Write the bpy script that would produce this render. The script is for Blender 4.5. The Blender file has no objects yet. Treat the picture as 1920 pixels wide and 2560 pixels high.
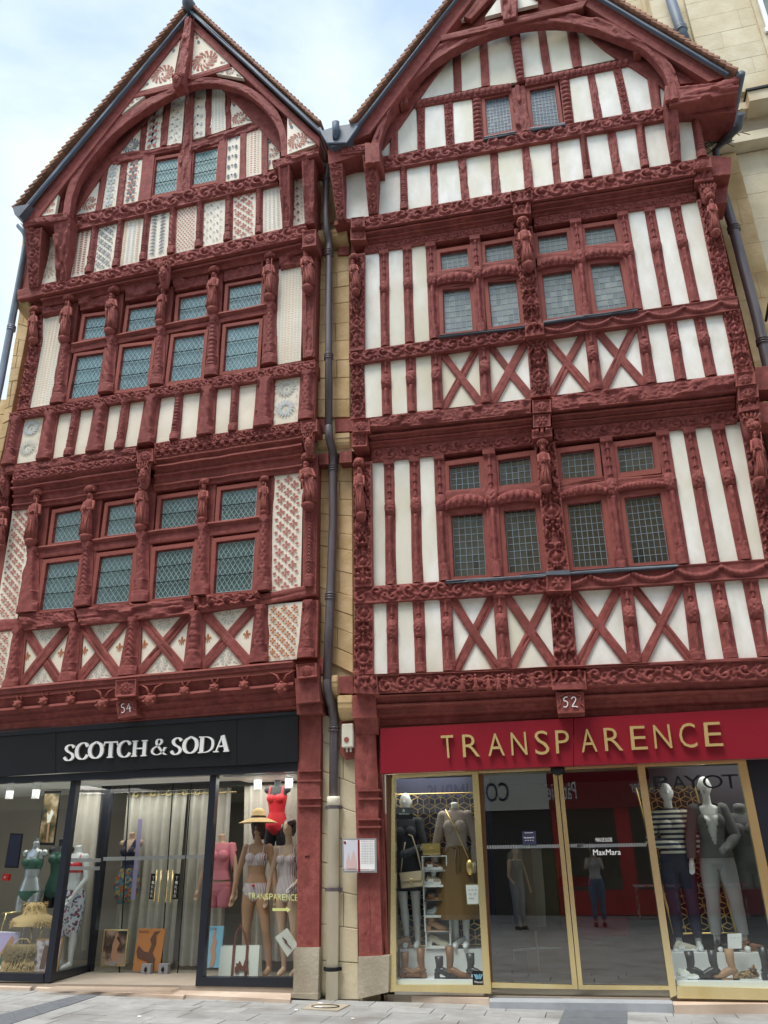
import bpy, bmesh, math, random
import numpy as np
from math import sin, cos, pi, radians, hypot, sqrt
from mathutils import Vector, Matrix
random.seed(4)
SC = bpy.context.scene
COL = SC.collection

# ------------------------------------------------------------------ camera, world, sun, exposure
CAM_D, CAM_H, FPX = 10.0, 1.5, 1989.5          # metres from the shop line, eye height, focal length in photo pixels
def cam_rows():
    yaw, pit, rol = -0.2225957, 0.4091373, 0.0221765
    cy, sy = cos(yaw), sin(yaw)
    f = np.array([sy*cos(pit), cy*cos(pit), sin(pit)]); r = np.array([cy, -sy, 0.0]); d = np.cross(f, r)
    return r*cos(rol)+d*sin(rol), -r*sin(rol)+d*cos(rol), f
CR, CDN, CF = cam_rows()
cam = bpy.data.objects.new('camera', bpy.data.cameras.new('camera')); COL.objects.link(cam)
cam.matrix_world = Matrix(((CR[0], -CDN[0], -CF[0], 0), (CR[1], -CDN[1], -CF[1], -CAM_D), (CR[2], -CDN[2], -CF[2], CAM_H), (0, 0, 0, 1)))
cam.data.sensor_fit = 'VERTICAL'; cam.data.sensor_height = 36; cam.data.lens = FPX/2560*36
cam.data.clip_start = 0.05; cam.data.clip_end = 2000
SC.camera = cam
SUN_EL, SUN_AZ = radians(66), radians(205)       # azimuth clockwise from +Y (into the facade)
w = bpy.data.worlds.new('World'); SC.world = w; w.use_nodes = True
nt = w.node_tree; nt.nodes.clear()
def wn(t, **k):
    n = nt.nodes.new(t)
    for a, b in k.items(): setattr(n, a, b)
    return n
sky = wn('ShaderNodeTexSky', sky_type='NISHITA', sun_disc=False, sun_elevation=SUN_EL, sun_rotation=SUN_AZ, altitude=50, air_density=1.0, dust_density=1.5, ozone_density=1.0)
bg = wn('ShaderNodeBackground'); bg.inputs['Strength'].default_value = 0.12
out = wn('ShaderNodeOutputWorld')
tc = wn('ShaderNodeTexCoord'); mp = wn('ShaderNodeMapping'); mp.inputs['Scale'].default_value = (1.0, 1.0, 2.4); mp.inputs['Location'].default_value = (2.3, .4, .7)
nz = wn('ShaderNodeTexNoise'); nz.inputs['Scale'].default_value = 2.3; nz.inputs['Detail'].default_value = 7; nz.inputs['Roughness'].default_value = .55; nz.inputs['Distortion'].default_value = .35
rp = wn('ShaderNodeValToRGB'); rp.color_ramp.elements[0].position = .40; rp.color_ramp.elements[0].color = (0.32, 0.32, 0.32, 1); rp.color_ramp.elements[1].position = .60; rp.color_ramp.elements[1].color = (1, 1, 1, 1)
mx = wn('ShaderNodeMix', data_type='RGBA'); mx.inputs['B'].default_value = (2.65, 3.0, 3.05, 1)
L = nt.links.new
L(tc.outputs['Generated'], mp.inputs['Vector']); L(mp.outputs['Vector'], nz.inputs['Vector']); L(nz.outputs['Fac'], rp.inputs['Fac'])
L(rp.outputs['Color'], mx.inputs['Factor']); L(sky.outputs['Color'], mx.inputs['A']); L(mx.outputs['Result'], bg.inputs['Color']); L(bg.outputs['Background'], out.inputs['Surface'])
sl = bpy.data.lights.new('sun', 'SUN'); sl.energy = 1.15; sl.angle = radians(24); sl.color = (1, .96, .9)
so = bpy.data.objects.new('sun', sl); COL.objects.link(so)
sd = Vector((sin(SUN_AZ)*cos(SUN_EL), cos(SUN_AZ)*cos(SUN_EL), sin(SUN_EL)))
so.rotation_euler = (-sd).to_track_quat('-Z', 'Y').to_euler(); so.location = (0, -5, 30)
SC.view_settings.view_transform = 'Standard'; SC.view_settings.look = 'None'; SC.view_settings.exposure = 1.62; SC.view_settings.gamma = 1

# ------------------------------------------------------------------ survey: a measured spot of the photo -> a point on the plane it stands in
CROP = dict(A=(0, 0, 2.0737), B=(800, 0, 2.0737), C=(1300, 0, 2.6758), D=(0, 600, 2.765), E=(400, 600, 2.765), F=(860, 600, 2.765), G=(1320, 600, 2.765),
            H=(0, 1200, 2.765), I=(400, 1200, 2.765), J=(860, 1200, 2.765), K=(1320, 1200, 2.765), L=(0, 1760, 2.765), M=(400, 1760, 2.765), N=(860, 1760, 2.765), O=(1320, 1760, 2.765))
def px(p):
    if len(p) == 2: return np.array(p, float)
    a, b, s = CROP[p[0]]; return np.array([a+p[1]/s, b+p[2]/s])
def at(p, d=0.0):
    """point (X, Z) where the sight line through photo spot p meets the vertical plane d metres in front of the shop line"""
    x, y = px(p); u, v = (x-960)/FPX, (y-1280)/FPX
    r = u*CR+v*CDN+CF; t = (CAM_D-d)/r[1]
    return np.array([t*r[0], CAM_H+t*r[2]])
def at3(p, d=0.0):
    q = at(p, d); return Vector((q[0], -d, q[1]))
def gz(x): return -0.013*(x-1.0)                # the street climbs a little to the left
def ground(p, z=None):
    """photo spot p on the pavement -> (X, d)"""
    x, y = px(p); r = (x-960)/FPX*CR+(y-1280)/FPX*CDN+CF; zz = 0.0
    for _ in range(4):
        t = ((gz(0) if z is None else z) + zz-CAM_H)/r[2]
        if z is None: zz = gz(t*r[0])-gz(0)
    return np.array([t*r[0], CAM_D-t*r[1]])
def yon(a, b, x):
    """spot on photo line a-b whose crop x is x[1] in crop x[0]"""
    pa, pb = px(a), px(b); X = CROP[x[0]][0]+x[1]/CROP[x[0]][2]
    return (X, pa[1]+(pb[1]-pa[1])*(X-pa[0])/(pb[0]-pa[0]))
def lint(a, b, c, d_):
    a, b, c, d_ = map(np.asarray, (a, b, c, d_)); M_ = np.array([b-a, -(d_-c)]).T; s = np.linalg.solve(M_, c-a); return a+(b-a)*s[0]

# ------------------------------------------------------------------ noise
def vn(x, y, sd=0):
    x = np.asarray(x, float); y = np.asarray(y, float); xi = np.floor(x); yi = np.floor(y); xf = x-xi; yf = y-yi
    h = lambda a, b: np.modf(np.abs(np.sin(a*127.1+b*311.7+sd*74.7+3.1)*43758.5453))[0]
    u = xf*xf*(3-2*xf); v = yf*yf*(3-2*yf)
    return (h(xi, yi)*(1-u)+h(xi+1, yi)*u)*(1-v)+(h(xi, yi+1)*(1-u)+h(xi+1, yi+1)*u)*v

# ------------------------------------------------------------------ objects
def tag(o, label=None, cat=None, group=None, kind=None):
    if label: o['label'] = label
    if cat: o['category'] = cat
    if group: o['group'] = group
    if kind: o['kind'] = kind
    return o
def empty(name, loc=(0, 0, 0), **k):
    o = bpy.data.objects.new(name, None); COL.objects.link(o); o.location = loc; o.empty_display_size = .1
    return tag(o, **k)
def link(name, me, parent=None, mat=None):
    o = bpy.data.objects.new(name, me); COL.objects.link(o)
    if parent is not None:
        o.parent = parent; o.matrix_parent_inverse = Matrix.Identity(4)
    if mat is not None and not me.materials: me.materials.append(mat)
    return o
def pm(name, verts, faces, parent=None, mat=None, smooth=False, off=None):
    """mesh from python lists/arrays, linked; vertices in world coordinates, made local to a parent standing at off"""
    me = bpy.data.meshes.new(name); v = np.asarray(verts, float).reshape(-1, 3)
    if parent is not None and off is None: off = tuple(parent_origin(parent))
    if off is not None: v = v-np.array(off)
    me.from_pydata(v.tolist(), [], [list(map(int, f)) for f in faces]); me.update()
    if smooth: me.polygons.foreach_set('use_smooth', [True]*len(me.polygons))
    return link(name, me, parent, mat)
def parent_origin(p):
    v = Vector((0, 0, 0))
    while p is not None: v = v+p.location; p = p.parent
    return v
class MB:
    def __init__(s): s.v = []; s.f = []
    def add(s, v, f):
        n = len(s.v); s.v += [tuple(q) for q in v]; s.f += [tuple(i+n for i in g) for g in f]; return s
    def box(s, x0, x1, y0, y1, z0, z1):
        return s.add([(x0, y0, z0), (x1, y0, z0), (x1, y1, z0), (x0, y1, z0), (x0, y0, z1), (x1, y0, z1), (x1, y1, z1), (x0, y1, z1)],
                     [(0, 1, 5, 4), (1, 2, 6, 5), (2, 3, 7, 6), (3, 0, 4, 7), (4, 5, 6, 7), (3, 2, 1, 0)])
    def prism(s, poly, y0, y1):
        """poly: (X,Z) points counter-clockwise seen from the street; y0 < y1"""
        n = len(poly)
        if sum(poly[i][0]*poly[(i+1) % n][1]-poly[(i+1) % n][0]*poly[i][1] for i in range(n)) < 0: poly = poly[::-1]
        v = [(a, y0, b) for a, b in poly]+[(a, y1, b) for a, b in poly]
        return s.add(v, [tuple(range(n)), tuple(range(2*n-1, n-1, -1))]+[(i, i+n, (i+1) % n+n, (i+1) % n) for i in range(n)])
    def tube(s, pts, r, n=8, cap=True):
        P = [Vector(p) for p in pts]; R_ = r if hasattr(r, '__len__') else [r]*len(P); b = len(s.v); last = None
        for i, p in enumerate(P):
            t = (P[min(i+1, len(P)-1)]-P[max(i-1, 0)]).normalized()
            a = (last-t*last.dot(t)) if last is not None else t.orthogonal()
            a.normalize(); last = a; c = t.cross(a)
            for k in range(n):
                an = 2*pi*k/n; s.v.append(tuple(p+(a*cos(an)+c*sin(an))*R_[i]))
        for i in range(len(P)-1):
            for k in range(n): s.f.append((b+i*n+k, b+i*n+(k+1) % n, b+(i+1)*n+(k+1) % n, b+(i+1)*n+k))
        if cap: s.f.append(tuple(b+k for k in range(n-1, -1, -1))); s.f.append(tuple(b+(len(P)-1)*n+k for k in range(n)))
        return s
    def ell(s, c, r, nu=10, nv=7):
        b = len(s.v)
        for j in range(nv+1):
            th = pi*j/nv
            for k in range(nu): a = 2*pi*k/nu; s.v.append((c[0]+r[0]*sin(th)*cos(a), c[1]+r[1]*sin(th)*sin(a), c[2]-r[2]*cos(th)))
        for j in range(nv):
            for k in range(nu): s.f.append((b+j*nu+k, b+j*nu+(k+1) % nu, b+(j+1)*nu+(k+1) % nu, b+(j+1)*nu+k))
        return s
    def loft(s, rings, n=20, cap=True):
        """rings: (cx, cy, z, rx, ry[, fold amplitude, folds])"""
        b = len(s.v)
        for q in rings:
            cx, cy, z, rx, ry = q[:5]; am, fo = (q[5], q[6]) if len(q) > 6 else (0, 1)
            for k in range(n): a = 2*pi*k/n; e = 1+am*sin(fo*a+z*3); s.v.append((cx+rx*cos(a)*e, cy+ry*sin(a)*e, z))
        m = len(rings)
        for i in range(m-1):
            for k in range(n): s.f.append((b+i*n+k, b+i*n+(k+1) % n, b+(i+1)*n+(k+1) % n, b+(i+1)*n+k))
        if cap: s.f.append(tuple(b+k for k in range(n-1, -1, -1))); s.f.append(tuple(b+(m-1)*n+k for k in range(n)))
        return s
    def build(s, name, mat, parent=None, smooth=False, kind=None):
        o = pm(name, s.v, s.f, parent, mat, smooth)
        if kind: o['kind'] = kind
        return o
def shade_auto(o, ang=40):
    bm = bmesh.new(); bm.from_mesh(o.data)
    for e in bm.edges:
        if len(e.link_faces) == 2 and e.calc_face_angle(0) > radians(ang): e.smooth = False
    for f in bm.faces: f.smooth = True
    bm.to_mesh(o.data); bm.free()

# ------------------------------------------------------------------ materials
def mat(name, col, rough=.7, metal=0, var=None, vscale=6, bump=0, bscale=30, spec=.5, stretch=None, col3=None, tint=None, detail=5, coat=0):
    m = bpy.data.materials.new(name); m.use_nodes = True; t = m.node_tree; b = t.nodes['Principled BSDF']
    b.inputs['Roughness'].default_value = rough; b.inputs['Metallic'].default_value = metal; b.inputs['Specular IOR Level'].default_value = spec
    b.inputs['Coat Weight'].default_value = coat
    b.inputs['Base Color'].default_value = (*col, 1); Lk = t.links.new
    if var or bump or col3 or tint:
        c = t.nodes.new('ShaderNodeTexCoord'); mp_ = t.nodes.new('ShaderNodeMapping'); Lk(c.outputs['Object'], mp_.inputs['Vector'])
        if stretch: mp_.inputs['Scale'].default_value = stretch
    last = None
    if var:
        n = t.nodes.new('ShaderNodeTexNoise'); n.inputs['Scale'].default_value = vscale; n.inputs['Detail'].default_value = detail; n.inputs['Roughness'].default_value = .62
        Lk(mp_.outputs['Vector'], n.inputs['Vector']); r = t.nodes.new('ShaderNodeValToRGB')
        r.color_ramp.elements[0].position = .32; r.color_ramp.elements[0].color = (*col, 1); r.color_ramp.elements[1].position = .68; r.color_ramp.elements[1].color = (*var, 1)
        Lk(n.outputs['Fac'], r.inputs['Fac']); last = r.outputs['Color']
    if col3:                                     # blotches of a third colour
        n3 = t.nodes.new('ShaderNodeTexNoise'); n3.inputs['Scale'].default_value = vscale*.23; n3.inputs['Detail'].default_value = 3
        Lk(mp_.outputs['Vector'], n3.inputs['Vector']); r3 = t.nodes.new('ShaderNodeMapRange'); r3.inputs['From Min'].default_value = .46; r3.inputs['From Max'].default_value = .72
        Lk(n3.outputs['Fac'], r3.inputs['Value']); m3 = t.nodes.new('ShaderNodeMix'); m3.data_type = 'RGBA'; m3.inputs['B'].default_value = (*col3, 1)
        if last: Lk(last, m3.inputs['A'])
        else: m3.inputs['A'].default_value = (*col, 1)
        Lk(r3.outputs['Result'], m3.inputs['Factor']); last = m3.outputs['Result']
    if name.startswith('red_'):                  # convex edges coloured lighter, to make the carving crisper
        g_ = t.nodes.new('ShaderNodeNewGeometry'); q_ = t.nodes.new('ShaderNodeMapRange'); q_.inputs['From Min'].default_value = .53; q_.inputs['From Max'].default_value = .60; Lk(g_.outputs['Pointiness'], q_.inputs['Value']); m4 = t.nodes.new('ShaderNodeMix'); m4.data_type = 'RGBA'; m4.inputs['B'].default_value = (.27, .075, .058, 1); Lk(last, m4.inputs['A']); Lk(q_.outputs['Result'], m4.inputs['Factor']); last = m4.outputs['Result']
    if tint:                                     # each piece its own slight shade
        oi = t.nodes.new('ShaderNodeObjectInfo'); r4 = t.nodes.new('ShaderNodeMapRange'); r4.inputs['To Min'].default_value = 1-tint; r4.inputs['To Max'].default_value = 1+tint
        Lk(oi.outputs['Random'], r4.inputs['Value']); h = t.nodes.new('ShaderNodeHueSaturation'); Lk(r4.outputs['Result'], h.inputs['Value'])
        if last: Lk(last, h.inputs['Color'])
        else: h.inputs['Color'].default_value = (*col, 1)
        last = h.outputs['Color']
    if last: Lk(last, b.inputs['Base Color'])
    if bump:
        n2 = t.nodes.new('ShaderNodeTexNoise'); n2.inputs['Scale'].default_value = bscale; n2.inputs['Detail'].default_value = 6; Lk(mp_.outputs['Vector'], n2.inputs['Vector'])
        bp = t.nodes.new('ShaderNodeBump'); bp.inputs['Strength'].default_value = bump; bp.inputs['Distance'].default_value = .01
        Lk(n2.outputs['Fac'], bp.inputs['Height']); Lk(bp.outputs['Normal'], b.inputs['Normal'])
    return m
M = {}
M['timber'] = mat('red_timber', (.170, .037, .034), .74, spec=.3, var=(.295, .082, .070), vscale=12, bump=.5, bscale=45, tint=.10, col3=(.16, .040, .032))
M['carved'] = mat('red_carving', (.155, .033, .031), .74, spec=.3, var=(.275, .075, .065), vscale=9, bump=.45, bscale=60, tint=.08)
M['plasterL'] = mat('cream_plaster', (.78, .72, .61), .85, var=(.86, .80, .69), vscale=3.5, bump=.25, bscale=18, tint=.03, col3=(.70, .63, .50))
M['plasterR'] = mat('white_plaster', (.69, .68, .60), .85, var=(.88, .88, .85), vscale=4, bump=.5, bscale=9, tint=.05, col3=(.66, .62, .48), stretch=(1, 1, .45))
M['printR'] = mat('print_red', (.40, .15, .12), .9, var=(.42, .15, .12), vscale=8)
M['printB'] = mat('print_slate', (.15, .18, .22), .9, var=(.2, .22, .26), vscale=8)
M['printG'] = mat('print_grey', (.50, .51, .46), .9)
M['printT'] = mat('print_tan', (.56, .42, .31), .9)
M['printP'] = mat('print_pale_blue', (.50, .54, .55), .9)
M['printO'] = mat('print_orange', (.42, .14, .045), .8)
M['stoneY'] = mat('yellow_limestone', (.50, .35, .17), .85, var=(.66, .49, .28), vscale=5, bump=.5, bscale=22, tint=.07, col3=(.36, .24, .10))
M['stoneP'] = mat('pale_limestone', (.56, .49, .34), .85, var=(.66, .60, .45), vscale=4, bump=.4, bscale=25, tint=.05, col3=(.50, .41, .25))
M['stoneG'] = mat('plinth_stone', (.36, .31, .23), .85, var=(.47, .42, .33), vscale=6, bump=.6, bscale=28, tint=.08, col3=(.26, .22, .16))
M['mortar'] = mat('mortar', (.46, .38, .24), .95)
M['lead'] = mat('lead_sheet', (.08, .095, .12), .55, metal=.2, var=(.12, .14, .17), vscale=5)
M['zinc'] = mat('zinc_strip', (.07, .10, .145), .6, metal=.0, var=(.10, .135, .19), vscale=3)
M['came'] = mat('lead_came', (.30, .40, .42), .5, metal=.2)
M['came2'] = mat('lead_came_grey', (.19, .235, .275), .5, metal=.3)
M['iron'] = mat('black_iron', (.015, .016, .02), .5, metal=.5)
M['pipe'] = mat('brown_pipe', (.10, .082, .09), .42, metal=.2, var=(.14, .12, .13), vscale=4, stretch=(3, 3, .6))
M['pipeZ'] = mat('grey_pipe', (.20, .23, .28), .45, metal=.5, var=(.25, .29, .34), vscale=3)
M['pipeC'] = mat('cream_pipe', (.88, .80, .62), .45, var=(.92, .86, .70), vscale=5, stretch=(2, 2, .5), col3=(.78, .69, .50))
M['tile'] = mat('clay_tile', (.24, .125, .085), .85, var=(.33, .17, .11), vscale=12, bump=.4, bscale=40, tint=.22)
M['slate'] = mat('dark_navy_metal', (.009, .011, .019), .35, var=(.013, .016, .026), vscale=2)
M['fascia'] = mat('black_fascia', (.008, .009, .013), .32, spec=.5)
M['redsign'] = mat('crimson_sign', (.22, .003, .015), .45, spec=.4)
M['gold'] = mat('gold_mirror', (1.0, .76, .36), .18, metal=.72)
M['brass'] = mat('brushed_brass', (.80, .64, .30), .2, metal=.8, var=(.88, .75, .42), vscale=3, stretch=(1, 1, .1))
M['bronze'] = mat('bronze_frame', (.20, .11, .06), .3, metal=.8)
M['white'] = mat('white_enamel', (.80, .80, .80), .4)
M['letterside'] = mat('letter_side', (.35, .30, .24), .5)
M['pave'] = mat('granite_slab', (.29, .29, .285), .8, var=(.36, .36, .35), vscale=9, bump=.3, bscale=60, tint=.12, col3=(.22, .21, .195))
M['paveD'] = mat('dark_granite', (.11, .12, .135), .75, var=(.15, .16, .175), vscale=9, bump=.3, bscale=60, tint=.05)
M['step'] = mat('blue_grey_step', (.30, .32, .35), .6, var=(.37, .39, .42), vscale=5)
M['sill'] = mat('pink_stone_sill', (.55, .43, .34), .7, var=(.64, .53, .43), vscale=6, bump=.2, col3=(.45, .34, .26))
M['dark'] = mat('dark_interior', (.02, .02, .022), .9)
M['floor_in'] = mat('shop_floor', (.30, .25, .20), .5, var=(.36, .31, .25), vscale=3)
M['beige'] = mat('beige_wall', (.30, .275, .235), .9, var=(.34, .315, .27), vscale=1.5)
M['curtain'] = mat('linen_curtain', (.50, .47, .41), .9, var=(.56, .53, .47), vscale=8, bump=.3, bscale=120)
M['ceil'] = mat('shop_ceiling', (.75, .77, .75), .8)
M['redpaint'] = mat('alarm_red', (.55, .02, .02), .4)
M['cream'] = mat('cream_casing', (.62, .60, .50), .5)
M['green_plant'] = mat('weed_leaf', (.05, .10, .03), .7)
def glass(name, tintc, ior, base=.0):
    m = bpy.data.materials.new(name); m.use_nodes = True; t = m.node_tree; t.nodes.clear()
    o = t.nodes.new('ShaderNodeOutputMaterial'); a = t.nodes.new('ShaderNodeBsdfTransparent'); g = t.nodes.new('ShaderNodeBsdfGlossy'); f = t.nodes.new('ShaderNodeFresnel'); x = t.nodes.new('ShaderNodeMixShader')
    a.inputs['Color'].default_value = (*tintc, 1); g.inputs['Roughness'].default_value = .0; g.inputs['Color'].default_value = (1, 1, 1, 1); f.inputs['IOR'].default_value = ior
    ge = t.nodes.new('ShaderNodeNewGeometry'); s1 = t.nodes.new('ShaderNodeMath'); s1.operation = 'MULTIPLY_ADD'; s1.inputs[1].default_value = -2; s1.inputs[2].default_value = 1; pw = t.nodes.new('ShaderNodeMath'); pw.operation = 'POWER'; pw.inputs[0].default_value = ior
    t.links.new(ge.outputs['Backfacing'], s1.inputs[0]); t.links.new(s1.outputs[0], pw.inputs[1]); t.links.new(pw.outputs[0], f.inputs['IOR'])      # same reflection from both sides
    t.links.new(f.outputs['Fac'], x.inputs['Fac']); t.links.new(a.outputs[0], x.inputs[1]); t.links.new(g.outputs[0], x.inputs[2]); t.links.new(x.outputs[0], o.inputs['Surface'])
    return m
M['shopglass'] = glass('shop_glass', (.88, .93, .92), 1.55)
M['shopglass2'] = glass('shop_glass_right', (.84, .90, .89), 1.8)
M['doorglass'] = glass('door_glass', (.55, .60, .60), 2.4)
def leaded(name, c1, c2, rough, refl, tintv):
    """old leaded glass in front of a dark room: opaque body colour under a strong clear reflection, each pane its own shade"""
    m = mat(name, c1, .25, spec=.5, var=c2, vscale=2.5, tint=tintv, coat=0); t = m.node_tree; b = t.nodes['Principled BSDF']; out_ = t.nodes['Material Output']
    g = t.nodes.new('ShaderNodeBsdfGlossy'); g.inputs['Roughness'].default_value = rough; g.inputs['Color'].default_value = refl
    f = t.nodes.new('ShaderNodeFresnel'); f.inputs['IOR'].default_value = 1.8; x = t.nodes.new('ShaderNodeMixShader')
    t.links.new(f.outputs[0], x.inputs[0]); t.links.new(b.outputs[0], x.inputs[1]); t.links.new(g.outputs[0], x.inputs[2]); t.links.new(x.outputs[0], out_.inputs['Surface'])
    return m
M['paneL'] = leaded('green_leaded_glass', (.05, .115, .115), (.085, .17, .165), .08, (.42, .55, .55, 1), .35)
M['paneL1'] = leaded('dark_green_leaded_glass', (.025, .055, .055), (.045, .085, .08), .08, (.5, .65, .65, 1), .35)
M['paneR'] = leaded('grey_leaded_glass', (.13, .155, .15), (.22, .245, .22), .05, (.50, .55, .57, 1), .30)
M['paneR1'] = leaded('dark_leaded_glass', (.022, .026, .026), (.05, .052, .042), .05, (.8, .88, .9, 1), .35)
M['paneC2'] = leaded('checker_glass_blue', (.06, .09, .15), (.09, .13, .19), .05, (.35, .38, .40, 1), .2)
M['paneC'] = leaded('checker_glass', (.17, .21, .20), (.24, .27, .22), .05, (.35, .38, .40, 1), .6)
# ------------------------------------------------------------------ carved timber: every post, rail and brace is a relief surface on a solid beam
def clip01(a): return np.clip(a, 0, 1)
def ss(a, b, x): t = clip01((x-a)/(b-a)); return t*t*(3-2*t)
def pat_plain(s, t, w, L, sd):
    h = .008*(vn(s*38, t*2.4, sd)-.5)+.006*(vn(s*110, t*5, sd+5)-.5)+.006*(vn(s*6, t*1.7, sd+7)-.5)
    cr = np.abs(s-w*.35*(vn(t*1.3, t*0, sd+9)-.5)*2)
    return h-.022*np.exp(-(cr/.007)**2)*(vn(t*1.7, t*0+3, sd+2) > .55)
def pat_arab(s, t, w, L, sd):
    """mirrored grotesque: candelabra stem, tendrils, medallions"""
    k = w/.24; m = np.abs(s)/w*2; q = t/w
    n = vnoise2(m*2.4+sd*3.3, q*2.4, sd); n2 = vnoise2(m*4.4+5, q*4.6, sd+3)
    h = .040*ss(.15, .75, 1-np.abs(2*n-1)*3.6)+.022*ss(.1, .7, 1-np.abs(2*n2-1)*3.6)
    per = 2.3; c = (np.mod(q+sd*.7, per)-per/2); r = np.hypot(m*.5, c)
    h = np.where(r < .44, .030*np.exp(-((r-.36)/.05)**2)+.03*clip01(1-(r/.2)**2)+.01*np.abs(np.sin(6*np.arctan2(c, m+.01)))*(r < .3), h)
    h = h+.022*np.exp(-(m/.10)**2)
    h = h*ss(.97, .86, m)
    h = np.where(m > .90, .016, h)
    e = np.minimum(t, L-t); return k*np.where(e < .05*k, .022, h)
def vnoise2(x, y, sd): return .7*vn(x, y, sd)+.3*vn(x*2.1, y*2.1, sd+11)
def colprof(tt, kind):
    base = np.where(tt < .10, .98, np.where(tt < .16, .86, np.where(tt < .30, .72, np.where(tt < .315, .84, .62))))
    r = np.where(tt > .93, .92, np.where(tt > .90, .78, np.where(tt > .885, .66, base)))
    if kind == 'thin': r = np.where((tt > .56) & (tt < .60), .74, r)
    return r
def mkcol(kind):
    def f(s, t, w, L, sd):
        tt = t/L; rr = colprof(tt, 'thin' if kind in ('rings', 'thin') else '')*w/2; core = np.sqrt(clip01(1-(s/np.maximum(rr, 1e-4))**2))*rr*.85
        a = np.arcsin(np.clip(s/np.maximum(rr, 1e-4), -1, 1)); z = t/w*3.2; mid = (tt > .17) & (tt < .87)
        if kind == 'twist': p = np.abs(np.sin(a*1.6+z*1.1))
        elif kind == 'scale': p = np.maximum(np.abs(np.sin(a*2.6+z*1.6)), np.abs(np.sin(a*2.6-z*1.6)))
        elif kind == 'leaf': p = 1-np.mod(z*.9+np.abs(a)*.8, 1)
        elif kind == 'rings': p = np.abs(np.sin(z*2.4))*.8+.3*np.abs(np.sin(a*3))
        elif kind == 'flute': p = np.abs(np.cos(a*4))*(.6+.4*vn(a*4, z*2, sd))
        else: p = vnoise2(a*3, z*2.2, sd)*1.3
        cap = (tt > .86)*.012*np.abs(np.sin(a*4+z*3))*(w/.12)
        h = core+mid*(.012+.02*w)*p*(core > .004)+cap+.006*(vn(s*60, t*9, sd)-.5)+.004*vn(s*25, t*2, sd)
        h = np.where(tt < .14, h*.55+.025+.010*(vn(s*70, t*12, sd)), h)
        return h
    return f
def pat_cand(s, t, w, L, sd):
    """thin stud: drops of husks above, a head at mid height, leafy shaft below"""
    tt = t/L; c = np.abs(s)/w*2; z = t/w
    r = np.where(tt < .08, .9, np.where(tt < .13, .75, .42+.05*np.sin(z*4))); shaft = np.sqrt(clip01(1-(c/r)**2))*w*.30
    husk = np.sqrt(clip01(1-(c/(.30*(1-np.mod(z*1.2, 1))+.08))**2))*w*.16
    hd = np.hypot(c*.9, (tt-.60)*L/w*1.1); head = np.sqrt(clip01(1-(hd/.95)**2))*w*.34+(hd < 1)*w*.10*vn(s*80/w*.1, t*60/w*.1, sd)
    h = np.where(tt > .64, husk, shaft+w*.09*vnoise2(c*3, z*3, sd)*(c < r)); h = np.where(hd < 1, head, h)
    return np.where(tt > .955, w*.20, h)+.004*(vn(s*60, t*8, sd)-.5)
def pat_vine(s, t, w, L, sd, flat=.9):
    per = w*1.9; k = w/.22; ph = t/per*2*pi+sd; cen = .20*w*np.sin(ph)
    stem = np.exp(-((s-cen)/(.055*w))**2)
    i = np.floor(t/(per/2)); tc_ = (i+.5)*per/2; jit = vn(i*3.7, i*0+sd, 3)-.5
    side = np.where(np.mod(i, 2) < .5, 1, -1)*(1 if int(sd) % 2 else -1); x = t-tc_-jit*.1*w; y = s+side*.10*w
    r = np.hypot(x, y)/w; th = np.arctan2(y, x)*side
    spi = np.sin(th+r*15+jit*5); roll = ss(.05, .6, spi)*ss(.44, .36, r)
    leaf = clip01(1-np.abs(2*vnoise2(t/w*3.6+sd, s/w*3.6, sd)-1)*2.6)*ss(.30, .38, r)
    bud = np.sqrt(clip01(1-(r/.12)**2))
    h = .030*k*np.maximum(np.maximum(roll, stem*.8), np.maximum(leaf*.8, bud*1.2))
    e = w/2-np.abs(s); h = h*ss(.02, .12, e/w)
    return np.where(e < .045*w+.003, .014*k, h)
def pat_twig(s, t, w, L, sd):
    """eroded beast-and-branch carving"""
    k = w/.22; n = vn(t/w*1.5+sd, s/w*2.2, sd); n2 = vnoise2(t/w*4+3, s/w*5, sd+1)
    h = .040*ss(.45, .62, n)*(.6+.5*n2)+.012*clip01(1-np.abs(2*n2-1)*3); e = w/2-np.abs(s)
    return k*h*ss(0, .14, e/w)+.012*k*(e < .05*w)
def pat_garland(s, t, w, L, sd):
    per = w*2.2; x = np.mod(t, per)/per*2-1; y = (s/w)-(x*x-.5)*.42; k = w/.2
    g = np.sqrt(clip01(1-(y/.17)**2))*(.75+.25*np.abs(np.sin(x*13)))*(np.abs(x) < .88); b = np.sqrt(clip01(1-(np.hypot((np.abs(x)-1)*per/2/w, s/w-.2)/.15)**2)); e = w/2-np.abs(s)
    return k*np.maximum(.034*g, .03*b)+.012*k*(e < .06*w)
def pat_beads(s, t, w, L, sd):
    per = w*.62; x = (np.mod(t, per)/per*2-1)*.5; r = np.hypot(x, s/w*1.05); k = w/.18
    return k*(.040*np.sqrt(clip01(1-(r/.46)**2))+.008*vn(t*50, s*50, sd))
def pat_rosette(s, t, w, L, sd):
    y = (t-L/2); r = np.hypot(s, y)/min(w, L)*2; th = np.arctan2(y, s)
    h = .028*np.abs(np.cos(th*(3+int(sd) % 3)))*ss(.85, .6, r)*ss(.1, .3, r)+.03*np.sqrt(clip01(1-(r/.2)**2)); m = np.maximum(np.abs(s)/w, np.abs(y)/L)*2
    return np.where(m > .86, .022, h)*min(w, L)/.24
def pat_beast(s, t, w, L, sd): return pat_arab(s, t, w, L*1.0+10, sd)*.9
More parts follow.
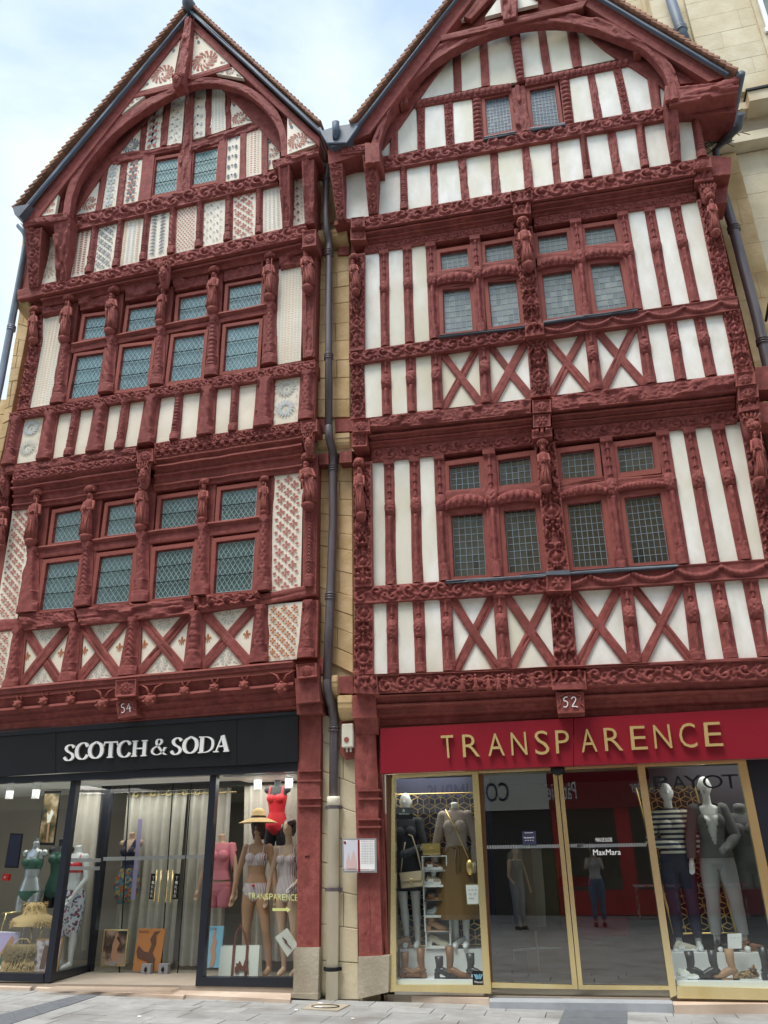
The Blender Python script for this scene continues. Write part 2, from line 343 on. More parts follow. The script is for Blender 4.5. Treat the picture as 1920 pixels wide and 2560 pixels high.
def pat_scallop(s, t, w, L, sd):
    """openwork fringe hanging from the beam"""
    per = w*1.15; x = np.mod(t, per)/per*2-1; y = s/w+.5
    r = np.hypot(x, y-.75); return (w/.2)*(.045*(r > .62)*(y > .45)+.05*np.exp(-((y-.3)/.12)**2)*(np.abs(x) < .8)*(np.abs(np.sin(x*9))*.6+.4)-.02*(r < .5))+pat_vine(s, t, w, L, sd)*(y > .5)*.8
def pat_gouge(s, t, w, L, sd):
    return .02*(vn(s*30, t*5, sd)-.5)+.028*ss(.55, .7, vn(s*14, t*4.0, sd+2))*(w/.2)+.01*(vn(s*70, t*22, sd+4)-.5)
PAT = dict(plain=pat_plain, arab=pat_arab, cand=pat_cand, vine=pat_vine, twig=pat_twig, garland=pat_garland, beads=pat_beads, rosette=pat_rosette, beast=pat_beast, scallop=pat_scallop, gouge=pat_gouge,
           twist=mkcol('twist'), scale=mkcol('scale'), leaf=mkcol('leaf'), rings=mkcol('rings'), flute=mkcol('flute'), column=mkcol('noise'))
SEED = [1]
def resample(P, n):
    P = np.asarray(P, float); s = np.r_[0, np.cumsum(np.hypot(*(P[1:]-P[:-1]).T))]; q = np.linspace(0, s[-1], n)
    return np.stack([np.interp(q, s, P[:, 0]), np.interp(q, s, P[:, 1])], 1)
def smoothline(P, it=2):
    P = [np.asarray(p, float) for p in P]
    for _ in range(it):
        Q = [P[0]]
        for a, b in zip(P[:-1], P[1:]): Q += [a*.75+b*.25, a*.25+b*.75]
        P = Q+[P[-1]]
    return P
def beam(name, E1, E2, d, th, pat='plain', parent=None, m='timber', cell=None, raw=False, curve=False, wob=.004, d2=None, mk=1.0):
    """solid beam between two edge lines (photo spots, met with the plane d); face relief by pattern; th = thickness behind the face.
       E1, E2 run the same way along the beam. d2 = depth of the far end when the beam leans out."""
    SEED[0] += 1; sd = (SEED[0]*13) % 37+.5
    if raw: A, B = [np.asarray(q, float) for q in E1], [np.asarray(q, float) for q in E2]
    else:
        def conv(E):
            n = len(E); return [at(p, d if d2 is None else d+(d2-d)*i/(n-1)) for i, p in enumerate(E)]
        A, B = conv(E1), conv(E2)
    if curve: A, B = smoothline(A), smoothline(B)
    L_ = max(hypot(*(a-b)) for a, b in ((A[0], A[-1]),)) if len(A) == 2 else float(np.sum(np.hypot(*(np.diff(np.array(A), axis=0)).T)))
    w_ = float(hypot(*((A[0]+A[-1])/2-(B[0]+B[-1])/2))) if len(A) == 2 else float(np.mean(np.hypot(*(resample(A, 9)-resample(B, 9)).T)))
    if cell is None: cell = .022 if pat == 'plain' else min(.0125, w_/18)
    nv = int(min(900, max(4, L_/(cell*1.15)))); nu = int(min(40, max(4, w_/cell)))
    if pat == 'plain' and not curve: nu = 9
    a = resample(A, nv+1); b = resample(B, nv+1)
    u = np.linspace(0, 1, nu+1); v = np.linspace(0, 1, nv+1); U, V = np.meshgrid(u, v)
    X = a[:, None, 0]*(1-U)+b[:, None, 0]*U; Z = a[:, None, 1]*(1-U)+b[:, None, 1]*U
    S = (U-.5)*w_; T = V*L_
    H = PAT[pat](S, T, w_, L_, sd)*mk*(1.0 if pat == 'plain' else 1.2)
    ed = ss(0, .10, np.minimum(U, 1-U)); H = np.minimum(H, .085)-.006*(1-ed)
    dx = (b-a)/np.maximum(1e-6, np.hypot(*(b-a).T))[:, None]
    wv = wob*2*(vn(V*L_*2.2, U*0+(U > .5), sd)-.5)*np.abs(U-.5)*2*np.sign(U-.5)
    X = X+dx[:, None, 0]*wv; Z = Z+dx[:, None, 1]*wv
    dd = (d if d2 is None else d+(d2-d)*V)-(0 if pat == 'plain' else .018)
    Y = -(dd+H); yb = -(dd-th)*np.ones_like(X)
    F = np.stack([X, Y, Z], -1).reshape(-1, 3); n1 = nu+1
    I, J_ = np.meshgrid(np.arange(nv), np.arange(nu), indexing='ij'); k = I*n1+J_
    faces = np.stack([k, k+1, k+n1+1, k+n1], -1).reshape(-1, 4)
    ring = np.concatenate([np.arange(nu), np.arange(nv)*n1+nu, nv*n1+nu-np.arange(nu), (nv-np.arange(nv))*n1])   # border in order
    n = len(ring); top = F[ring].copy(); bot = top.copy(); bot[:, 1] = yb.reshape(-1)[ring]
    base = len(F); V3 = np.concatenate([F, top, bot]); i = np.arange(n); sk = np.stack([base+i, base+n+i, base+n+(i+1) % n, base+(i+1) % n], -1)
    # orientation: front face must look towards the street (-Y)
    p0, p1, p2 = F[0], F[1], F[n1]; nrm = np.cross(p1-p0, p2-p0)
    if nrm[1] > 0: faces = faces[:, ::-1]; sk = sk[:, ::-1]
    allf = np.concatenate([faces, sk]); off = np.array(parent_origin(parent)) if parent is not None else np.zeros(3)
    me = bpy.data.meshes.new(name); V3 = V3-off
    me.vertices.add(len(V3)); me.vertices.foreach_set('co', V3.astype(np.float32).ravel())
    me.loops.add(allf.size); me.loops.foreach_set('vertex_index', allf.astype(np.int32).ravel())
    me.polygons.add(len(allf)); me.polygons.foreach_set('loop_start', np.arange(0, allf.size, 4, dtype=np.int32)); me.polygons.foreach_set('loop_total', np.full(len(allf), 4, dtype=np.int32))
    me.update(calc_edges=True); sm = np.ones(len(allf), bool); sm[len(faces):] = False
    me.polygons.foreach_set('use_smooth', sm); me.update()
    return link(name, me, parent, M[m if not (m == 'timber' and pat not in ('plain',)) else 'carved'])
def mould(name, top, dt, bot, db, prof, parent, m='timber', seg=44, raw=False):
    """moulded rail: profile (share of the way down, projection) swept from top line to bottom line"""
    T0, T1 = (np.array(t, float) if raw else at(t, dt) for t in top); B0, B1 = (np.array(t, float) if raw else at(t, db) for t in bot)
    n = len(prof); V, Fc = [], []
    for i in range(seg+1):
        s = i/seg; a = T0*(1-s)+T1*s; b = B0*(1-s)+B1*s; wv = .008*(vn(np.array(s*9.), np.array(1.), len(name))-.5)
        for u, dd in prof: q = a*(1-u)+b*u; V.append((q[0], -(dd+wv), q[1]+wv))
    for i in range(seg):
        for j in range(n-1): k = i*n+j; Fc.append((k, k+1, k+n+1, k+n))
    for e in (0, seg*n):                        # closed ends
        b0 = len(V)
        for j in range(n): V.append(V[e+j])
        V += [(V[e][0], .0, V[e][2]), (V[e+n-1][0], .0, V[e+n-1][2])]
        Fc.append(tuple(range(b0, b0+n))+(b0+n+1, b0+n))
    o = pm(name, V, Fc, parent, M[m]); bm = bmesh.new(); bm.from_mesh(o.data); bmesh.ops.recalc_face_normals(bm, faces=bm.faces[:]); bm.to_mesh(o.data); bm.free()
    return o
# ------------------------------------------------------------------ infill panels and what is stencilled on them
def inside(poly, x, z, mg=0.0):
    c = False; n = len(poly)
    for i in range(n):
        (x1, z1), (x2, z2) = poly[i], poly[(i+1) % n]
        if (z1 > z) != (z2 > z) and x < (x2-x1)*(z-z1)/(z2-z1)+x1: c = not c
        L2 = hypot(x2-x1, z2-z1)
        if L2 > 1e-6:
            t = max(0, min(1, ((x-x1)*(x2-x1)+(z-z1)*(z2-z1))/L2**2))
            if hypot(x-x1-t*(x2-x1), z-z1-t*(z2-z1)) < mg: return False
    return c
def shp_ell(cx, cz, rx, rz, a=0, n=8): return [(cx+rx*cos(t)*cos(a)-rz*sin(t)*sin(a), cz+rx*cos(t)*sin(a)+rz*sin(t)*cos(a)) for t in (2*pi*i/n for i in range(n))]
def shp_petal(cx, cz, a, r0, r1, wd): 
    c, s = cos(a), sin(a); P = [(r0, 0), ((r0*.6+r1*.4), wd), (r1*.85, wd*.6), (r1, 0), (r1*.85, -wd*.6), ((r0*.6+r1*.4), -wd)]
    return [(cx+p*c-q*s, cz+p*s+q*c) for p, q in P]
def shp_half(cx, cz, r, a, k=.75):
    P = [(r*cos(t), k*r*sin(t)) for t in (pi*i/6 for i in range(7))]; return [(cx+p*cos(a)-q*sin(a), cz+p*sin(a)+q*cos(a)) for p, q in P]
def shp_comma(cx, cz, r, a, f=1):
    P = [(0, 0), (.5, .28), (1, .22), (1.35, -.05), (1.5, -.5), (1.15, -.25), (.6, -.18)]
    return [(cx+r*(p*cos(a)-f*q*sin(a)), cz+r*(p*sin(a)+f*q*cos(a))) for p, q in P]
FLEUR = [[(0, 1), (.16, .72), (.2, .45), (.10, .12), (.07, -.02), (-.07, -.02), (-.10, .12), (-.2, .45), (-.16, .72)],
         [(.13, .02), (.22, .28), (.40, .45), (.58, .36), (.62, .15), (.52, .02), (.48, .16), (.40, .20), (.30, .10), (.26, .02)], [(-.42, -.02), (.42, -.02), (.42, -.12), (-.42, -.12)],
         [(0, -.15), (.10, -.2), (.08, -.42), (0, -.62), (-.08, -.42), (-.10, -.2)], [(.14, -.16), (.36, -.30), (.40, -.46), (.26, -.40)]]
def stencil(kind, w, h):
    """list of (polygon, colour slot) in panel metres, origin lower left"""
    R = []; rnd = random.Random(int(w*1000+h*77))
    def quat(x, z, r, s=0, rot=0, wd=.33):
        for k in range(4): R.append((shp_petal(x, z, rot+k*pi/2, r*.10, r, r*wd), s))
    if kind[0] == 'q':                              # quatrefoil lattice
        p = .16; n = max(1, round((w-.05)/p)); p = (w-.05)/n
        j = 0; z = .05
        while z < h-.03:
            for i in range(n+1):
                x = .025+(i+(.5 if j % 2 else 0))*p
                if .02 < x < w-.02: quat(x, z, p*.345, 0, pi/4 if kind == 'qx' else 0)
            z += p*.52; j += 1
    elif kind == 'leafrow':                         # columns of half moons
        n = 4 if w > .24 else 3; p = (w-.06)/n; z = .05
        while z < h-.04:
            for i in range(n): x = .03+(i+.5)*p; R.append((shp_half(x, z+(.012 if i % 2 else 0), p*.40, (.35 if i < n/2 else -.35)), 0 if i in (0, n-1) else 1))
            z += .052
    elif kind == 'herring':
        z = .06
        while z < h-.06:
            for sg in (-1, 1): R.append((shp_comma(w/2+sg*w*.07, z, w*.20, .55 if sg > 0 else pi-.55, sg), 0))
            z += .075
    elif kind == 'comma':
        j = 0; z = .07
        while z < h-.05:
            for i in range(3): x = w*(.2+.3*i); R.append((shp_comma(x-.02, z, .042, (0.5 if (i+j) % 2 else 2.4)), (i+j) % 2)); R.append((shp_ell(x+.01, z+.04, .010, .010), 1))
            z += .085; j += 1
    elif kind == 'dots':
        j = 0; z = .05
        while z < h-.03:
            n = 5
            for i in range(n+1):
                x = .035+(i+(.5 if j % 2 else 0))*(w-.07)/n
                if x < w-.03: R.append((shp_ell(x, z, .013, .020, .6 if (i+j) % 2 else -.6, 6), 0))
            z += .045; j += 1
    elif kind == 'star':
        z = .10
        while z < h-.05:
            for k in range(6): R.append((shp_petal(w/2, z, k*pi/3+.5, .012, w*.32, w*.085), (k % 2)))
            for sg in (-1, 1): R.append((shp_half(w/2+sg*w*.36, z+.09, .022, sg*pi/2), 1))
            z += .17
    elif kind == 'spade':
        z = .12; j = 0
        while z < h-.06:
            R.append((shp_ell(w*.5, z, .010, .028), 1)); R.append((shp_ell(w*.5, z, .028, .010), 1))
            for sg in (-1, 1): R.append((shp_petal(w*.5+sg*w*.24, z-.06, pi/2, 0, .085, .030), 0)); R.append((shp_ell(w*.5+sg*w*.24, z-.075, .006, .02), 0))
            z += .22
    elif kind in ('swirl', 'disc', 'scroll'):
        rr = w*.36
        cs = [(w/2, h*.72), (w/2, h*.30)] if kind != 'scroll' else [(w/2, h*.78), (w/2, h*.5), (w/2, h*.22)]
        for ci, (x, z) in enumerate(cs):
            n = 16 if kind != 'scroll' else 9
            for k in range(n):
                a = 2*pi*k/n; R.append((shp_comma(x+rr*.30*cos(a), z+rr*.30*sin(a), rr*.46, a+.25, 1 if ci else -1), ci if kind == 'disc' else 0))
            R.append((shp_ell(x, z, rr*.12, rr*.12), 1))
        for z in np.arange(.08, h-.05, .12):
            for sg in (-1, 1): R.append((shp_half(w/2+sg*w*.40, z, .022, sg*pi/2), 1))
    elif kind == 'thinleaf':                        # faint columns, used on the tall pale panels
        n = 7; p = (w-.05)/n; z = .04
        while z < h-.04:
            for i in range(n): x = .025+(i+.5)*p; R.append((shp_half(x, z+(.01 if i % 2 else 0), p*.36, (.4 if i < n/2 else -.4)), i in (2, 3, 4)))
            z += .046
    elif kind == 'tris':
        pass
    return R
def tri_print(poly, kind):
    """rosette and filler leaves for a three-cornered field"""
    R = []; P = np.array(poly); n = len(P); best, br = None, 0
    for a in np.linspace(.1, .9, 13):
        for b in np.linspace(.1, .9, 13):
            q = (P.min(0)*(1-np.array([a, b]))+P.max(0)*np.array([a, b]))
            if inside(poly, q[0], q[1]):
                r = min(abs((P[(i+1) % n][0]-P[i][0])*(q[1]-P[i][1])-(P[(i+1) % n][1]-P[i][1])*(q[0]-P[i][0]))/max(1e-6, hypot(*(P[(i+1) % n]-P[i]))) for i in range(n))
                if r > br: br, best = r, q
    if best is None: return R
    x, z = best
    if kind == 'fleur':
        s = br*.62
        for q in FLEUR:
            R.append(([(x+s*a, z+s*b) for a, b in q], 0))
            if q[0][0] > .05: R.append(([(x-s*a, z+s*b) for a, b in q[::-1]], 0))
        return R
    r = br*.97; m = 14 if r > .12 else 9; pol = lambda rr, an: (x+r*rr*cos(an), z+r*rr*sin(an))
    for k in range(m):
        a = 2*pi*k/m; g = pi/m*1.15; R.append(([pol(.22, a), pol(.55, a+.12), pol(.98, a+.50), pol(.98, a+.50+g), pol(.62, a+.16+g), pol(.3, a+g*.5)], 0 if kind != 'two' or m > 9 else k % 2))
    R.append((shp_ell(x, z, r*.1, r*.1), 0))
    for cpt in P:                                   # a leaf and a pair of moons towards each corner
        v = cpt-best; L_ = hypot(*v)
        for f, s in ((.55, .15), (.70, .11), (.82, .07)):
            if L_*f > r*1.15:
                q = best+v*f; a = math.atan2(v[1], v[0])
                if inside(poly, q[0], q[1], .012): R.append((shp_petal(q[0]-.03*cos(a), q[1]-.03*sin(a), a, 0, min(.10, L_*s), min(.028, L_*s*.4)), 1 if f != .70 else 0))
    return R
def panel(parent, corners, d, m, pat=None, cols=('printR', 'printB'), raw=False, th=.05, name='plaster_panel'):
    """one infill panel: corners in order round the edge; slightly cushioned face"""
    Q = [np.asarray(c, float) for c in corners] if raw else [at(c, d) for c in corners]
    sd = SEED[0] = SEED[0]+1
    if len(Q) == 4:
        nx_, nz_ = 5, 9; V = []; Fc = []
        for j in range(nz_+1):
            for i in range(nx_+1):
                u, v = i/nx_, j/nz_; q = (Q[3]*(1-u)+Q[2]*u)*(1-v)+(Q[0]*(1-u)+Q[1]*u)*v      # corners TL TR BR BL
                e = min(u, 1-u)*min(v, 1-v)*16; hgt = .003*min(1, e)+.008*(float(vn(np.array(q[0]*5), np.array(q[1]*5), 3))-.5)
                V.append((q[0], -(d+hgt), q[1]))
        n1 = nx_+1
        for j in range(nz_):
            for i in range(nx_): k = j*n1+i; Fc.append((k, k+1, k+n1+1, k+n1))
        ring = [i for i in range(nx_)]+[j*n1+nx_ for j in range(nz_)]+[nz_*n1+nx_-i for i in range(nx_)]+[(nz_-j)*n1 for j in range(nz_)]
        b = len(V); nr_ = len(ring)
        for r_ in ring: V.append((V[r_][0], -(d-th), V[r_][2]))
        for r_ in ring: V.append(V[r_])
        for i in range(nr_): Fc.append((b+nr_+i, b+i, b+(i+1) % nr_, b+nr_+(i+1) % nr_))
        a0 = np.array(V[0]); nr = np.cross(np.array(V[1])-a0, np.array(V[n1])-a0)
        if nr[1] > 0: Fc = [f[::-1] for f in Fc]
        o = pm(name, V, Fc, parent, M[m]); o.data.polygons.foreach_set('use_smooth', [i < nx_*nz_ for i in range(len(Fc))])
    else:
        mb = MB(); poly = [(q[0], q[1]) for q in Q]; mb.prism(poly, -d-.006, -(d-th)); o = mb.build(name, M[m], parent)
    if pat:
        if len(Q) == 4 and pat not in ('two', 'fan', 'fleur'):
            w_ = (hypot(*(Q[1]-Q[0]))+hypot(*(Q[2]-Q[3])))/2; h_ = (hypot(*(Q[3]-Q[0]))+hypot(*(Q[2]-Q[1])))/2
            sh = [([tuple((Q[3]*(1-x/w_)+Q[2]*(x/w_))*(1-z/h_)+(Q[0]*(1-x/w_)+Q[1]*(x/w_))*(z/h_)) for x, z in p], s) for p, s in stencil(pat, w_, h_) if all(.012 < x < w_-.012 and .012 < z < h_-.012 for x, z in p)]
        else: sh = [(p, s) for p, s in tri_print([(q[0], q[1]) for q in Q], pat) if all(inside([(q[0], q[1]) for q in Q], x, z, .008) for x, z in p)]
        for slot in (0, 1):
            V, Fc = [], []
            for p, s in sh:
                if int(s) != slot: continue
                if sum(p[i][0]*p[(i+1) % len(p)][1]-p[(i+1) % len(p)][0]*p[i][1] for i in range(len(p))) < 0: p = p[::-1]
                b = len(V); V += [(x, -(d+.0165), z) for x, z in p]; Fc.append(tuple(range(b, b+len(p))))
            if Fc: pm('painted_pattern', V, Fc, o, M[cols[slot]])['kind'] = 'stuff'
    return o
def band(parent, top, bot, studs, d, m='plasterR', first=None, last=None, pats=None, sth=.16, skip=(), cols=None, proud=.030, ext=.005):
    """upright studs between two photo lines and the infill between them. stud: (crop, x left top, x right top, x left bottom, x right bottom, relief[, cols])"""
    prev = first; k = 0; dp = d-proud
    def corners(a, b, top_, bot_):       # a: right edge of the previous, b: left edge of the next
        return [yon(*top_, (a[0], a[1])), yon(*top_, (b[0], b[1])), yon(*bot_, (b[2], b[3])), yon(*bot_, (a[2], a[3]))]
    for st in list(studs)+([last] if last else []):
        isl = last is not None and st is last
        if not isl:
            c, a, b, e, f, pt = st[:6]
            w_ = 1
            if pt: beam('stud' if pt != 'arab' else 'carved_post', [yon(*bot, (c, e)), yon(*top, (c, a))], [yon(*bot, (c, f)), yon(*top, (c, b))], d, sth, pt, parent)
            left = (c, a, c, e); right = (c, b, c, f)
        else: left = st
        if prev is not None and k not in skip:
            pt2 = (pats or {}).get(k)
            co = corners(prev, left, top, bot)
            Q = [at(q, dp) for q in co]; cx_ = sum(Q)/4
            Q = [q+np.sign(q-cx_)*np.array([ext, ext]) for q in Q]
            if pt2: panel(parent, Q, dp, m, pt2[0], pt2[1], raw=True)
            else: panel(parent, Q, dp, m, raw=True)
        k += 1
        if not isl: prev = right
# ------------------------------------------------------------------ leaded windows: frame, single panes, lead cames, saddle bars
def clip_rect(poly, w, h):
    def cut(P, ax, lim, keep):
        R = []
        for i in range(len(P)):
            a, b = P[i], P[(i+1) % len(P)]; ia, ib = keep(a[ax], lim), keep(b[ax], lim)
            if ia: R.append(a)
            if ia != ib:
                t = (lim-a[ax])/(b[ax]-a[ax]); R.append((a[0]+(b[0]-a[0])*t, a[1]+(b[1]-a[1])*t))
        return R
    for ax, lim, keep in ((0, 0, lambda v, l: v >= l), (0, w, lambda v, l: v <= l), (1, 0, lambda v, l: v >= l), (1, h, lambda v, l: v <= l)):
        if poly: poly = cut(poly, ax, lim, keep)
    return poly
PANES = {}
def window(parent, gq, d, kind, nx, nz, fw, pm_, cm, bars=0, frame='timber', inset=.05, fd=.045, wall=None, tilt=.012):
    """gq: glass corners TL TR BR BL as photo spots; kind: diamond or square; nx, nz cells across and up"""
    Q = [at(q, d) for q in gq]; TL, TR, BR, BL = Q
    w_ = (hypot(*(TR-TL))+hypot(*(BR-BL)))/2; h_ = (hypot(*(TL-BL))+hypot(*(TR-BR)))/2; bil = lambda x, z: (BL*(1-x/w_)+BR*(x/w_))*(1-z/h_)+(TL*(1-x/w_)+TR*(x/w_))*(z/h_)
    mb = MB(); O = [bil(-fw, h_+fw), bil(w_+fw, h_+fw), bil(w_+fw, -fw), bil(-fw, -fw)]; m = len(mb.v)
    mid = [bil(-.012, h_+.012), bil(w_+.012, h_+.012), bil(w_+.012, -.012), bil(-.012, -.012)]
    lay = [(O, d-.06), (O, d+fd), (mid, d+fd), ([bil(-.012, h_+.012), bil(w_+.012, h_+.012), bil(w_+.012, -.012), bil(-.012, -.012)], d+.006), (Q, d+.002), (Q, d-.03)]
    for P, y in lay:
        for p in P: mb.v.append((p[0], -y, p[1]))
    for a in range(len(lay)-1):
        for i in range(4): mb.f.append((a*4+i, a*4+(i+1) % 4, (a+1)*4+(i+1) % 4, (a+1)*4+i))
    win = mb.build('window', M[frame], parent)
    bm = bmesh.new(); bm.from_mesh(win.data); bmesh.ops.recalc_face_normals(bm, faces=bm.faces[:]); bm.to_mesh(win.data); bm.free()
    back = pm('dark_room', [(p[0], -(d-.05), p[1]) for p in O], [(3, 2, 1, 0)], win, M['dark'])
    cx_, cz_ = w_/nx, h_/nz; polys = []
    if kind == 'square':
        for i in range(nx):
            for j in range(nz): polys.append([(i*cx_, j*cz_), ((i+1)*cx_, j*cz_), ((i+1)*cx_, (j+1)*cz_), (i*cx_, (j+1)*cz_)])
    else:
        e = .012; iw, ih = w_-2*e, h_-2*e; cx_, cz_ = iw/nx, ih/nz
        for i in range(-1, 2*nx+2):
            for j in range(-1, 2*nz+2):
                if (i+j) % 2 == 0:
                    x, z = i*cx_/2, j*cz_/2; p = clip_rect([(x-cx_/2, z), (x, z-cz_/2), (x+cx_/2, z), (x, z+cz_/2)], iw, ih)
                    if len(p) > 2:
                        ar = abs(sum(p[k][0]*p[(k+1) % len(p)][1]-p[(k+1) % len(p)][0]*p[k][1] for k in range(len(p))))/2
                        if ar > 1e-5: polys.append([(a+e, b+e) for a, b in p])
        polys += [[(0, 0), (e, e), (e, h_-e), (0, h_)], [(w_, 0), (w_, h_), (w_-e, h_-e), (w_-e, e)], [(0, 0), (w_, 0), (w_-e, e), (e, e)], [(0, h_), (e, h_-e), (w_-e, h_-e), (w_, h_)]]
    lst = PANES.setdefault(parent.name, [parent, [], pm_])
    cen0 = (w_/2, h_/2); wt = (random.uniform(-.01, .01), random.uniform(-.01, .01))
    for pi_, p in enumerate(polys):
        cx0 = sum(a for a, b in p)/len(p); cz0 = sum(b for a, b in p)/len(p); tx, tz = random.gauss(0, tilt)+wt[0], random.gauss(0, tilt)+wt[1]; V = []
        for a, b in p: q = bil(cx0+(a-cx0)*.995, cz0+(b-cz0)*.995); V.append((q[0], -(d-.001)+tx*(a-cx0)+tz*(b-cz0), q[1]))
        ar = abs(sum(V[k][0]*V[(k+1) % len(V)][2]-V[(k+1) % len(V)][0]*V[k][2] for k in range(len(V))))/2
        lst[1].append((ar, V, win, M['paneC2'] if pm_ is M['paneC'] and pi_ % 2 else pm_))
    # cames
    cb = MB(); r = .0045 if kind != 'square' else .0036
    def bar(x0, z0, x1, z1, rr=r, y=d):
        a, b = bil(x0, z0), bil(x1, z1); t = b-a; n_ = hypot(*t)
        if n_ < 1e-4: return
        n_ = np.array([-t[1], t[0]])/n_*rr
        cb.prism([tuple(a-n_), tuple(b-n_), tuple(b+n_), tuple(a+n_)], -(y+.0045), -(y-.006))
    if kind == 'square':
        for i in range(nx+1): bar(i*w_/nx, 0, i*w_/nx, h_)
        for j in range(nz+1): bar(0, j*h_/nz, w_, j*h_/nz, r, d-.001)
    else:
        e = .012; iw, ih = w_-2*e, h_-2*e; cx_, cz_ = iw/nx, ih/nz
        for (a, b, c, f) in ((e, 0, e, h_), (w_-e, 0, w_-e, h_), (0, e, w_, e), (0, h_-e, w_, h_-e)): bar(a, b, c, f, r, d-.0005)
        for k in range(-2*nz-2, 2*nx+2*nz+2):
            if k % 2: continue
            for sg, yy in ((1, d), (-1, d-.001)):
                # line x/cx*2 - sg*z/cz*2 = k
                pts = []
                for z in (0, ih):
                    x = (k+sg*z/cz_*2)*cx_/2
                    if -1e-6 <= x <= iw+1e-6: pts.append((x, z))
                for x in (0, iw):
                    z = (x/cx_*2-k)*cz_/2*sg
                    if 1e-6 < z < ih-1e-6: pts.append((x, z))
                if len(pts) >= 2: bar(pts[0][0]+e, pts[0][1]+e, pts[-1][0]+e, pts[-1][1]+e, .0036, yy)
    cb.build('leading', M[cm], win)
    for k in range(bars):
        z = h_*(k+1)/(bars+1)+(.0 if bars > 1 else 0); t = MB(); a, b = bil(-.04, z), bil(w_+.04, z); t.tube([(a[0], -(d+.028), a[1]), ((a[0]+b[0])/2, -(d+.030), (a[1]+b[1])/2-.003), (b[0], -(d+.028), b[1])], .0065, 6)
        for u in np.linspace(.12, .88, 5): c = a*(1-u)+b*u; t.tube([(c[0]-.008, -(d+.035), c[1]-.012), (c[0]+.008, -(d+.035), c[1]+.012)], .004, 5)
        t.build('saddle_bar', M['iron'], win)
    return win
def flush_panes():
    for k, (par, lst, _) in PANES.items():
        lst.sort(key=lambda q: -q[0]); big, rest = lst[:300], lst[300:]
        for ar, V, win, m in big:
            o = pm('pane', V, [tuple(range(len(V)))], win, m); 
            if o.data.polygons[0].normal.y > 0: o.data.flip_normals()
        if rest:
            V, Fc, mi, ms = [], [], [], []
            for ar, v, win, m in rest:
                b = len(V); V += v; Fc.append(tuple(range(b, b+len(v))))
                if m not in ms: ms.append(m)
                mi.append(ms.index(m))
            o = pm('small_panes', V, Fc, par, None); o['kind'] = 'stuff'
            for m in ms: o.data.materials.append(m)
            o.data.polygons.foreach_set('material_index', mi)
            bm = bmesh.new(); bm.from_mesh(o.data)
            for f in bm.faces:
                if f.normal.y > 0: f.normal_flip()
            bm.to_mesh(o.data); bm.free()
# ------------------------------------------------------------------ carved saints and grotesques on the posts
STAT = {}
def statue_mesh(k):
    """one carved figure, 1 m high from console to canopy; origin at its foot, back on the post (y = 0)"""
    if k in STAT: return STAT[k]
    rnd = random.Random(k*7+2); m = MB(); hip = rnd.uniform(-.03, .03); y = -.10
    m.loft([(0, y*.7, 0.0, .05, .05), (0, y*.8, .03, .09, .08), (0, y*.8, .07, .11, .10, .1, 8), (0, y*.8, .10, .125, .11), (0, y*.8, .12, .12, .10)], 16)
    wd = rnd.uniform(.95, 1.15)
    m.loft([(hip, y, .12, .115*wd, .075, .14, 7), (hip, y, .25, .105*wd, .075, .16, 7), (hip*1.4, y, .40, .10*wd, .075, .13, 6), (hip, y-.01, .50, .085*wd, .07, .06, 5), (0, y, .56, .075, .06), (-hip*.5, y-.01, .66, .10, .07, .04, 5), (-hip, y, .72, .085, .055), (-hip, y, .745, .035, .035)], 22)
    hx = -hip*1.3; m.ell((hx, y-.015, .80), (.042, .048, .056), 12, 9); m.ell((hx, y+.012, .80), (.056, .05, .066), 12, 9)
    m.ell((hx, y-.065, .795), (.010, .012, .018), 6, 5)
    if k % 3 == 0: m.loft([(hx, y-.03, .70, .012, .01), (hx, y-.045, .74, .03, .02, .1, 6), (hx, y-.035, .775, .032, .02)], 10)
    if k % 3 == 1: m.loft([(hx, y, .83, .055, .05), (hx, y, .86, .064, .058, .12, 6), (hx, y, .885, .05, .045)], 12)
    if k % 3 == 2: m.loft([(hx, y+.02, .60, .075, .05, .1, 5), (hx, y+.015, .74, .07, .05), (hx, y+.01, .84, .052, .05), (hx, y, .865, .02, .02)], 14)
    for sg in (-1, 1):
        sh = (-hip+sg*.088, y, .70); el = (sg*rnd.uniform(.11, .14), y-.02, rnd.uniform(.52, .58)); ha = (sg*rnd.uniform(-.01, .07), y-.085, rnd.uniform(.50, .64))
        m.tube([sh, el, ha], [.034, .032, .020], 8); m.ell(ha, (.022, .02, .024), 6, 5)
        m.loft([(el[0]*.8+ha[0]*.2, y-.03, el[2]-.16, .018, .012), ((el[0]+ha[0])/2, y-.05, el[2]-.04, .03, .02), ((el[0]+ha[0])/2, y-.05, el[2], .028, .02)], 8)
    for i in range(7): a = rnd.uniform(-.09, .09); m.tube([(a+hip, y-.070, .13), (a*.8+hip, y-.082, .26), (a*.5+rnd.uniform(-.03, .03), y-.075, .44)], [.010, .011, .004], 5)
    if k % 2: m.tube([(.10, y-.07, .14), (.085, y-.09, .5), (.08, y-.085, .80)], .009, 6)
    else: m.ell((rnd.uniform(-.04, .04), y-.10, .56), (.04, .022, .05), 8, 6)
    m.loft([(0, y*.5, .885, .09, .10), (0, y*.7, .90, .11, .11, .12, 6), (0, y*.7, .935, .125, .12, .12, 6), (0, y*.6, .97, .12, .11), (0, y*.5, 1.0, .11, .09)], 18)
    for i in range(-2, 3): m.ell((i*.048, y*.7-.09+abs(i)*.012, .90), (.021, .018, .028), 6, 5)
    me = bpy.data.meshes.new('carved_figure'); me.from_pydata(m.v, [], m.f); me.polygons.foreach_set('use_smooth', [True]*len(me.polygons)); me.materials.append(M['carved']); me.update()
    STAT[k] = me; return me
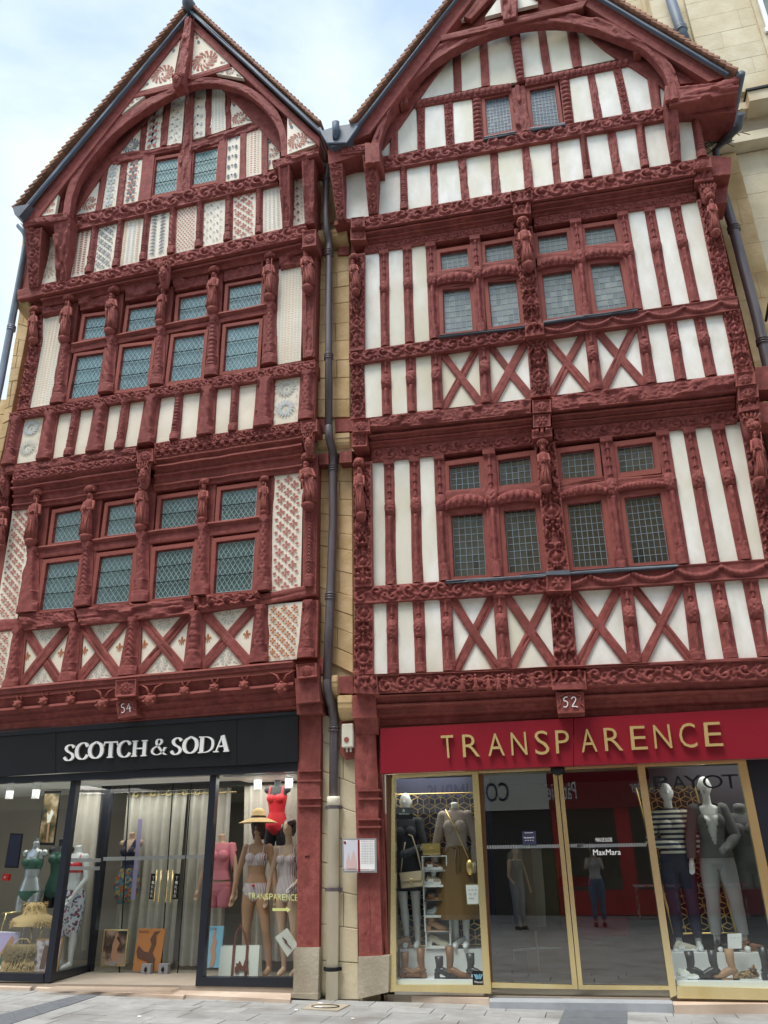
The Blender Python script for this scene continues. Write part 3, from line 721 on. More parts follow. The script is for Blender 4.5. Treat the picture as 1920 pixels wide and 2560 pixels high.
def mask_mesh(k):
    key = ('m', k)
    if key in STAT: return STAT[key]
    m = MB(); y = -.05
    m.loft([(0, 0, 0, .10, .03), (0, y*.4, .10, .22, .08, .08, 7), (0, y, .30, .30, .14, .06, 5), (0, y, .60, .36, .16), (0, y, .85, .42, .15), (0, y*.8, .95, .46, .14), (0, y*.5, 1, .44, .10)], 20)
    m.ell((0, y-.15, .48), (.20, .12, .26), 12, 9); m.ell((0, y-.28, .45), (.045, .06, .08), 6, 5)
    for s in (-1, 1): m.ell((s*.085, y-.25, .54), (.045, .03, .03), 6, 5); m.ell((s*.12, y-.22, .42), (.07, .06, .07), 8, 6); m.tube([(s*.1, y-.15, .70), (s*.25, y-.16, .78), (s*.33, y-.14, .66), (s*.24, y-.15, .58)], [.04, .05, .04, .02], 7)
    m.tube([(-.09, y-.24, .33), (0, y-.27, .31), (.09, y-.24, .33)], .02, 6)
    for i in range(-2, 3): m.tube([(i*.09, y-.12, .70), (i*.15, y-.18, .86), (i*.17, y-.15, .97)], [.04, .05, .02], 6)
    me = bpy.data.meshes.new('carved_mask'); me.from_pydata(m.v, [], m.f); me.polygons.foreach_set('use_smooth', [True]*len(me.polygons)); me.materials.append(M['carved']); me.update()
    STAT[key] = me; return me
NST = [0]
def figure(parent, foot, head, d, wide=1.0, kind='figure', k=None):
    """foot, head: photo spots of the lowest and highest carved point"""
    a, b = at(foot, d), at(head, d); NST[0] += 1; kk = NST[0] if k is None else k
    me = statue_mesh(kk % 6) if kind == 'figure' else mask_mesh(0)
    o = link('carved_'+kind, me, parent); off = parent_origin(parent); h = hypot(*(b-a))
    o.location = Vector((a[0], -d, a[1]))-off; o.scale = (h*wide, h*.9 if kind == 'figure' else h*.75, h); o.rotation_euler = (0, math.atan2(b[0]-a[0], b[1]-a[1]), 0)
    return o
# ================================================================== the street and the walls behind everything
def sheet(name, pts, z, m, kind='structure'):
    return None
S1, S2, SG, SA = .30, .48, .66, .98      # how far each storey stands out over the street; SA = the arched gable frame
# ------------------------------------------------------------------ LEFT HOUSE
LH = empty('timber_framed_house', (-5.8, 0, 0), label='left half-timbered house with stencilled plaster and a tall arched gable, number 54', cat='house', group='half-timbered houses')
LX0, LX1 = at(('A', 110, 1300), S2)[0]+.25, at(('I', 1085, 300), S1)[0]-.01
apL = at(('A', 985, 60), SA)
def core(parent, x0, x1, z0, apex, eave, d, back=7.5, side='stoneP'):
    mb = MB(); mb.prism([(x0, z0), (x1, z0), (x1, eave), (apex[0], apex[1]), (x0, eave)], -d, back)
    return mb.build('wall_core', M['timber'], parent)
eL = at(('A', 110, 1135), SA)
# storeys as solid cores stepping out; each just behind its infill
def slab(parent, x0, x1, z0, z1, d): MB().box(x0, x1, -d, 7.4, z0, z1).build('storey_core', M['timber'], parent)
zc1, zc2, zcg = at(('I', 500, 1400), S1)[1], at(('D', 800, 1500), S2)[1], at(('A', 800, 1380), SG)[1]
slab(LH, at(('D', -45, 1700), S1)[0], LX1, zc1, zc2, S1-.09); slab(LH, at(('D', 110, 1150), S2)[0]+.03, LX1, zc2, zcg, S2-.09)
MB().prism([(LX0, zcg), (LX1, zcg), (LX1, eL[1]-.1), (apL[0], apL[1]-.45), (LX0, eL[1]-.1)], -(SG-.09), 7.4).build('gable_core', M['timber'], LH)

# --- cornice over the shop
T1 = (px(('H', 0, 1432)), px(('I', 1085, 1222))); T1 = ((0, T1[0][1]), tuple(T1[1])); T1L = (-60, T1[0][1]+7)
mould('ledge', (T1L, ('I', 920, 1252)), S1+.10, ((-60, 1741), ('I', 920, 1290)), S1+.12, [(0, .30), (0, .42), (.3, .43), (.45, .41), (1, .40), (1, .2)], LH)
mould('cornice', ((-60, 1738), ('I', 920, 1286)), .38, ((-60, 1846), ('I', 960, 1600)), .14,
      [(0, .2), (0, .37), (.14, .38), (.16, .34), (.36, .30), (.38, .36), (.44, .37), (.46, .31), (.52, .29), (.60, .30), (.63, .24), (.68, .23), (.74, .245), (.78, .19), (.86, .17), (.9, .185), (.95, .15), (1, .12)], LH)
def crocket(parent, p, d, s):
    a = at(p, d); m = MB(); x, z = a
    m.ell((x, -d-.03, z-.10*s), (.055*s, .05*s, .05*s), 10, 7); m.ell((x, -d-.07, z-.12*s), (.022*s,)*3, 6, 5)
    for k in range(6): an = pi*k/3+.4; m.tube([(x, -d-.02, z-.10*s), (x+.055*s*cos(an), -d-.04, z-.10*s+.045*s*sin(an)), (x+.06*s*cos(an), -d-.06*s, z-.10*s+.05*s*sin(an))], [.025*s, .022*s, .008*s], 6)
    for sg in (-1, 1): m.tube([(x+sg*.02*s, -d-.02, z-.04*s), (x+sg*.05*s, -d-.02, z+.02*s), (x+sg*.13*s, -d-.005, z+.06*s)], [.016*s, .009*s, .004*s], 6)
    return m.build('crocket', M['carved'], parent, True)
for p in (('H', 140, 1500), ('H', 318, 1480), ('H', 505, 1470), ('H', 1285, 1405), ('H', 1490, 1385), ('I', 182, 1410), ('I', 383, 1385), ('I', 590, 1365)): crocket(LH, p, .36, 1.0)
for p in (('H', 725, 1480), ('H', 1050, 1450), ('I', 845, 1365)): crocket(LH, p, .38, 1.35)
beam('carved_block', [('H', 795, 1500), ('H', 800, 1385)], [('H', 935, 1490), ('H', 940, 1375)], .44, .2, 'rosette', LH)
beam('carved_block', [('I', 945, 1372), ('I', 940, 1275)], [('I', 1085, 1355), ('I', 1080, 1262)], .44, .2, 'rosette', LH)
# house number 54
def number_block(parent, quad, digits, d):
    b = beam('number_block', [quad[3], quad[0]], [quad[2], quad[1]], d, .22, 'plain', parent, wob=0)
    Q = [at(q, d+.012) for q in quad]; f = lambda u, v: (Q[3]*(1-u)+Q[2]*u)*(1-v)+(Q[0]*(1-u)+Q[1]*u)*v
    m = MB()
    def st(pts, r=.009):
        P = [f(*p) for p in pts]; m.tube([(p[0], -d-.010, p[1]) for p in P], r, 6)
    st([(.10, .80), (.22, .84), (.30, .92), (.5, .97), (.70, .92), (.78, .84), (.90, .80)], .011); st([(.1, .78), (.16, .60), (.13, .40), (.03, .30)], .007); st([(.9, .78), (.84, .60), (.87, .40), (.97, .30)], .007)
    m.build('plaque_moulding', M['carved'], b)
    m = MB()
    G = {'5': [[(.74, 1), (.22, .96), (.14, .60), (.5, .62), (.72, .42), (.62, .12), (.2, .0), (.05, .10)]], '4': [[(.62, 1), (.0, .36), (.95, .44)], [(.66, .72), (.62, .0)]], '2': [[(.10, .78), (.35, 1), (.72, .90), (.72, .66), (.40, .32), (.08, .04), (.5, .07), (.95, 0)]]}
    for i, ch in enumerate(digits):
        for s_ in G[ch]:
            P = smoothline([np.array(q) for q in s_], 2) if ch != '4' else s_
            m.tube([(f(.23+.29*i+.25*p[0], .26+.50*p[1])[0], -d-.012, f(.23+.29*i+.25*p[0], .26+.50*p[1])[1]) for p in P], .0062, 6)
    m.build('numeral', M['white'], b)
number_block(LH, [('H', 795, 1520), ('H', 935, 1515), ('H', 945, 1625), ('H', 815, 1650)], '54', .36)

# --- first floor, field of crosses
bX = (tuple(px(('H', 0, 1440))), tuple(px(('I', 1085, 1222)))); tX = (tuple(px(('H', 0, 1042))), tuple(px(('I', 960, 842))))
RB = ('printR', 'printR')
studsX = [('H', 95, 162, 15, 125, 'scale'), ('H', 487, 552, 405, 525, 'scale'), ('H', 890, 957, 815, 942, 'leaf'), ('H', 1312, 1395, 1265, 1387, 'rings'), ('I', 658, 733, 615, 745, 'scale'), ('I', 988, 1072, 948, 1062, 'column')]
def xbay(parent, TL, TR, BR, BL, d, wd, m, pats=None, cols=('printG', 'printG'), flip=False, ext=.015):
    """cross of two braces with its four three-cornered fields"""
    Q = [at(q, d) for q in (TL, TR, BR, BL)]; TLq, TRq, BRq, BLq = Q; c = lint(TLq, BRq, TRq, BLq)
    def brace(a, b, dd, nm='brace'):
        t = b-a; L_ = hypot(*t); n_ = np.array([-t[1], t[0]])/L_*wd/2; a = a-t/L_*wd*.3; b = b+t/L_*wd*.3
        beam(nm, [a-n_, b-n_], [a+n_, b+n_], dd, .07, 'plain', parent, raw=True, wob=.008)
    if flip: brace(BLq, TRq, d+.012); brace(TLq, c, d+.002); brace(c, BRq, d+.003)
    else: brace(TLq, BRq, d+.012); brace(BLq, c, d+.002); brace(c, TRq, d+.003)
    for i, (a, b) in enumerate(((TLq, TRq), (TRq, BRq), (BRq, BLq), (BLq, TLq))):
        P = [a, b, c]; cc = sum(P)/3; P = [q+np.sign(q-cc)*0 for q in P]
        # shrink to the field the braces leave, for the print; the plaster itself runs under the braces
        pan = panel(parent, P, d-.032, m, raw=True)
        if pats:
            k = .56 if i in (0, 2) else .52; base = (a+b)/2; sh = [q*(1-.0) for q in P]; inner = [base+(q-base)*np.array([.66, .66]) for q in P]
            R = tri_print([tuple(q) for q in inner], pats[i]); V, Fc = [], []; fl = pats[i] == 'fleur'
            if fl:
                R = []; ctr = (a+b)*.39+c*.22; s = .085
                for q in FLEUR:
                    R.append(([(ctr[0]+s*x, ctr[1]+s*z) for x, z in q], 0))
                    if q[0][0] > .05: R.append(([(ctr[0]-s*x, ctr[1]+s*z) for x, z in q[::-1]], 0))
            for p, s_ in R:
                p = [tuple(x) for x in p]
                if sum(p[j][0]*p[(j+1) % len(p)][1]-p[(j+1) % len(p)][0]*p[j][1] for j in range(len(p))) < 0: p = p[::-1]
                n0 = len(V); V += [(x, -(d-.021), z) for x, z in p]; Fc.append(tuple(range(n0, n0+len(p))))
            if Fc: pm('painted_pattern', V, Fc, pan, M['printO' if fl else cols[0]])['kind'] = 'stuff'
# posts of the cross field, each on its wider board
def studline(parent, top, bot, st, d, th=.16, board=None):
    c, a, b, e, f, pt = st
    if board: beam('stud', [yon(*bot, (c, e-board[0])), yon(*top, (c, a-board[0]))], [yon(*bot, (c, f+board[1])), yon(*top, (c, b+board[1]))], d-.03, .12, 'plain', parent)
    return beam('carved_stud', [yon(*bot, (c, e)), yon(*top, (c, a))], [yon(*bot, (c, f)), yon(*top, (c, b))], d, th, pt, parent)
for st in studsX: studline(LH, tX, bX, st, S1+.04, board=(4, 22))
mid = lambda c, x, ln: yon(*ln, (c, x))
for (c1, a, b, c2, e, f, fl) in (('H', 165, 15+115, 'H', 482, 410, True), ('H', 560, 530, 'H', 885, 820, False), ('H', 965, 945, 'H', 1308, 1268, False), ('I', 295, 280, 'I', 650, 618, False)):
    xbay(LH, mid(c1, a, tX), mid(c2, e, tX), mid(c2, f, bX), mid(c1, b, bX), S1, .132, 'plasterL', pats=('r', 'fleur', 'r', 'fleur'), flip=fl)
P_ = lambda *a: [at(q, S1+.005) for q in a]
panel(LH, P_(mid('I', 740, tX), mid('I', 985, tX), mid('I', 950, bX), mid('I', 735, bX)), S1+.005, 'plasterL', 'q', ('printO', 'printO'), raw=True)
panel(LH, P_(mid('H', -80, tX), mid('H', 95, tX), mid('H', 30, bX), mid('H', -80, bX)), S1+.005, 'plasterL', 'q', RB, raw=True)
# --- sill beam, in the three lengths one sees
sb = [(('H', -60, 968), ('H', -60, 1055), ('H', 160, 955), ('H', 165, 1030), 'plain', .04), (('H', 135, 925), ('H', 160, 1035), ('H', 505, 890), ('H', 520, 995), 'twig', .10), (('H', 515, 885), ('H', 545, 1000), ('H', 1335, 812), ('H', 1345, 920), 'gouge', .12),
      (('H', 1345, 810), ('H', 1360, 915), ('I', 680, 770), ('I', 700, 850), 'scallop', .12), (('I', 690, 790), ('I', 700, 860), ('I', 1078, 715), ('I', 1078, 790), 'plain', .06)]
for a, b, c, e, pt, o_ in sb: beam('sill_beam' if pt == 'plain' else 'carved_sill_beam', [b, e], [a, c], S1+o_*.7, .25, pt, LH)
# --- first floor windows
tW = (('D', 0, 1880), ('E', 990, 1592)); bW = (('H', 0, 970), ('I', 1078, 742))
hd = (tuple(px(('D', 60, 1872))), tuple(px(('E', 990, 1597)))); hs = (tuple(px(('H', 0, 965))), tuple(px(('I', 1078, 738))))
def post2(parent, line, d, th, pt, name='carved_post'):
    """line: list of (spot left, spot right) from bottom to top"""
    return beam(name, [p[0] for p in line], [p[1] for p in line], d, th, pt, parent)
d1 = S1+.03
posts1 = [(('H', 112, 925), ('H', 262, 910), ('H', 235, 80), ('H', 352, 75), ('H', 195, 470), ('H', 262, 465)), (('H', 515, 880), ('H', 625, 865), ('H', 600, 60), ('H', 715, 45), ('H', 575, 440), ('H', 640, 430)), (('H', 905, 850), ('H', 1025, 840), ('H', 960, 0), ('H', 1085, -15), ('H', 948, 370), ('H', 1022, 360)),
          (('H', 1315, 805), ('H', 1445, 795), ('H', 1375, 10), ('H', 1495, 0), ('H', 1372, 310), ('H', 1442, 300)), (('I', 655, 775), ('I', 765, 760), ('I', 680, -10), ('I', 798, -20), ('I', 690, 255), ('I', 765, 245))]
for i, (bl, br, tl, tr, ml, mr) in enumerate(posts1):
    beam('carved_post', [bl, ml], [br, mr], d1+.02, .20, ('scale', 'leaf', 'column', 'scale', 'scale')[i], LH)
    beam('post', [bl, tl], [br, tr], d1-.02, .18, 'plain', LH)
    foot = ((px(ml)+px(mr))/2+np.array([0, 3])); head = (px(tl)+px(tr))/2
    figure(LH, tuple(foot), tuple(head-np.array([3, 0])), d1-.01, .85)
# corner posts
beam('corner_post', [('I', 985, 742), ('I', 992, 180), ('E', 980, 1500)], [('I', 1076, 738), ('I', 1085, 180), ('E', 1095, 1480)], d1, .25, 'plain', LH)
beam('carved_post', [('I', 1000, 742), ('I', 998, 200)], [('I', 1062, 738), ('I', 1075, 190)], d1+.03, .1, 'leaf', LH)
figure(LH, ('I', 1035, 225), ('E', 1035, 1490), d1+.05, .95)
beam('corner_post', [('D', -60, 2100), ('D', -40, 1600)], [('D', 20, 2080), ('D', 85, 1580)], d1, .25, 'arab', LH); figure(LH, ('H', 10, 500), ('H', 40, 200), d1+.06, 1.0); figure(LH, ('D', 45, 1780), ('D', 40, 1590), d1+.10, .5, 'mask')
# tall stencilled panels beside the windows
panel(LH, P_(('E', 790, 1628), ('E', 990, 1590), ('I', 972, 752), ('I', 760, 775)), S1+.005, 'plasterL', 'q', ('printR', 'printR'), raw=True)
panel(LH, P_(('D', 88, 1870), ('D', 240, 1855), ('H', 120, 955), ('H', -35, 975)), S1+.005, 'plasterL', 'q', ('printR', 'printR'), raw=True)
# transom
beam('transom', [('H', 262, 540), ('I', 700, 340)], [('H', 262, 470), ('I', 700, 255)], d1-.005, .14, 'plain', LH)
mould('transom_moulding', (('H', 262, 462), ('I', 700, 246)), d1+.02, (('H', 262, 490), ('I', 700, 276)), d1+.02, [(0, .2), (0, d1+.035), (.4, d1+.045), (1, d1+.0)], LH)
gl = 'paneL1'
W1 = [((('H', 400, 240), ('H', 600, 205), ('H', 578, 413), ('H', 375, 438)), 6, 4, 1), ((('H', 765, 192), ('H', 968, 160), ('H', 948, 365), ('H', 740, 390)), 6, 4, 1), ((('H', 1130, 145), ('H', 1377, 110), ('H', 1362, 320), ('H', 1115, 345)), 7, 4, 1), ((('I', 435, 85), ('I', 675, 52), ('I', 665, 262), ('I', 422, 285)), 7, 4, 1),
      ((('H', 340, 587), ('H', 556, 560), ('H', 510, 885), ('H', 292, 900)), 6, 6, 2), ((('H', 708, 542), ('H', 925, 515), ('H', 893, 840), ('H', 665, 862)), 6, 6, 2), ((('H', 1092, 502), ('H', 1340, 470), ('H', 1310, 800), ('H', 1070, 825)), 7, 6, 2), ((('I', 405, 442), ('I', 660, 410), ('I', 638, 762), ('I', 385, 785)), 7, 6, 2)]
for q, nx_, nz_, b_ in W1: window(LH, q, S1-.03, 'diamond', nx_, nz_, .075, M[gl], 'came', b_, fd=.05)
# lintel mouldings over the first floor windows and the carved jetty beam
for (a, b) in ((('D', 85), ('D', 975)), (('D', 1065), ('E', 985))):
    top = (yon(px(('D', 80, 1668)), px(('E', 985, 1352)), a), yon(px(('D', 80, 1668)), px(('E', 985, 1352)), b)); bot = (yon(hd[0], hd[1], a), yon(hd[0], hd[1], b))
    mould('lintel_moulding', top, S2+.02, bot, S1+.04, [(0, .2), (0, S2+.03), (.08, S2+.04), (.12, S2-.01), (.20, S2-.03), (.24, S2+.01), (.30, S2+.015), (.33, S2-.06), (.45, S2-.09), (.50, S2-.06), (.55, S2-.065), (.58, S2-.11), (.78, S2-.13), (.80, S1+.075), (.86, S1+.085), (.9, S1+.05), (1, S1+.04), (1, .15)], LH)
jt = (px(('D', 0, 1562)), px(('E', 1085, 1232))); jb = (px(('D', 80, 1668)), px(('E', 985, 1352)))
def seg(name, tl, bl, xa, xb, d, pt, par, th=.3): return beam(name, [yon(*bl, xa), yon(*bl, xb)], [yon(*tl, xa), yon(*tl, xb)], d, th, pt, par)
jm = (jt[0]*.45+jb[0]*.55, jt[1]*.45+jb[1]*.55)
seg('carved_jetty_beam', jt, jm, ('D', -40), ('D', 940), S2+.06, 'twig', LH); seg('openwork_fringe', jm, jb, ('D', 85), ('D', 940), S2+.07, 'vine', LH, .2)
seg('carved_jetty_beam', jt, jm, ('D', 1065), ('E', 1000), S2+.06, 'vine', LH); seg('openwork_fringe', jm, jb, ('D', 1065), ('E', 975), S2+.05, 'scallop', LH, .2)
for q, pt in (((('D', 950, 1540), ('D', 942, 1455), ('D', 1058, 1525), ('D', 1055, 1440)), 'rosette'), ((('E', 975, 1335), ('E', 970, 1252), ('E', 1085, 1320), ('E', 1085, 1235)), 'rosette')): beam('carved_block', [q[0], q[1]], [q[2], q[3]], S2+.12, .3, pt, LH)
figure(LH, ('D', 1005, 1725), ('D', 1000, 1545), S2+.05, .62, 'mask'); figure(LH, ('E', 1035, 1490), ('E', 1030, 1335), S2+.05, .62, 'mask')
# --- second floor, lower field
tY = (px(('D', 60, 1240)), px(('E', 1070, 905))); bY = jt
studsY = [('D', 72, 158, 12, 98, 'leaf'), ('D', 312, 400, 252, 348, 'twist'), ('D', 498, 552, 440, 498, 'thin'), ('D', 655, 745, 594, 702, 'rings'), ('D', 840, 892, 790, 850, 'scale'), ('D', 1003, 1102, 950, 1062, 'twist'), ('D', 1213, 1262, 1172, 1236, 'rings'), ('D', 1390, 1492, 1358, 1470, 'twist'), ('D', 1600, 1650, 1576, 1632, 'thin'), ('E', 675, 785, 645, 770, 'column'), ('E', 975, 1066, 955, 1056, 'scale')]
PAT['thin'] = mkcol('thin')
band(LH, tY, bY, [s[:5]+(None,) for s in studsY], S2+.03, 'plasterL', pats={1: ('disc', ('printP', 'printG')), 10: ('disc', ('printG', 'printP'))}, ext=.005)
for s in studsY: studline(LH, tY, bY, s, S2+.05, board=(6, 12) if s[2]-s[1] > 70 else None)
# --- second floor sill beam
seg('carved_sill_beam', (px(('D', 70, 1192)), px(('E', 1070, 822))), tY, ('D', 62), ('E', 1070), S2+.09, 'vine', LH)
# --- second floor windows
h2 = (px(('D', 315, 530)), px(('E', 985, 172))); s2 = (px(('D', 70, 1195)), px(('E', 1070, 825))); d2_ = S2+.03
Q_ = lambda *a: [at(q, S2+.005) for q in a]
panel(LH, Q_(('D', 300, 535), ('D', 475, 508), ('D', 360, 1135), ('D', 185, 1165)), S2+.005, 'plasterL', 'thinleaf', ('printG', 'printT'), raw=True)
panel(LH, Q_(('E', 822, 205), ('E', 990, 168), ('E', 972, 832), ('E', 795, 865)), S2+.005, 'plasterL', 'thinleaf', ('printG', 'printT'), raw=True)
posts2 = [(('D', 345, 1140), ('D', 445, 1125), ('D', 455, 405), ('D', 548, 395), ('D', 428, 735), ('D', 485, 725)), (('D', 680, 1065), ('D', 782, 1050), ('D', 762, 350), ('D', 858, 342), ('D', 742, 680), ('D', 802, 672)), (('D', 1032, 1010), ('D', 1130, 1000), ('D', 1095, 330), ('D', 1200, 320), ('D', 1088, 610), ('D', 1142, 602)),
          (('D', 1410, 945), ('D', 1505, 935), ('D', 1448, 215), ('D', 1542, 200), ('D', 1448, 530), ('D', 1508, 522)), (('E', 703, 868), ('E', 805, 852), ('E', 722, 118), ('E', 828, 105), ('E', 735, 445), ('E', 795, 435))]
for i, (bl, br, tl, tr, ml, mr) in enumerate(posts2):
    beam('carved_post', [bl, ml], [br, mr], d2_+.02, .20, ('scale', 'twist', 'column', 'rings', 'scale')[i], LH)
    beam('post', [bl, tl], [br, tr], d2_-.02, .18, 'plain', LH)
    figure(LH, tuple((px(ml)+px(mr))/2+np.array([0, 3])), tuple((px(tl)+px(tr))/2), d2_-.01, .78)
figure(LH, ('D', 1145, 340), ('D', 1140, 160), SG+.02, .55, 'mask')
beam('corner_post', [('D', 115, 1175), ('D', 205, 700), ('D', 205, 370)], [('D', 200, 1165), ('D', 290, 690), ('D', 290, 355)], d2_, .25, 'arab', LH); figure(LH, ('D', 245, 730), ('D', 250, 480), d2_+.04, .8)
beam('corner_post', [('E', 985, 815), ('E', 980, 400), ('E', 975, 65)], [('E', 1068, 800), ('E', 1080, 390), ('E', 1085, 55)], d2_, .25, 'plain', LH); beam('carved_post', [('E', 1000, 810), ('E', 1000, 380)], [('E', 1060, 800), ('E', 1062, 375)], d2_+.03, .15, 'gouge', LH); figure(LH, ('E', 1030, 385), ('E', 1030, 55), d2_+.04, .8)
beam('transom', [('D', 482, 782), ('E', 735, 505)], [('D', 500, 722), ('E', 735, 448)], d2_-.005, .14, 'plain', LH)
mould('transom_moulding', (('D', 500, 716), ('E', 735, 440)), d2_+.02, (('D', 498, 742), ('E', 735, 468)), d2_+.02, [(0, .2), (0, d2_+.035), (.4, d2_+.045), (1, d2_)], LH)
W2 = [((('D', 603, 547), ('D', 770, 525), ('D', 745, 672), ('D', 580, 697)), 6, 3, 1), ((('D', 906, 488), ('D', 1098, 458), ('D', 1083, 618), ('D', 885, 645)), 6, 3, 1), ((('D', 1252, 412), ('D', 1440, 378), ('D', 1428, 545), ('D', 1240, 575)), 6, 3, 1), ((('E', 486, 337), ('E', 705, 298), ('E', 695, 466), ('E', 475, 500)), 7, 3, 1),
      ((('D', 545, 818), ('D', 722, 793), ('D', 680, 1075), ('D', 493, 1105)), 6, 6, 2), ((('D', 862, 757), ('D', 1056, 733), ('D', 1020, 1018), ('D', 825, 1045)), 6, 6, 2), ((('D', 1216, 687), ('D', 1418, 658), ('D', 1390, 958), ('D', 1180, 987)), 6, 6, 2), ((('E', 470, 618), ('E', 688, 583), ('E', 670, 883), ('E', 450, 917)), 7, 6, 2)]
for q, nx_, nz_, b_ in W2: window(LH, q, S2-.03, 'diamond', nx_, nz_, .07, M['paneL'], 'came', b_, fd=.05)
# carved lintel boards and mouldings under the gable
lt = (px(('D', 300, 372)), px(('E', 985, -20))); lb = h2
for xa, xb in ((('D', 300), ('D', 450)), (('D', 552), ('D', 765)), (('D', 865), ('D', 1100)), (('D', 1205), ('D', 1445)), (('E', 440), ('E', 718)), (('E', 832), ('E', 975))):
    mt = (lt[0]*.45+lb[0]*.55, lt[1]*.45+lb[1]*.55); seg('carved_lintel', (lt[0]*.55+lb[0]*.45, lt[1]*.55+lb[1]*.45), lb, xa, xb, S2+.04, 'twig', LH, .15)
mould('lintel_moulding', (yon(*lt, ('D', 290)), yon(*lt, ('E', 990))), SG+.02, (yon(lt[0]*.45+lb[0]*.55, lt[1]*.45+lb[1]*.55, ('D', 290)), yon(lt[0]*.45+lb[0]*.55, lt[1]*.45+lb[1]*.55, ('E', 990))), S2+.07,
      [(0, .3), (0, SG+.03), (.12, SG+.035), (.18, SG-.02), (.40, SG-.05), (.46, SG-.01), (.60, SG-.015), (.66, SG-.08), (.9, S2+.07), (1, S2+.06), (1, .3)], LH)
gb = (px(('A', 100, 1500)), px(('A', 1600, 1152)))
seg('carved_jetty_beam', gb, lt, ('D', 290), ('E', 1010), SG+.06, 'vine', LH); seg('jetty_beam', gb, lt, ('D', 120), ('D', 290), SG+.03, 'plain', LH)
beam('carved_block', [('E', 985, 50), ('E', 985, -60)], [('E', 1078, 35), ('E', 1078, -75)], SG+.09, .3, 'rosette', LH)
# --- gable, lower field
tZ = (px(('A', 370, 1195)), px(('A', 1440, 948))); R_, B_, T_, P0 = 'printR', 'printB', 'printT', 'printP'
band(LH, tZ, gb, [('A', 340, 372, 292, 345, None), ('A', 475, 510, 440, 480, 'scale'), ('A', 610, 645, 580, 615, 'thin'), ('A', 745, 780, 722, 757, 'leaf'), ('A', 880, 916, 866, 905, 'twist'), ('A', 1020, 1056, 1010, 1047, 'scale'), ('A', 1168, 1207, 1160, 1202, 'thin'), ('A', 1325, 1362, 1322, 1360, 'scale'), ('A', 1455, 1500, 1462, 1512, None), ('A', 1568, 1600, 1578, 1605, None)], SG+.03, 'plasterL',
     pats={1: ('leafrow', (R_, R_)), 2: ('q', (B_, B_)), 3: ('leafrow', (T_, P0)), 4: ('herring', (B_, B_)), 5: ('dots', (R_, R_)), 6: ('comma', (B_, P0)), 7: ('q', (R_, R_)), 8: ('leafrow', (P0, P0)), 9: ('comma', (R_, R_))})
G_ = lambda *a: [at(q, SG+.0) for q in a]
panel(LH, G_(('A', 218, 1210), ('A', 300, 1190), ('A', 300, 1462), ('A', 185, 1485)), SG+.0, 'plasterL', 'scroll', (T_, T_), raw=True)
gm = (px(('A', 365, 1120)), px(('A', 1440, 882)))
seg('carved_gable_beam', gm, tZ, ('A', 365), ('A', 1440), SG+.08, 'vine', LH)
# --- gable, window field
b2b = (px(('A', 580, 845)), px(('A', 1340, 655))); b2t = (px(('A', 570, 808)), px(('A', 1345, 618)))
gs = [('A', 535, 562, 492, 522, 'plain'), ('A', 626, 662, 598, 632, 'gouge'), ('A', 740, 802, 715, 778, 'plain'), ('A', 932, 992, 916, 978, 'gouge'), ('A', 1137, 1177, 1124, 1165, 'plain'), ('A', 1246, 1277, 1238, 1270, 'plain'), ('A', 1355, 1387, 1354, 1386, 'plain')]
band(LH, b2b, gm, gs, SG+.04, 'plasterL', skip=(3, 4), pats={1: ('star', (P0, P0)), 2: ('star', (R_, B_)), 5: ('spade', (B_, B_)), 6: ('leafrow', (T_, R_))})
panel(LH, G_(('A', 520, 900), ('A', 380, 1120), ('A', 500, 1092)), SG+.0, 'plasterL', 'two', (R_, B_), raw=True)
panel(LH, G_(('A', 1386, 690), ('A', 1450, 770), ('A', 1450, 870), ('A', 1386, 880)), SG+.0, 'plasterL', 'two', (R_, B_), raw=True)
beam('gable_rail', [('A', 580, 850), ('A', 935, 765)], [('A', 570, 805), ('A', 935, 742)], SG+.06, .2, 'gouge', LH); beam('gable_rail', [('A', 985, 780), ('A', 1345, 655)], [('A', 985, 740), ('A', 1345, 620)], SG+.06, .2, 'gouge', LH)
window(LH, (('A', 817, 842), ('A', 926, 822), ('A', 916, 995), ('A', 800, 1018)), SG-.03, 'diamond', 6, 6, .08, M['paneL'], 'came', 2)
window(LH, (('A', 1015, 797), ('A', 1132, 770), ('A', 1120, 943), ('A', 1004, 967)), SG-.03, 'diamond', 6, 6, .08, M['paneL'], 'came', 2)
# --- gable, upper field under the arch
ut = [('A', 700, 560), ('A', 1250, 430)]; uT = (px(('A', 740, 400)), px(('A', 1250, 400)))
up = [('A', 738, 715, 705, 775), ('A', 850, 825, 885, 860), ('A', 968, 945, 1000, 985), ('A', 1068, 1062, 1095, 1090), ('A', 1168, 1168, 1195, 1197)]
tops = [(('A', 735, 640), ('A', 765, 610)), (('A', 850, 510), ('A', 887, 490)), (('A', 960, 455), ('A', 1003, 445)), (('A', 1066, 430), ('A', 1097, 428)), (('A', 1165, 450), ('A', 1195, 480))]
bots = [(('A', 715, 785), ('A', 745, 778)), (('A', 825, 760), ('A', 860, 752)), (('A', 938, 1000), ('A', 982, 990)), (('A', 1060, 702), ('A', 1092, 694)), (('A', 1168, 668), ('A', 1197, 662))]
for i, (t_, b_) in enumerate(zip(tops, bots)): beam('stud', [b_[0], t_[0]], [b_[1], t_[1]], SG+.03+(.04 if i == 2 else 0), .14, 'gouge', LH)
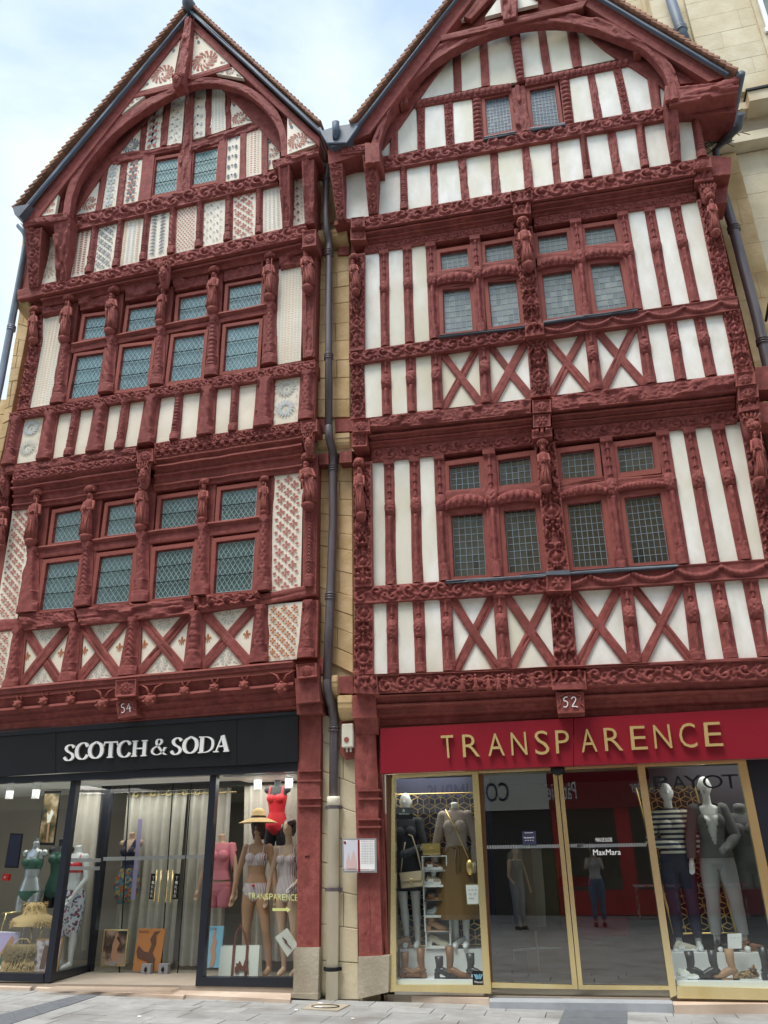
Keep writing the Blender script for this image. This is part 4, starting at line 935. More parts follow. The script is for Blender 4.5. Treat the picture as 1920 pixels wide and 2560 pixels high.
for k, (co, pt, cl) in enumerate((([('A', 735, 625), ('A', 590, 812), ('A', 722, 785)], 'two', (B_, P0)), ([('A', 763, 590), ('A', 856, 490), ('A', 830, 762), ('A', 742, 782)], 'star', (P0, R_)), ([('A', 883, 478), ('A', 965, 440), ('A', 940, 742), ('A', 858, 756)], 'comma', (B_, P0)), ([('A', 1000, 430), ('A', 1070, 425), ('A', 1063, 706), ('A', 982, 728)], 'spade', (P0, R_)), ([('A', 1094, 425), ('A', 1170, 465), ('A', 1170, 672), ('A', 1088, 698)], 'leafrow', (P0, P0)), ([('A', 1193, 498), ('A', 1320, 632), ('A', 1193, 665)], 'two', (R_, B_)))):
    panel(LH, G_(*co), SG+.0, 'plasterL', pt, cl, raw=True)
# curved wind braces
beam('curved_brace', [('A', 375, 1125), ('A', 520, 915), ('A', 650, 745), ('A', 765, 615), ('A', 850, 520)], [('A', 335, 1090), ('A', 380, 900), ('A', 530, 700), ('A', 700, 550), ('A', 845, 440)], SG+.045, .12, 'plain', LH, curve=True, cell=.05)
beam('curved_brace', [('A', 1130, 440), ('A', 1220, 530), ('A', 1340, 660), ('A', 1460, 790)], [('A', 1190, 425), ('A', 1300, 470), ('A', 1400, 570), ('A', 1470, 690)], SG+.045, .12, 'plain', LH, curve=True, cell=.05)
# --- the arched frame in front, its spandrels, rafters, collar and king post
arc_o = [('A', 320, 1115), ('A', 335, 985), ('A', 395, 840), ('A', 520, 685), ('A', 680, 555), ('A', 850, 458), ('A', 985, 405), ('A', 1100, 396), ('A', 1230, 418), ('A', 1345, 475), ('A', 1435, 560), ('A', 1485, 680), ('A', 1488, 805)]
arc_i = [('A', 355, 1110), ('A', 375, 985), ('A', 430, 862), ('A', 550, 715), ('A', 705, 588), ('A', 865, 492), ('A', 990, 430), ('A', 1095, 422), ('A', 1215, 446), ('A', 1315, 500), ('A', 1400, 590), ('A', 1450, 690), ('A', 1455, 805)]
beam('arch_beam', arc_i, arc_o, SA, .13, 'gouge', LH, curve=True, mk=.4)
def tri(parent, pts, d, m, pat, cols): return panel(parent, [at(q, d) for q in pts], d, m, pat, cols, raw=True, th=.06)
for q, pt in (([('A', 943, 175), ('A', 895, 432), ('A', 705, 478)], 'two'), ([('A', 1008, 150), ('A', 1188, 330), ('A', 982, 394)], 'two'), ([('A', 1120, 382), ('A', 1205, 348), ('A', 1265, 408)], 'two'), ([('A', 602, 615), ('A', 655, 515), ('A', 750, 500)], 'two'), ([('A', 315, 940), ('A', 285, 1110), ('A', 190, 1125)], 'two'), ([('A', 1490, 608), ('A', 1645, 745), ('A', 1490, 802)], 'two')):
    tri(LH, q, SA-.02, 'plasterL', pt, ('printR', 'printB'))
# timber field behind the small panels so that nothing shows through
MB().prism([tuple(at(q, SA-.14)) for q in (('A', 120, 1120), ('A', 975, 95), ('A', 1655, 760), ('A', 1488, 810), ('A', 1470, 620), ('A', 1340, 470), ('A', 1100, 390), ('A', 860, 455), ('A', 690, 550), ('A', 520, 690), ('A', 385, 850), ('A', 330, 990), ('A', 318, 1110))][::-1], -(SA-.14), -(SA-.26)).build('gable_boarding', M['timber'], LH)
# soffit between the arched frame and the wall
def rafters(parent, o1, o2, i1, i2, d): return beam('rafter', [i1, i2], [o1, o2], d, .32, 'plain', parent, cell=.05)
rafters(LH, ('A', 115, 1140), ('A', 968, 98), ('A', 195, 1128), ('A', 950, 172), SA+.02); rafters(LH, ('A', 1656, 712), ('A', 985, 85), ('A', 1656, 758), ('A', 1000, 150), SA+.02)
beam('collar', [('A', 685, 508), ('A', 900, 452)], [('A', 700, 478), ('A', 905, 428)], SA+.005, .1, 'plain', LH); beam('collar', [('A', 975, 415), ('A', 1200, 352)], [('A', 980, 390), ('A', 1185, 328)], SA+.005, .1, 'plain', LH)
beam('king_post', [('A', 955, 410), ('A', 985, 95)], [('A', 985, 405), ('A', 1008, 95)], SA+.03, .25, 'plain', LH); beam('carved_pendant', [('A', 895, 445), ('A', 930, 260), ('A', 958, 90)], [('A', 945, 430), ('A', 975, 250), ('A', 990, 88)], SA+.16, .22, 'gouge', LH)
figure(LH, ('A', 912, 455), ('A', 925, 385), SA+.17, .8, 'mask')
# eaves beams and brackets at the feet
beam('eaves_beam', [('A', 115, 1170), ('A', 345, 1130)], [('A', 115, 1135), ('A', 345, 1100)], SA+.04, .5, 'twig', LH); beam('eaves_beam', [('A', 1415, 870), ('A', 1650, 800)], [('A', 1408, 828), ('A', 1650, 765)], SA+.04, .5, 'twig', LH)
def bracket(parent, bl, br, tl, tr, d0, d1_, pt='arab', soff=True):
    """leaning corbel brace from the wall foot out to the frame"""
    beam('bracket', [bl, tl], [br, tr], d0, .22, pt, parent, d2=d1_)
bracket(LH, ('A', 148, 1490), ('A', 195, 1482), ('A', 130, 1190), ('A', 215, 1178), SG+.08, SA, 'vine'); bracket(LH, ('A', 295, 1462), ('A', 345, 1452), ('A', 272, 1140), ('A', 362, 1125), SG+.08, SA+.02, 'gouge')
bracket(LH, ('A', 1467, 1182), ('A', 1508, 1175), ('A', 1440, 870), ('A', 1500, 855), SG+.08, SA+.02, 'gouge'); bracket(LH, ('A', 1580, 1160), ('A', 1625, 1150), ('A', 1563, 835), ('A', 1625, 822), SG+.08, SA+.02, 'gouge')
# ------------------------------------------------------------------ roofs: slope sheet, verge tiles, zinc strip
def verge(parent, pt_top, pt_bot, blue_in_t, blue_in_b, blue_out_t, blue_out_b, d, back=6.5, n=60):
    """tiles along the verge from top to eave; the strip of zinc below them"""
    a, b = (np.asarray(pt_top, float), np.asarray(pt_bot, float)); bi0, bi1, bo0, bo1 = blue_in_t, blue_in_b, blue_out_t, blue_out_b
    beam('zinc_flashing', [bi1*.5+bo1*.5, bi0*.5+bo0*.5], [bo1, bo0], d+.03, .06, 'plain', parent, 'zinc', raw=True, cell=.2, wob=.002)
    t = (b-a); L_ = hypot(*t); t = t/L_; nrm = np.array([-t[1], t[0]]); c = (bo0+bo1)/2
    if np.dot(c-(a+b)/2, nrm) > 0: nrm = -nrm            # outward
    thick = max(.05, abs(np.dot(c-(a+b)/2, nrm)))
    m = MB(); p = [a-nrm*thick*.9, b-nrm*thick*.9, b-nrm*thick*.35, a-nrm*thick*.35]; m.prism([tuple(q) for q in p], -(d-.06), back); sl_ = m.build('roof_slope', M['tile'], parent)
    n = int(L_/.115); me = None; ln = L_/n
    for i in range(n):
        q = a+t*ln*(i+.5); an = math.atan2(-t[1], t[0])
        if me is None or i % 9 == 0:
            mb = MB(); lw = ln*1.45; h1 = thick*.68
            prof = [(-lw*.5, -.012), (lw*.5, h1-.02-.02), (lw*.5, h1-.002), (-lw*.5, .012)]
            mb.prism([(x, z-.01) for x, z in prof], -.05, .14); me = bpy.data.meshes.new('roof_tile'); me.from_pydata(mb.v, [], mb.f); me.materials.append(M['tile']); me.update()
        o = link('roof_tile', me, sl_); q2 = q-nrm*thick*.35; off = parent_origin(sl_)
        o.location = Vector((q2[0], -(d+.02)+random.uniform(-.006, .006), q2[1]))-off
        if t[0] > 0: o.rotation_euler = (0, math.atan2(-t[1], t[0])+random.uniform(-.02, .02), 0)
        else: o.rotation_euler = (0, math.atan2(t[1], -t[0])+random.uniform(-.02, .02), 0); o.scale = (-1, 1, 1)
    return sl_
def vp(q, d): return np.array(at(q, d))
dV = SA+.10
def rim(parent, to_t, to_b, bo_t, bo_b, bi_t, bi_b): return verge(parent, vp(to_t, dV), vp(to_b, dV), vp(bi_t, dV), vp(bi_b, dV), vp(bo_t, dV), vp(bo_b, dV), dV)
rim(LH, ('A', 978, 30), ('A', 82, 1080), ('A', 976, 72), ('A', 98, 1112), ('A', 968, 100), ('A', 112, 1140))
rim(LH, ('A', 992, 20), ('A', 1662, 640), ('A', 990, 52), ('A', 1662, 672), ('A', 984, 85), ('A', 1662, 716))
m = MB(); a_ = at(('A', 985, 40), dV); m.ell((a_[0]+.0, -dV-.02, a_[1]), (.12, .20, .14), 12, 8); m.tube([(a_[0], -dV-.02, a_[1]-.02), (a_[0], 6, a_[1]-.02)], .11, 10); m.build('ridge_cap', M['lead'], LH, True)
a_ = at(('A', 100, 1100), dV)
MB().prism([tuple(at(q, dV)) for q in (('A', 75, 1085), ('A', 165, 1070), ('A', 110, 1135), ('A', 88, 1125))], -dV-.06, 5).build('gutter', M['lead'], LH)
# ------------------------------------------------------------------ RIGHT HOUSE
RH = empty('timber_framed_house', (0.2, 0, 0), label='right half-timbered house with plain white plaster and square-paned windows, number 52', cat='house', group='half-timbered houses')
RX0 = at(('J', 68, 1300), S1)[0]; RX1 = at(('G', 1470, 600), S2)[0]+.1
yc1, yc2, ycg = at(('J', 700, 1400), S1)[1], at(('F', 700, 1260), S2)[1], at(('B', 700, 1080), SG)[1]
RX1 = at(('C', 1240, 1050), SG)[0]; slab(RH, RX0+.02, at(('G', 1590, 1150), S1)[0]-.05, yc1, yc2, S1-.10); slab(RH, RX0+.02, at(('C', 1290, 1350), S2)[0]-.06, yc2, ycg, S2-.10)
rl0, rl1 = at(('B', 712, 0), SA), at(('B', 140, 740), SA); rr0, rr1 = at(('C', 560, 20), SA), at(('C', 1385, 495), SA)
apR = lint(rl0, rl1, rr0, rr1); eR0, eR1 = rl1, rr1
MB().prism([(RX0+.05, ycg), (RX1, ycg), (RX1, eR1[1]-.05), (apR[0], apR[1]-.35), (RX0+.05, eR0[1]-.1)], -(SG-.10), 7.4).build('gable_core', M['timber'], RH)
bXr = (px(('J', 205, 1342)), px(('K', 1640, 1222))); tXr = (px(('J', 205, 845)), px(('K', 1480, 682)))
fz_b = (px(('J', 240, 1475)), px(('K', 1659, 1378)))
def R_seg(name, tl, bl, xa, xb, d, pt, th=.3): return seg(name, tl, bl, xa, xb, d, pt, RH, th)
ft = (px(('J', 240, 1352)), px(('K', 1659, 1248)))
R_seg('carved_frieze', ft, fz_b, ('J', 240), ('K', 165), S1+.06, 'vine'); R_seg('carved_frieze', ft, fz_b, ('K', 405), ('K', 1760), S1+.06, 'vine')
R_seg('ledge', bXr, ft, ('J', 205), ('K', 1760), S1+.09, 'plain')
beam('carved_block', [('J', 68, 1470), ('J', 68, 1352)], [('J', 235, 1482), ('J', 225, 1350)], S1+.11, .35, 'beast', RH); beam('carved_block', [('K', 170, 1450), ('K', 155, 1325)], [('K', 405, 1445), ('K', 395, 1318)], S1+.11, .35, 'beast', RH)
# little carved dancers on the frieze
def dancer(parent, p, q, d, sk):
    a, b = at(p, d), at(q, d); h = hypot(*(b-a)); m = MB(); x, z = a; y = -d-.02
    m.loft([(x, y, z, .10*h*(2 if sk else 1), .05*h), (x, y, z+.25*h, .14*h, .07*h, .1, 5), (x, y, z+.5*h, .09*h, .06*h), (x, y, z+.70*h, .12*h, .06*h), (x, y, z+.8*h, .04*h, .04*h)], 10); m.ell((x, y, z+.9*h), (.08*h, .08*h, .10*h), 8, 6)
    for s in (-1, 1): m.tube([(x+s*.1*h, y, z+.72*h), (x+s*.3*h, y-.01, z+.6*h), (x+s*.42*h, y-.01, z+.72*h)], .04*h, 6)
    if not sk:
        for s in (-1, 1): m.tube([(x, y, z+.35*h), (x+s*.16*h, y, z+.2*h), (x+s*.06*h, y, z)], .05*h, 6)
    return m.build('carved_dancer', M['carved'], parent, True)
for k, (x0, y0, x1, y1, s_) in enumerate(((825, 1465, 812, 1350, 1), (915, 1460, 885, 1345, 0), (1005, 1462, 1000, 1348, 0), (1075, 1460, 1070, 1345, 1), (1150, 1455, 1145, 1342, 1), (1310, 1448, 1290, 1338, 0))): dancer(RH, ('J', x0, y0), ('J', x1, y1), S1+.085, s_)
mould('cornice', (('J', 215, 1490), ('K', 1760, 1368)), S1+.02, (('J', 240, 1700), ('K', 1760, 1570)), .10,
      [(0, .15), (0, S1+.03), (.04, S1+.02), (.07, S1-.05), (.26, S1-.09), (.30, S1-.04), (.38, S1-.03), (.43, S1-.07), (.46, S1-.12), (.55, S1-.13), (.60, .17), (.66, .175), (.72, .15), (.76, .12), (.8, .10), (1, .08)], RH)
number_block(RH, [('K', 190, 1468), ('K', 385, 1462), ('K', 392, 1605), ('K', 205, 1612)], '52', S1+.07)
beam('bracket_tongue', [('K', 212, 1640), ('K', 208, 1605)], [('K', 392, 1632), ('K', 390, 1600)], S1-.05, .3, 'plain', RH)
# first floor field of crosses
sX = [('J', 75, 198, 66, 206, 'arab'), ('J', 290, 368, 296, 378, 'cand'), ('J', 472, 552, 490, 570, 'cand'), ('J', 660, 737, 682, 768, 'cand'), ('J', 1028, 1112, 1066, 1157, 'cand'), ('J', 1420, 1568, 1456, 1614, 'arab'), ('K', 632, 722, 694, 790, 'cand'), ('K', 1066, 1152, 1130, 1233, 'cand'), ('K', 1260, 1357, 1354, 1460, 'cand'), ('K', 1482, 1590, 1590, 1680, 'cand'), ('K', 1690, 1790, 1800, 1900, 'cand')]
PAT['flatboard'] = pat_plain
band(RH, tXr, bXr, sX, S1+.04, 'plasterR', skip=(4, 5, 6, 7), ext=.005)
for c1, a, b, c2, e, f, fl in (('J', 740, 772, 'J', 1028, 1062, False), ('J', 1114, 1160, 'J', 1420, 1454, False), ('K', 298, 345, 'K', 632, 690, False), ('K', 724, 790, 'K', 1066, 1128, True)):
    xbay(RH, yon(*tXr, (c1, a)), yon(*tXr, (c2, e)), yon(*bXr, (c2, f)), yon(*bXr, (c1, b)), S1, .108, 'plasterR', flip=fl)
sbt = (px(('J', 65, 742)), px(('K', 1659, 541)))
R_seg('carved_sill_beam', sbt, tXr, ('J', 66), ('K', 140), S1+.08, 'vine'); R_seg('carved_sill_beam', sbt, tXr, ('K', 140), ('K', 1760), S1+.08, 'garland')
beam('carved_block', [('K', 130, 768), ('K', 128, 655)], [('K', 298, 762), ('K', 292, 645)], S1+.16, .3, 'rosette', RH)
for q in ((('J', 703, 715), ('J', 703, 692), ('J', 1400, 668), ('J', 1400, 648)), (('K', -60, 668), ('K', -60, 650), ('K', 130, 655), ('K', 130, 632)), (('K', 290, 650), ('K', 290, 628), ('K', 1035, 598), ('K', 1035, 572))): beam('lead_flashing', [q[0], q[2]], [q[1], q[3]], S1+.12, .2, 'plain', RH, 'lead', wob=.006)
beam('lead_flashing', [('K', 122, 655), ('K', 122, 630)], [('K', 292, 652), ('K', 290, 622)], S1+.18, .2, 'plain', RH, 'lead')
# first floor windows and studs
hd1 = (px(('F', 190, 1532)), px(('G', 1440, 1262))); bd1 = sbt
sW1 = [('F', 275, 345), ('F', 450, 520)]
def stud2(par, tl, tr, bl, br, d, pt, th=.18, name='carved_stud'): return beam(name, [bl, tl], [br, tr], d, th, pt, par)
A1 = lambda c, x: yon(*hd1, (c, x)); B1 = lambda c, x: yon(*bd1, (c, x))
cols1 = [(('F', 62), ('F', 185), ('J', 70), ('J', 197), 'arab', .10), (('F', 275), ('F', 345), ('J', 286), ('J', 361), 'cand', .04), (('F', 450), ('F', 521), ('J', 470), ('J', 546), 'cand', .04), (('F', 617), ('F', 690), ('J', 655), ('J', 736), 'cand', .05), (('F', 957), ('F', 1042), ('J', 1015), ('J', 1097), 'cand', .07), (('F', 1312), ('F', 1458), ('J', 1405), ('J', 1558), 'arab', .10),
         (('G', 496), ('G', 582), ('K', 606), ('K', 692), 'cand', .07), (('G', 884), ('G', 970), ('K', 1030), ('K', 1120), 'cand', .05), (('G', 1068), ('G', 1155), ('K', 1236), ('K', 1330), 'cand', .04), (('G', 1265), ('G', 1357), ('K', 1456), ('K', 1552), 'cand', .04), (('G', 1470), ('G', 1600), ('K', 1640), ('K', 1790), 'arab', .08)]
for t1, t2, b1, b2, pt, o_ in cols1: stud2(RH, A1(*t1), A1(*t2), B1(*b1), B1(*b2), S1+o_, pt)
for t1, t2, b1, b2 in ((('F', 185), ('F', 275), ('J', 197), ('J', 286)), (('F', 345), ('F', 450), ('J', 361), ('J', 470)), (('F', 521), ('F', 617), ('J', 546), ('J', 655)), (('G', 970), ('G', 1068), ('K', 1120), ('K', 1236)), (('G', 1155), ('G', 1265), ('K', 1330), ('K', 1456)), (('G', 1357), ('G', 1470), ('K', 1552), ('K', 1640))):
    Q = [at(q, S1+.012) for q in (A1(*t1), A1(*t2), B1(*b2), B1(*b1))]; cc = sum(Q)/4; panel(RH, [q+np.sign(q-cc)*.006 for q in Q], S1+.012, 'plasterR', raw=True)
figure(RH, ('F', 130, 1960), ('F', 110, 1530), S1+.12, .62); figure(RH, ('G', 1600, 1720), ('G', 1560, 1280), S1+.13, .60); figure(RH, ('F', 1400, 1760), ('F', 1370, 1390), S1+.12, .8, 'figure', 4)
W3 = [((('F', 735, 1577), ('F', 930, 1552), ('F', 942, 1720), ('F', 740, 1738)), 5, 4), ((('F', 1075, 1540), ('F', 1282, 1510), ('F', 1296, 1680), ('F', 1085, 1705)), 5, 4), ((('G', 232, 1490), ('G', 450, 1463), ('G', 466, 1638), ('G', 245, 1657)), 5, 4), ((('G', 620, 1447), ('G', 850, 1417), ('G', 868, 1588), ('G', 640, 1615)), 5, 4),
      ((('J', 750, 247), ('J', 955, 228), ('J', 982, 658), ('J', 770, 672)), 5, 9), ((('J', 1112, 211), ('J', 1315, 190), ('J', 1362, 628), ('J', 1145, 645)), 5, 9), ((('K', 278, 170), ('K', 497, 149), ('K', 553, 593), ('K', 322, 607)), 6, 9), ((('K', 671, 142), ('K', 905, 111), ('K', 972, 560), ('K', 730, 580)), 6, 9)]
for q, a, b in W3: window(RH, q, S1-.04, 'square', a, b, .085, M['paneR1'], 'came2', 0, fd=.06)
def archlight(par, xl, xr, yt0, yt1, yb0, yb1, d):
    """low carved arch spanning two posts under the upper light; xl, xr: (crop, x)"""
    n = 8; top, bot = [], []
    for i in range(n+1):
        u = i/n; pl, pr = px((xl[0], xl[1], yt0)), px((xr[0], xr[1], yt1)); bl, br = px((xl[0], xl[1], yb0)), px((xr[0], xr[1], yb1)); arch = (abs(2*u-1)**2.6)
        t_ = pl*(1-u)+pr*u; b_ = bl*(1-u)+br*u; hgt = b_[1]-t_[1]
        top.append((t_[0], t_[1]+hgt*.50*arch)); bot.append((b_[0], b_[1]-hgt*.20*(1-arch)))
    beam('carved_arch', bot, top, d, .22, 'beads', par)
def strip(par, p, q, h, d, m='timber', nm='transom'): return beam(nm, [(p[0], p[1], p[2]+h), (q[0], q[1], q[2]+h)], [p, q], d, .14, 'plain', par, m)
for xl, xr, a, b, c, e in ((('J', 700), ('J', 985), 100, 80, 200, 180), (('J', 1050), ('J', 1352), 72, 48, 170, 148), (('K', 205), ('K', 545), 58, -2, 130, 95), (('K', 615), ('K', 965), 15, -15, 75, 40)):
    archlight(RH, xl, xr, a, b, c, e, S1+.09); beam('transom', [(xl[0], xl[1], c-10), (xr[0], xr[1], e-10)], [(xl[0], xl[1], a-28), (xr[0], xr[1], b-28)], S1+.03, .15, 'plain', RH)
    beam('lintel', [(xl[0], xl[1], c+45), (xr[0], xr[1], e+40)], [(xl[0], xl[1], c-15), (xr[0], xr[1], e-15)], S1+.02, .12, 'plain', RH)
# frieze, mouldings and carved beam between first and second floor
f1t = (px(('F', 185, 1445)), px(('G', 1430, 1172))); m1t = (px(('F', 170, 1312)), px(('G', 1430, 1040))); c1t = (px(('F', 145, 1228)), px(('G', 1430, 922)))
R_seg('carved_frieze', f1t, hd1, ('F', 190), ('F', 1305), S1+.06, 'vine'); R_seg('carved_frieze', f1t, hd1, ('G', 180), ('G', 1445), S1+.06, 'vine')
prof_j = [(0, .2), (0, S2+.02), (.06, S2+.03), (.14, S2+.02), (.17, S2-.03), (.34, S2-.05), (.38, S2+.012), (.46, S2), (.50, S2-.05), (.66, S2-.09), (.70, S2-.055), (.76, S2-.06), (.80, S2-.11), (.95, S2-.13), (1, S1+.06), (1, .2)]
for xa, xb in ((('F', 180), ('F', 1300)), (('G', 165), ('G', 1430))): mould('jetty_moulding', (yon(*m1t, xa), yon(*m1t, xb)), S2+.02, (yon(*f1t, xa), yon(*f1t, xb)), S1+.06, prof_j, RH)
R_seg('carved_jetty_beam', c1t, m1t, ('F', 180), ('F', 1290), S2+.07, 'twig'); R_seg('carved_jetty_beam', c1t, m1t, ('G', 165), ('G', 1445), S2+.07, 'twig')
for q, d_, pt in (((('F', 60, 1325), ('F', 50, 1245), ('F', 180, 1320), ('F', 175, 1238)), S2+.10, 'rosette'), ((('F', 52, 1430), ('F', 50, 1335), ('F', 160, 1425), ('F', 160, 1330)), S2+.04, 'rosette'), ((('F', 1305, 1195), ('F', 1302, 1108), ('F', 1432, 1185), ('F', 1430, 1100)), S2+.12, 'rosette'), ((('F', 1305, 1295), ('F', 1303, 1210), ('F', 1430, 1285), ('F', 1428, 1200)), S2+.10, 'rosette'), ((('F', 1300, 1375), ('F', 1300, 1308), ('F', 1440, 1355), ('F', 1438, 1295)), S2+.06, 'beast'),
                  ((('G', 1440, 1010), ('G', 1435, 925), ('G', 1575, 990), ('G', 1568, 905)), S2+.12, 'rosette'), ((('G', 1455, 1110), ('G', 1450, 1015), ('G', 1595, 1080), ('G', 1590, 1000)), S2+.10, 'rosette'), ((('G', 1460, 1190), ('G', 1458, 1115), ('G', 1600, 1165), ('G', 1598, 1090)), S2+.06, 'beast')):
    beam('carved_block', [q[0], q[1]], [q[2], q[3]], d_, .35, pt, RH)
figure(RH, ('G', 1540, 1390), ('G', 1535, 1200), S1+.16, .8, 'mask')
for q in ((('G', 1575, 1030), ('G', 1570, 880), ('G', 1740, 1035), ('G', 1740, 860)), (('G', 1600, 1265), ('G', 1590, 1120), ('G', 1760, 1250), ('G', 1760, 1120))): beam('beam_end', [q[0], q[1]], [q[2], q[3]], .36, .3, 'plain', RH)
# second floor lower field
tY2 = (px(('F', 140, 842)), px(('G', 1340, 492))); bY2 = c1t
sY = [('F', 46, 136, 46, 146, 'arab'), ('F', 252, 318, 262, 330, 'cand'), ('F', 422, 492, 436, 502, 'cand'), ('F', 597, 667, 612, 684, 'cand'), ('F', 926, 1000, 946, 1020, 'cand'), ('F', 1264, 1400, 1294, 1428, 'arab'), ('G', 390, 467, 436, 518, 'cand'), ('G', 750, 823, 806, 892, 'cand'), ('G', 947, 1027, 1020, 1100, 'cand'), ('G', 1142, 1222, 1230, 1310, 'cand'), ('G', 1345, 1465, 1432, 1562, 'arab')]
band(RH, tY2, bY2, sY, S2+.04, 'plasterR', skip=(4, 5, 6, 7), ext=.005)
for c1, a, b, c2, e, f, fl in (('F', 668, 686, 'F', 925, 944, False), ('F', 1002, 1022, 'F', 1262, 1292, True), ('G', 115, 155, 'G', 388, 434, False), ('G', 469, 520, 'G', 748, 804, True)):
    xbay(RH, yon(*tY2, (c1, a)), yon(*tY2, (c2, e)), yon(*bY2, (c2, f)), yon(*bY2, (c1, b)), S2, .108, 'plasterR', flip=fl)
s2t = (px(('F', 30, 772)), px(('G', 1440, 387)))
R_seg('carved_sill_beam', s2t, tY2, ('F', 34), ('F', 1250), S2+.09, 'vine'); R_seg('carved_sill_beam', s2t, tY2, ('G', 105), ('G', 1450), S2+.09, 'garland')
beam('carved_block', [('F', 1252, 668), ('F', 1250, 590)], [('F', 1382, 652), ('F', 1380, 570)], S2+.15, .3, 'beast', RH)
for q in ((('F', 655, 668), ('F', 655, 656), ('F', 1250, 602), ('F', 1250, 588)), (('G', 105, 575), ('G', 105, 560), ('G', 760, 482), ('G', 760, 466))): beam('lead_flashing', [q[0], q[2]], [q[1], q[3]], S2+.13, .2, 'plain', RH, 'lead', wob=.006)
# second floor windows and studs
h2r = (px(('B', 228, 1312)), px(('C', 1185, 1337))); A2 = lambda c, x: yon(*h2r, (c, x)); B2 = lambda c, x: yon(*s2t, (c, x))
cols2 = [(('B', 152), ('B', 228), ('F', 42), ('F', 136), 'arab', .10), (('F', 240), ('F', 307), ('F', 252), ('F', 314), 'cand', .04), (('F', 402), ('F', 467), ('F', 420), ('F', 486), 'cand', .04), (('B', 545), ('B', 598), ('F', 590), ('F', 662), 'cand', .05), (('B', 775), ('B', 828), ('F', 915), ('F', 986), 'cand', .07), (('B', 1005), ('B', 1100), ('F', 1248), ('F', 1368), 'arab', .10),
         (('C', 332), ('C', 408), ('G', 368), ('G', 448), 'cand', .07), (('C', 648), ('C', 722), ('G', 728), ('G', 798), 'cand', .05), (('C', 828), ('C', 902), ('G', 925), ('G', 998), 'cand', .04), (('C', 998), ('C', 1072), ('G', 1117), ('G', 1193), 'cand', .04), (('C', 1190), ('C', 1300), ('G', 1318), ('G', 1432), 'arab', .08)]
for t1, t2, b1, b2, pt, o_ in cols2: stud2(RH, A2(*t1), A2(*t2), B2(*b1), B2(*b2), S2+o_, pt)
for t1, t2, b1, b2 in ((('B', 228), ('F', 240), ('F', 136), ('F', 252)), (('F', 307), ('F', 402), ('F', 314), ('F', 420)), (('F', 467), ('B', 545), ('F', 486), ('F', 590)), (('C', 722), ('C', 828), ('G', 798), ('G', 925)), (('C', 902), ('C', 998), ('G', 998), ('G', 1117)), (('C', 1072), ('C', 1190), ('G', 1193), ('G', 1318))):
    Q = [at(q, S2+.012) for q in (A2(*t1), A2(*t2), B2(*b2), B2(*b1))]; cc = sum(Q)/4; panel(RH, [q+np.sign(q-cc)*.006 for q in Q], S2+.012, 'plasterR', raw=True)
figure(RH, ('F', 90, 400), ('F', 75, 120), S2+.11, .68, k=0); figure(RH, ('C', 1310, 1600), ('C', 1262, 1320), S2+.12, .68, k=2); figure(RH, ('B', 1085, 1420), ('B', 1050, 1150), S2+.12, .75, k=4)
W4 = [((('B', 630, 1327), ('B', 762, 1306), ('B', 771, 1391), ('B', 636, 1410)), 5, 4), ((('B', 862, 1287), ('B', 995, 1265), ('B', 1004, 1350), ('B', 866, 1371)), 5, 4), ((('B', 1134, 1242), ('B', 1275, 1220), ('B', 1284, 1307), ('B', 1141, 1328)), 5, 4), ((('B', 1376, 1199), ('B', 1520, 1178), ('B', 1536, 1264), ('B', 1385, 1286)), 5, 4),
      ((('F', 692, 353), ('F', 866, 326), ('F', 888, 634), ('F', 700, 656)), 5, 8), ((('F', 1002, 306), ('F', 1186, 278), ('F', 1215, 585), ('F', 1030, 613)), 5, 8), ((('F', 1376, 246), ('F', 1566, 220), ('F', 1602, 530), ('F', 1406, 558)), 5, 8), ((('G', 436, 190), ('G', 626, 162), ('G', 682, 473), ('G', 482, 503)), 5, 8)]
for q, a, b in W4: window(RH, q, S2-.04, 'square', a, b, .08, M['paneR'], 'came2', 0, fd=.06)
for xl, xr, a, b, c, e in ((('F', 640), ('F', 900), 225, 200, 305, 285), (('F', 950), ('F', 1215), 175, 150, 255, 230), (('F', 1335), ('F', 1605), 115, 92, 200, 160), (('G', 390), ('G', 655), 55, 42, 130, 110)):
    archlight(RH, xl, xr, a, b, c, e, S2+.09); beam('transom', [(xl[0], xl[1], c-10), (xr[0], xr[1], e-10)], [(xl[0], xl[1], a-18), (xr[0], xr[1], b-18)], S2+.03, .15, 'plain', RH)
    beam('lintel', [(xl[0], xl[1], c+40), (xr[0], xr[1], e+38)], [(xl[0], xl[1], c-15), (xr[0], xr[1], e-15)], S2+.02, .12, 'plain', RH)
# frieze and jetty under the gable
f2t = (px(('B', 250, 1268)), px(('C', 1165, 1278))); m2t = (px(('B', 245, 1182)), px(('C', 1160, 1163))); c2t = (px(('B', 135, 1140)), px(('C', 1180, 1062)))
R_seg('carved_frieze', f2t, h2r, ('B', 230), ('B', 1005), S2+.06, 'vine'); R_seg('carved_frieze', f2t, h2r, ('B', 1110), ('C', 1180), S2+.06, 'vine')
prof_g = [(a, b+(SG-S2) if b > S1+.07 else b+(S2-S1)) for a, b in prof_j[1:-1]]; prof_g = [(0, .3)]+prof_g+[(1, .3)]
for xa, xb in ((('B', 240), ('B', 1005)), (('B', 1100), ('C', 1160))): mould('jetty_moulding', (yon(*m2t, xa), yon(*m2t, xb)), SG+.02, (yon(*f2t, xa), yon(*f2t, xb)), S2+.06, prof_g, RH)
R_seg('carved_jetty_beam', c2t, m2t, ('B', 235), ('B', 990), SG+.06, 'vine'); R_seg('carved_jetty_beam', c2t, m2t, ('B', 1100), ('C', 1175), SG+.06, 'vine')
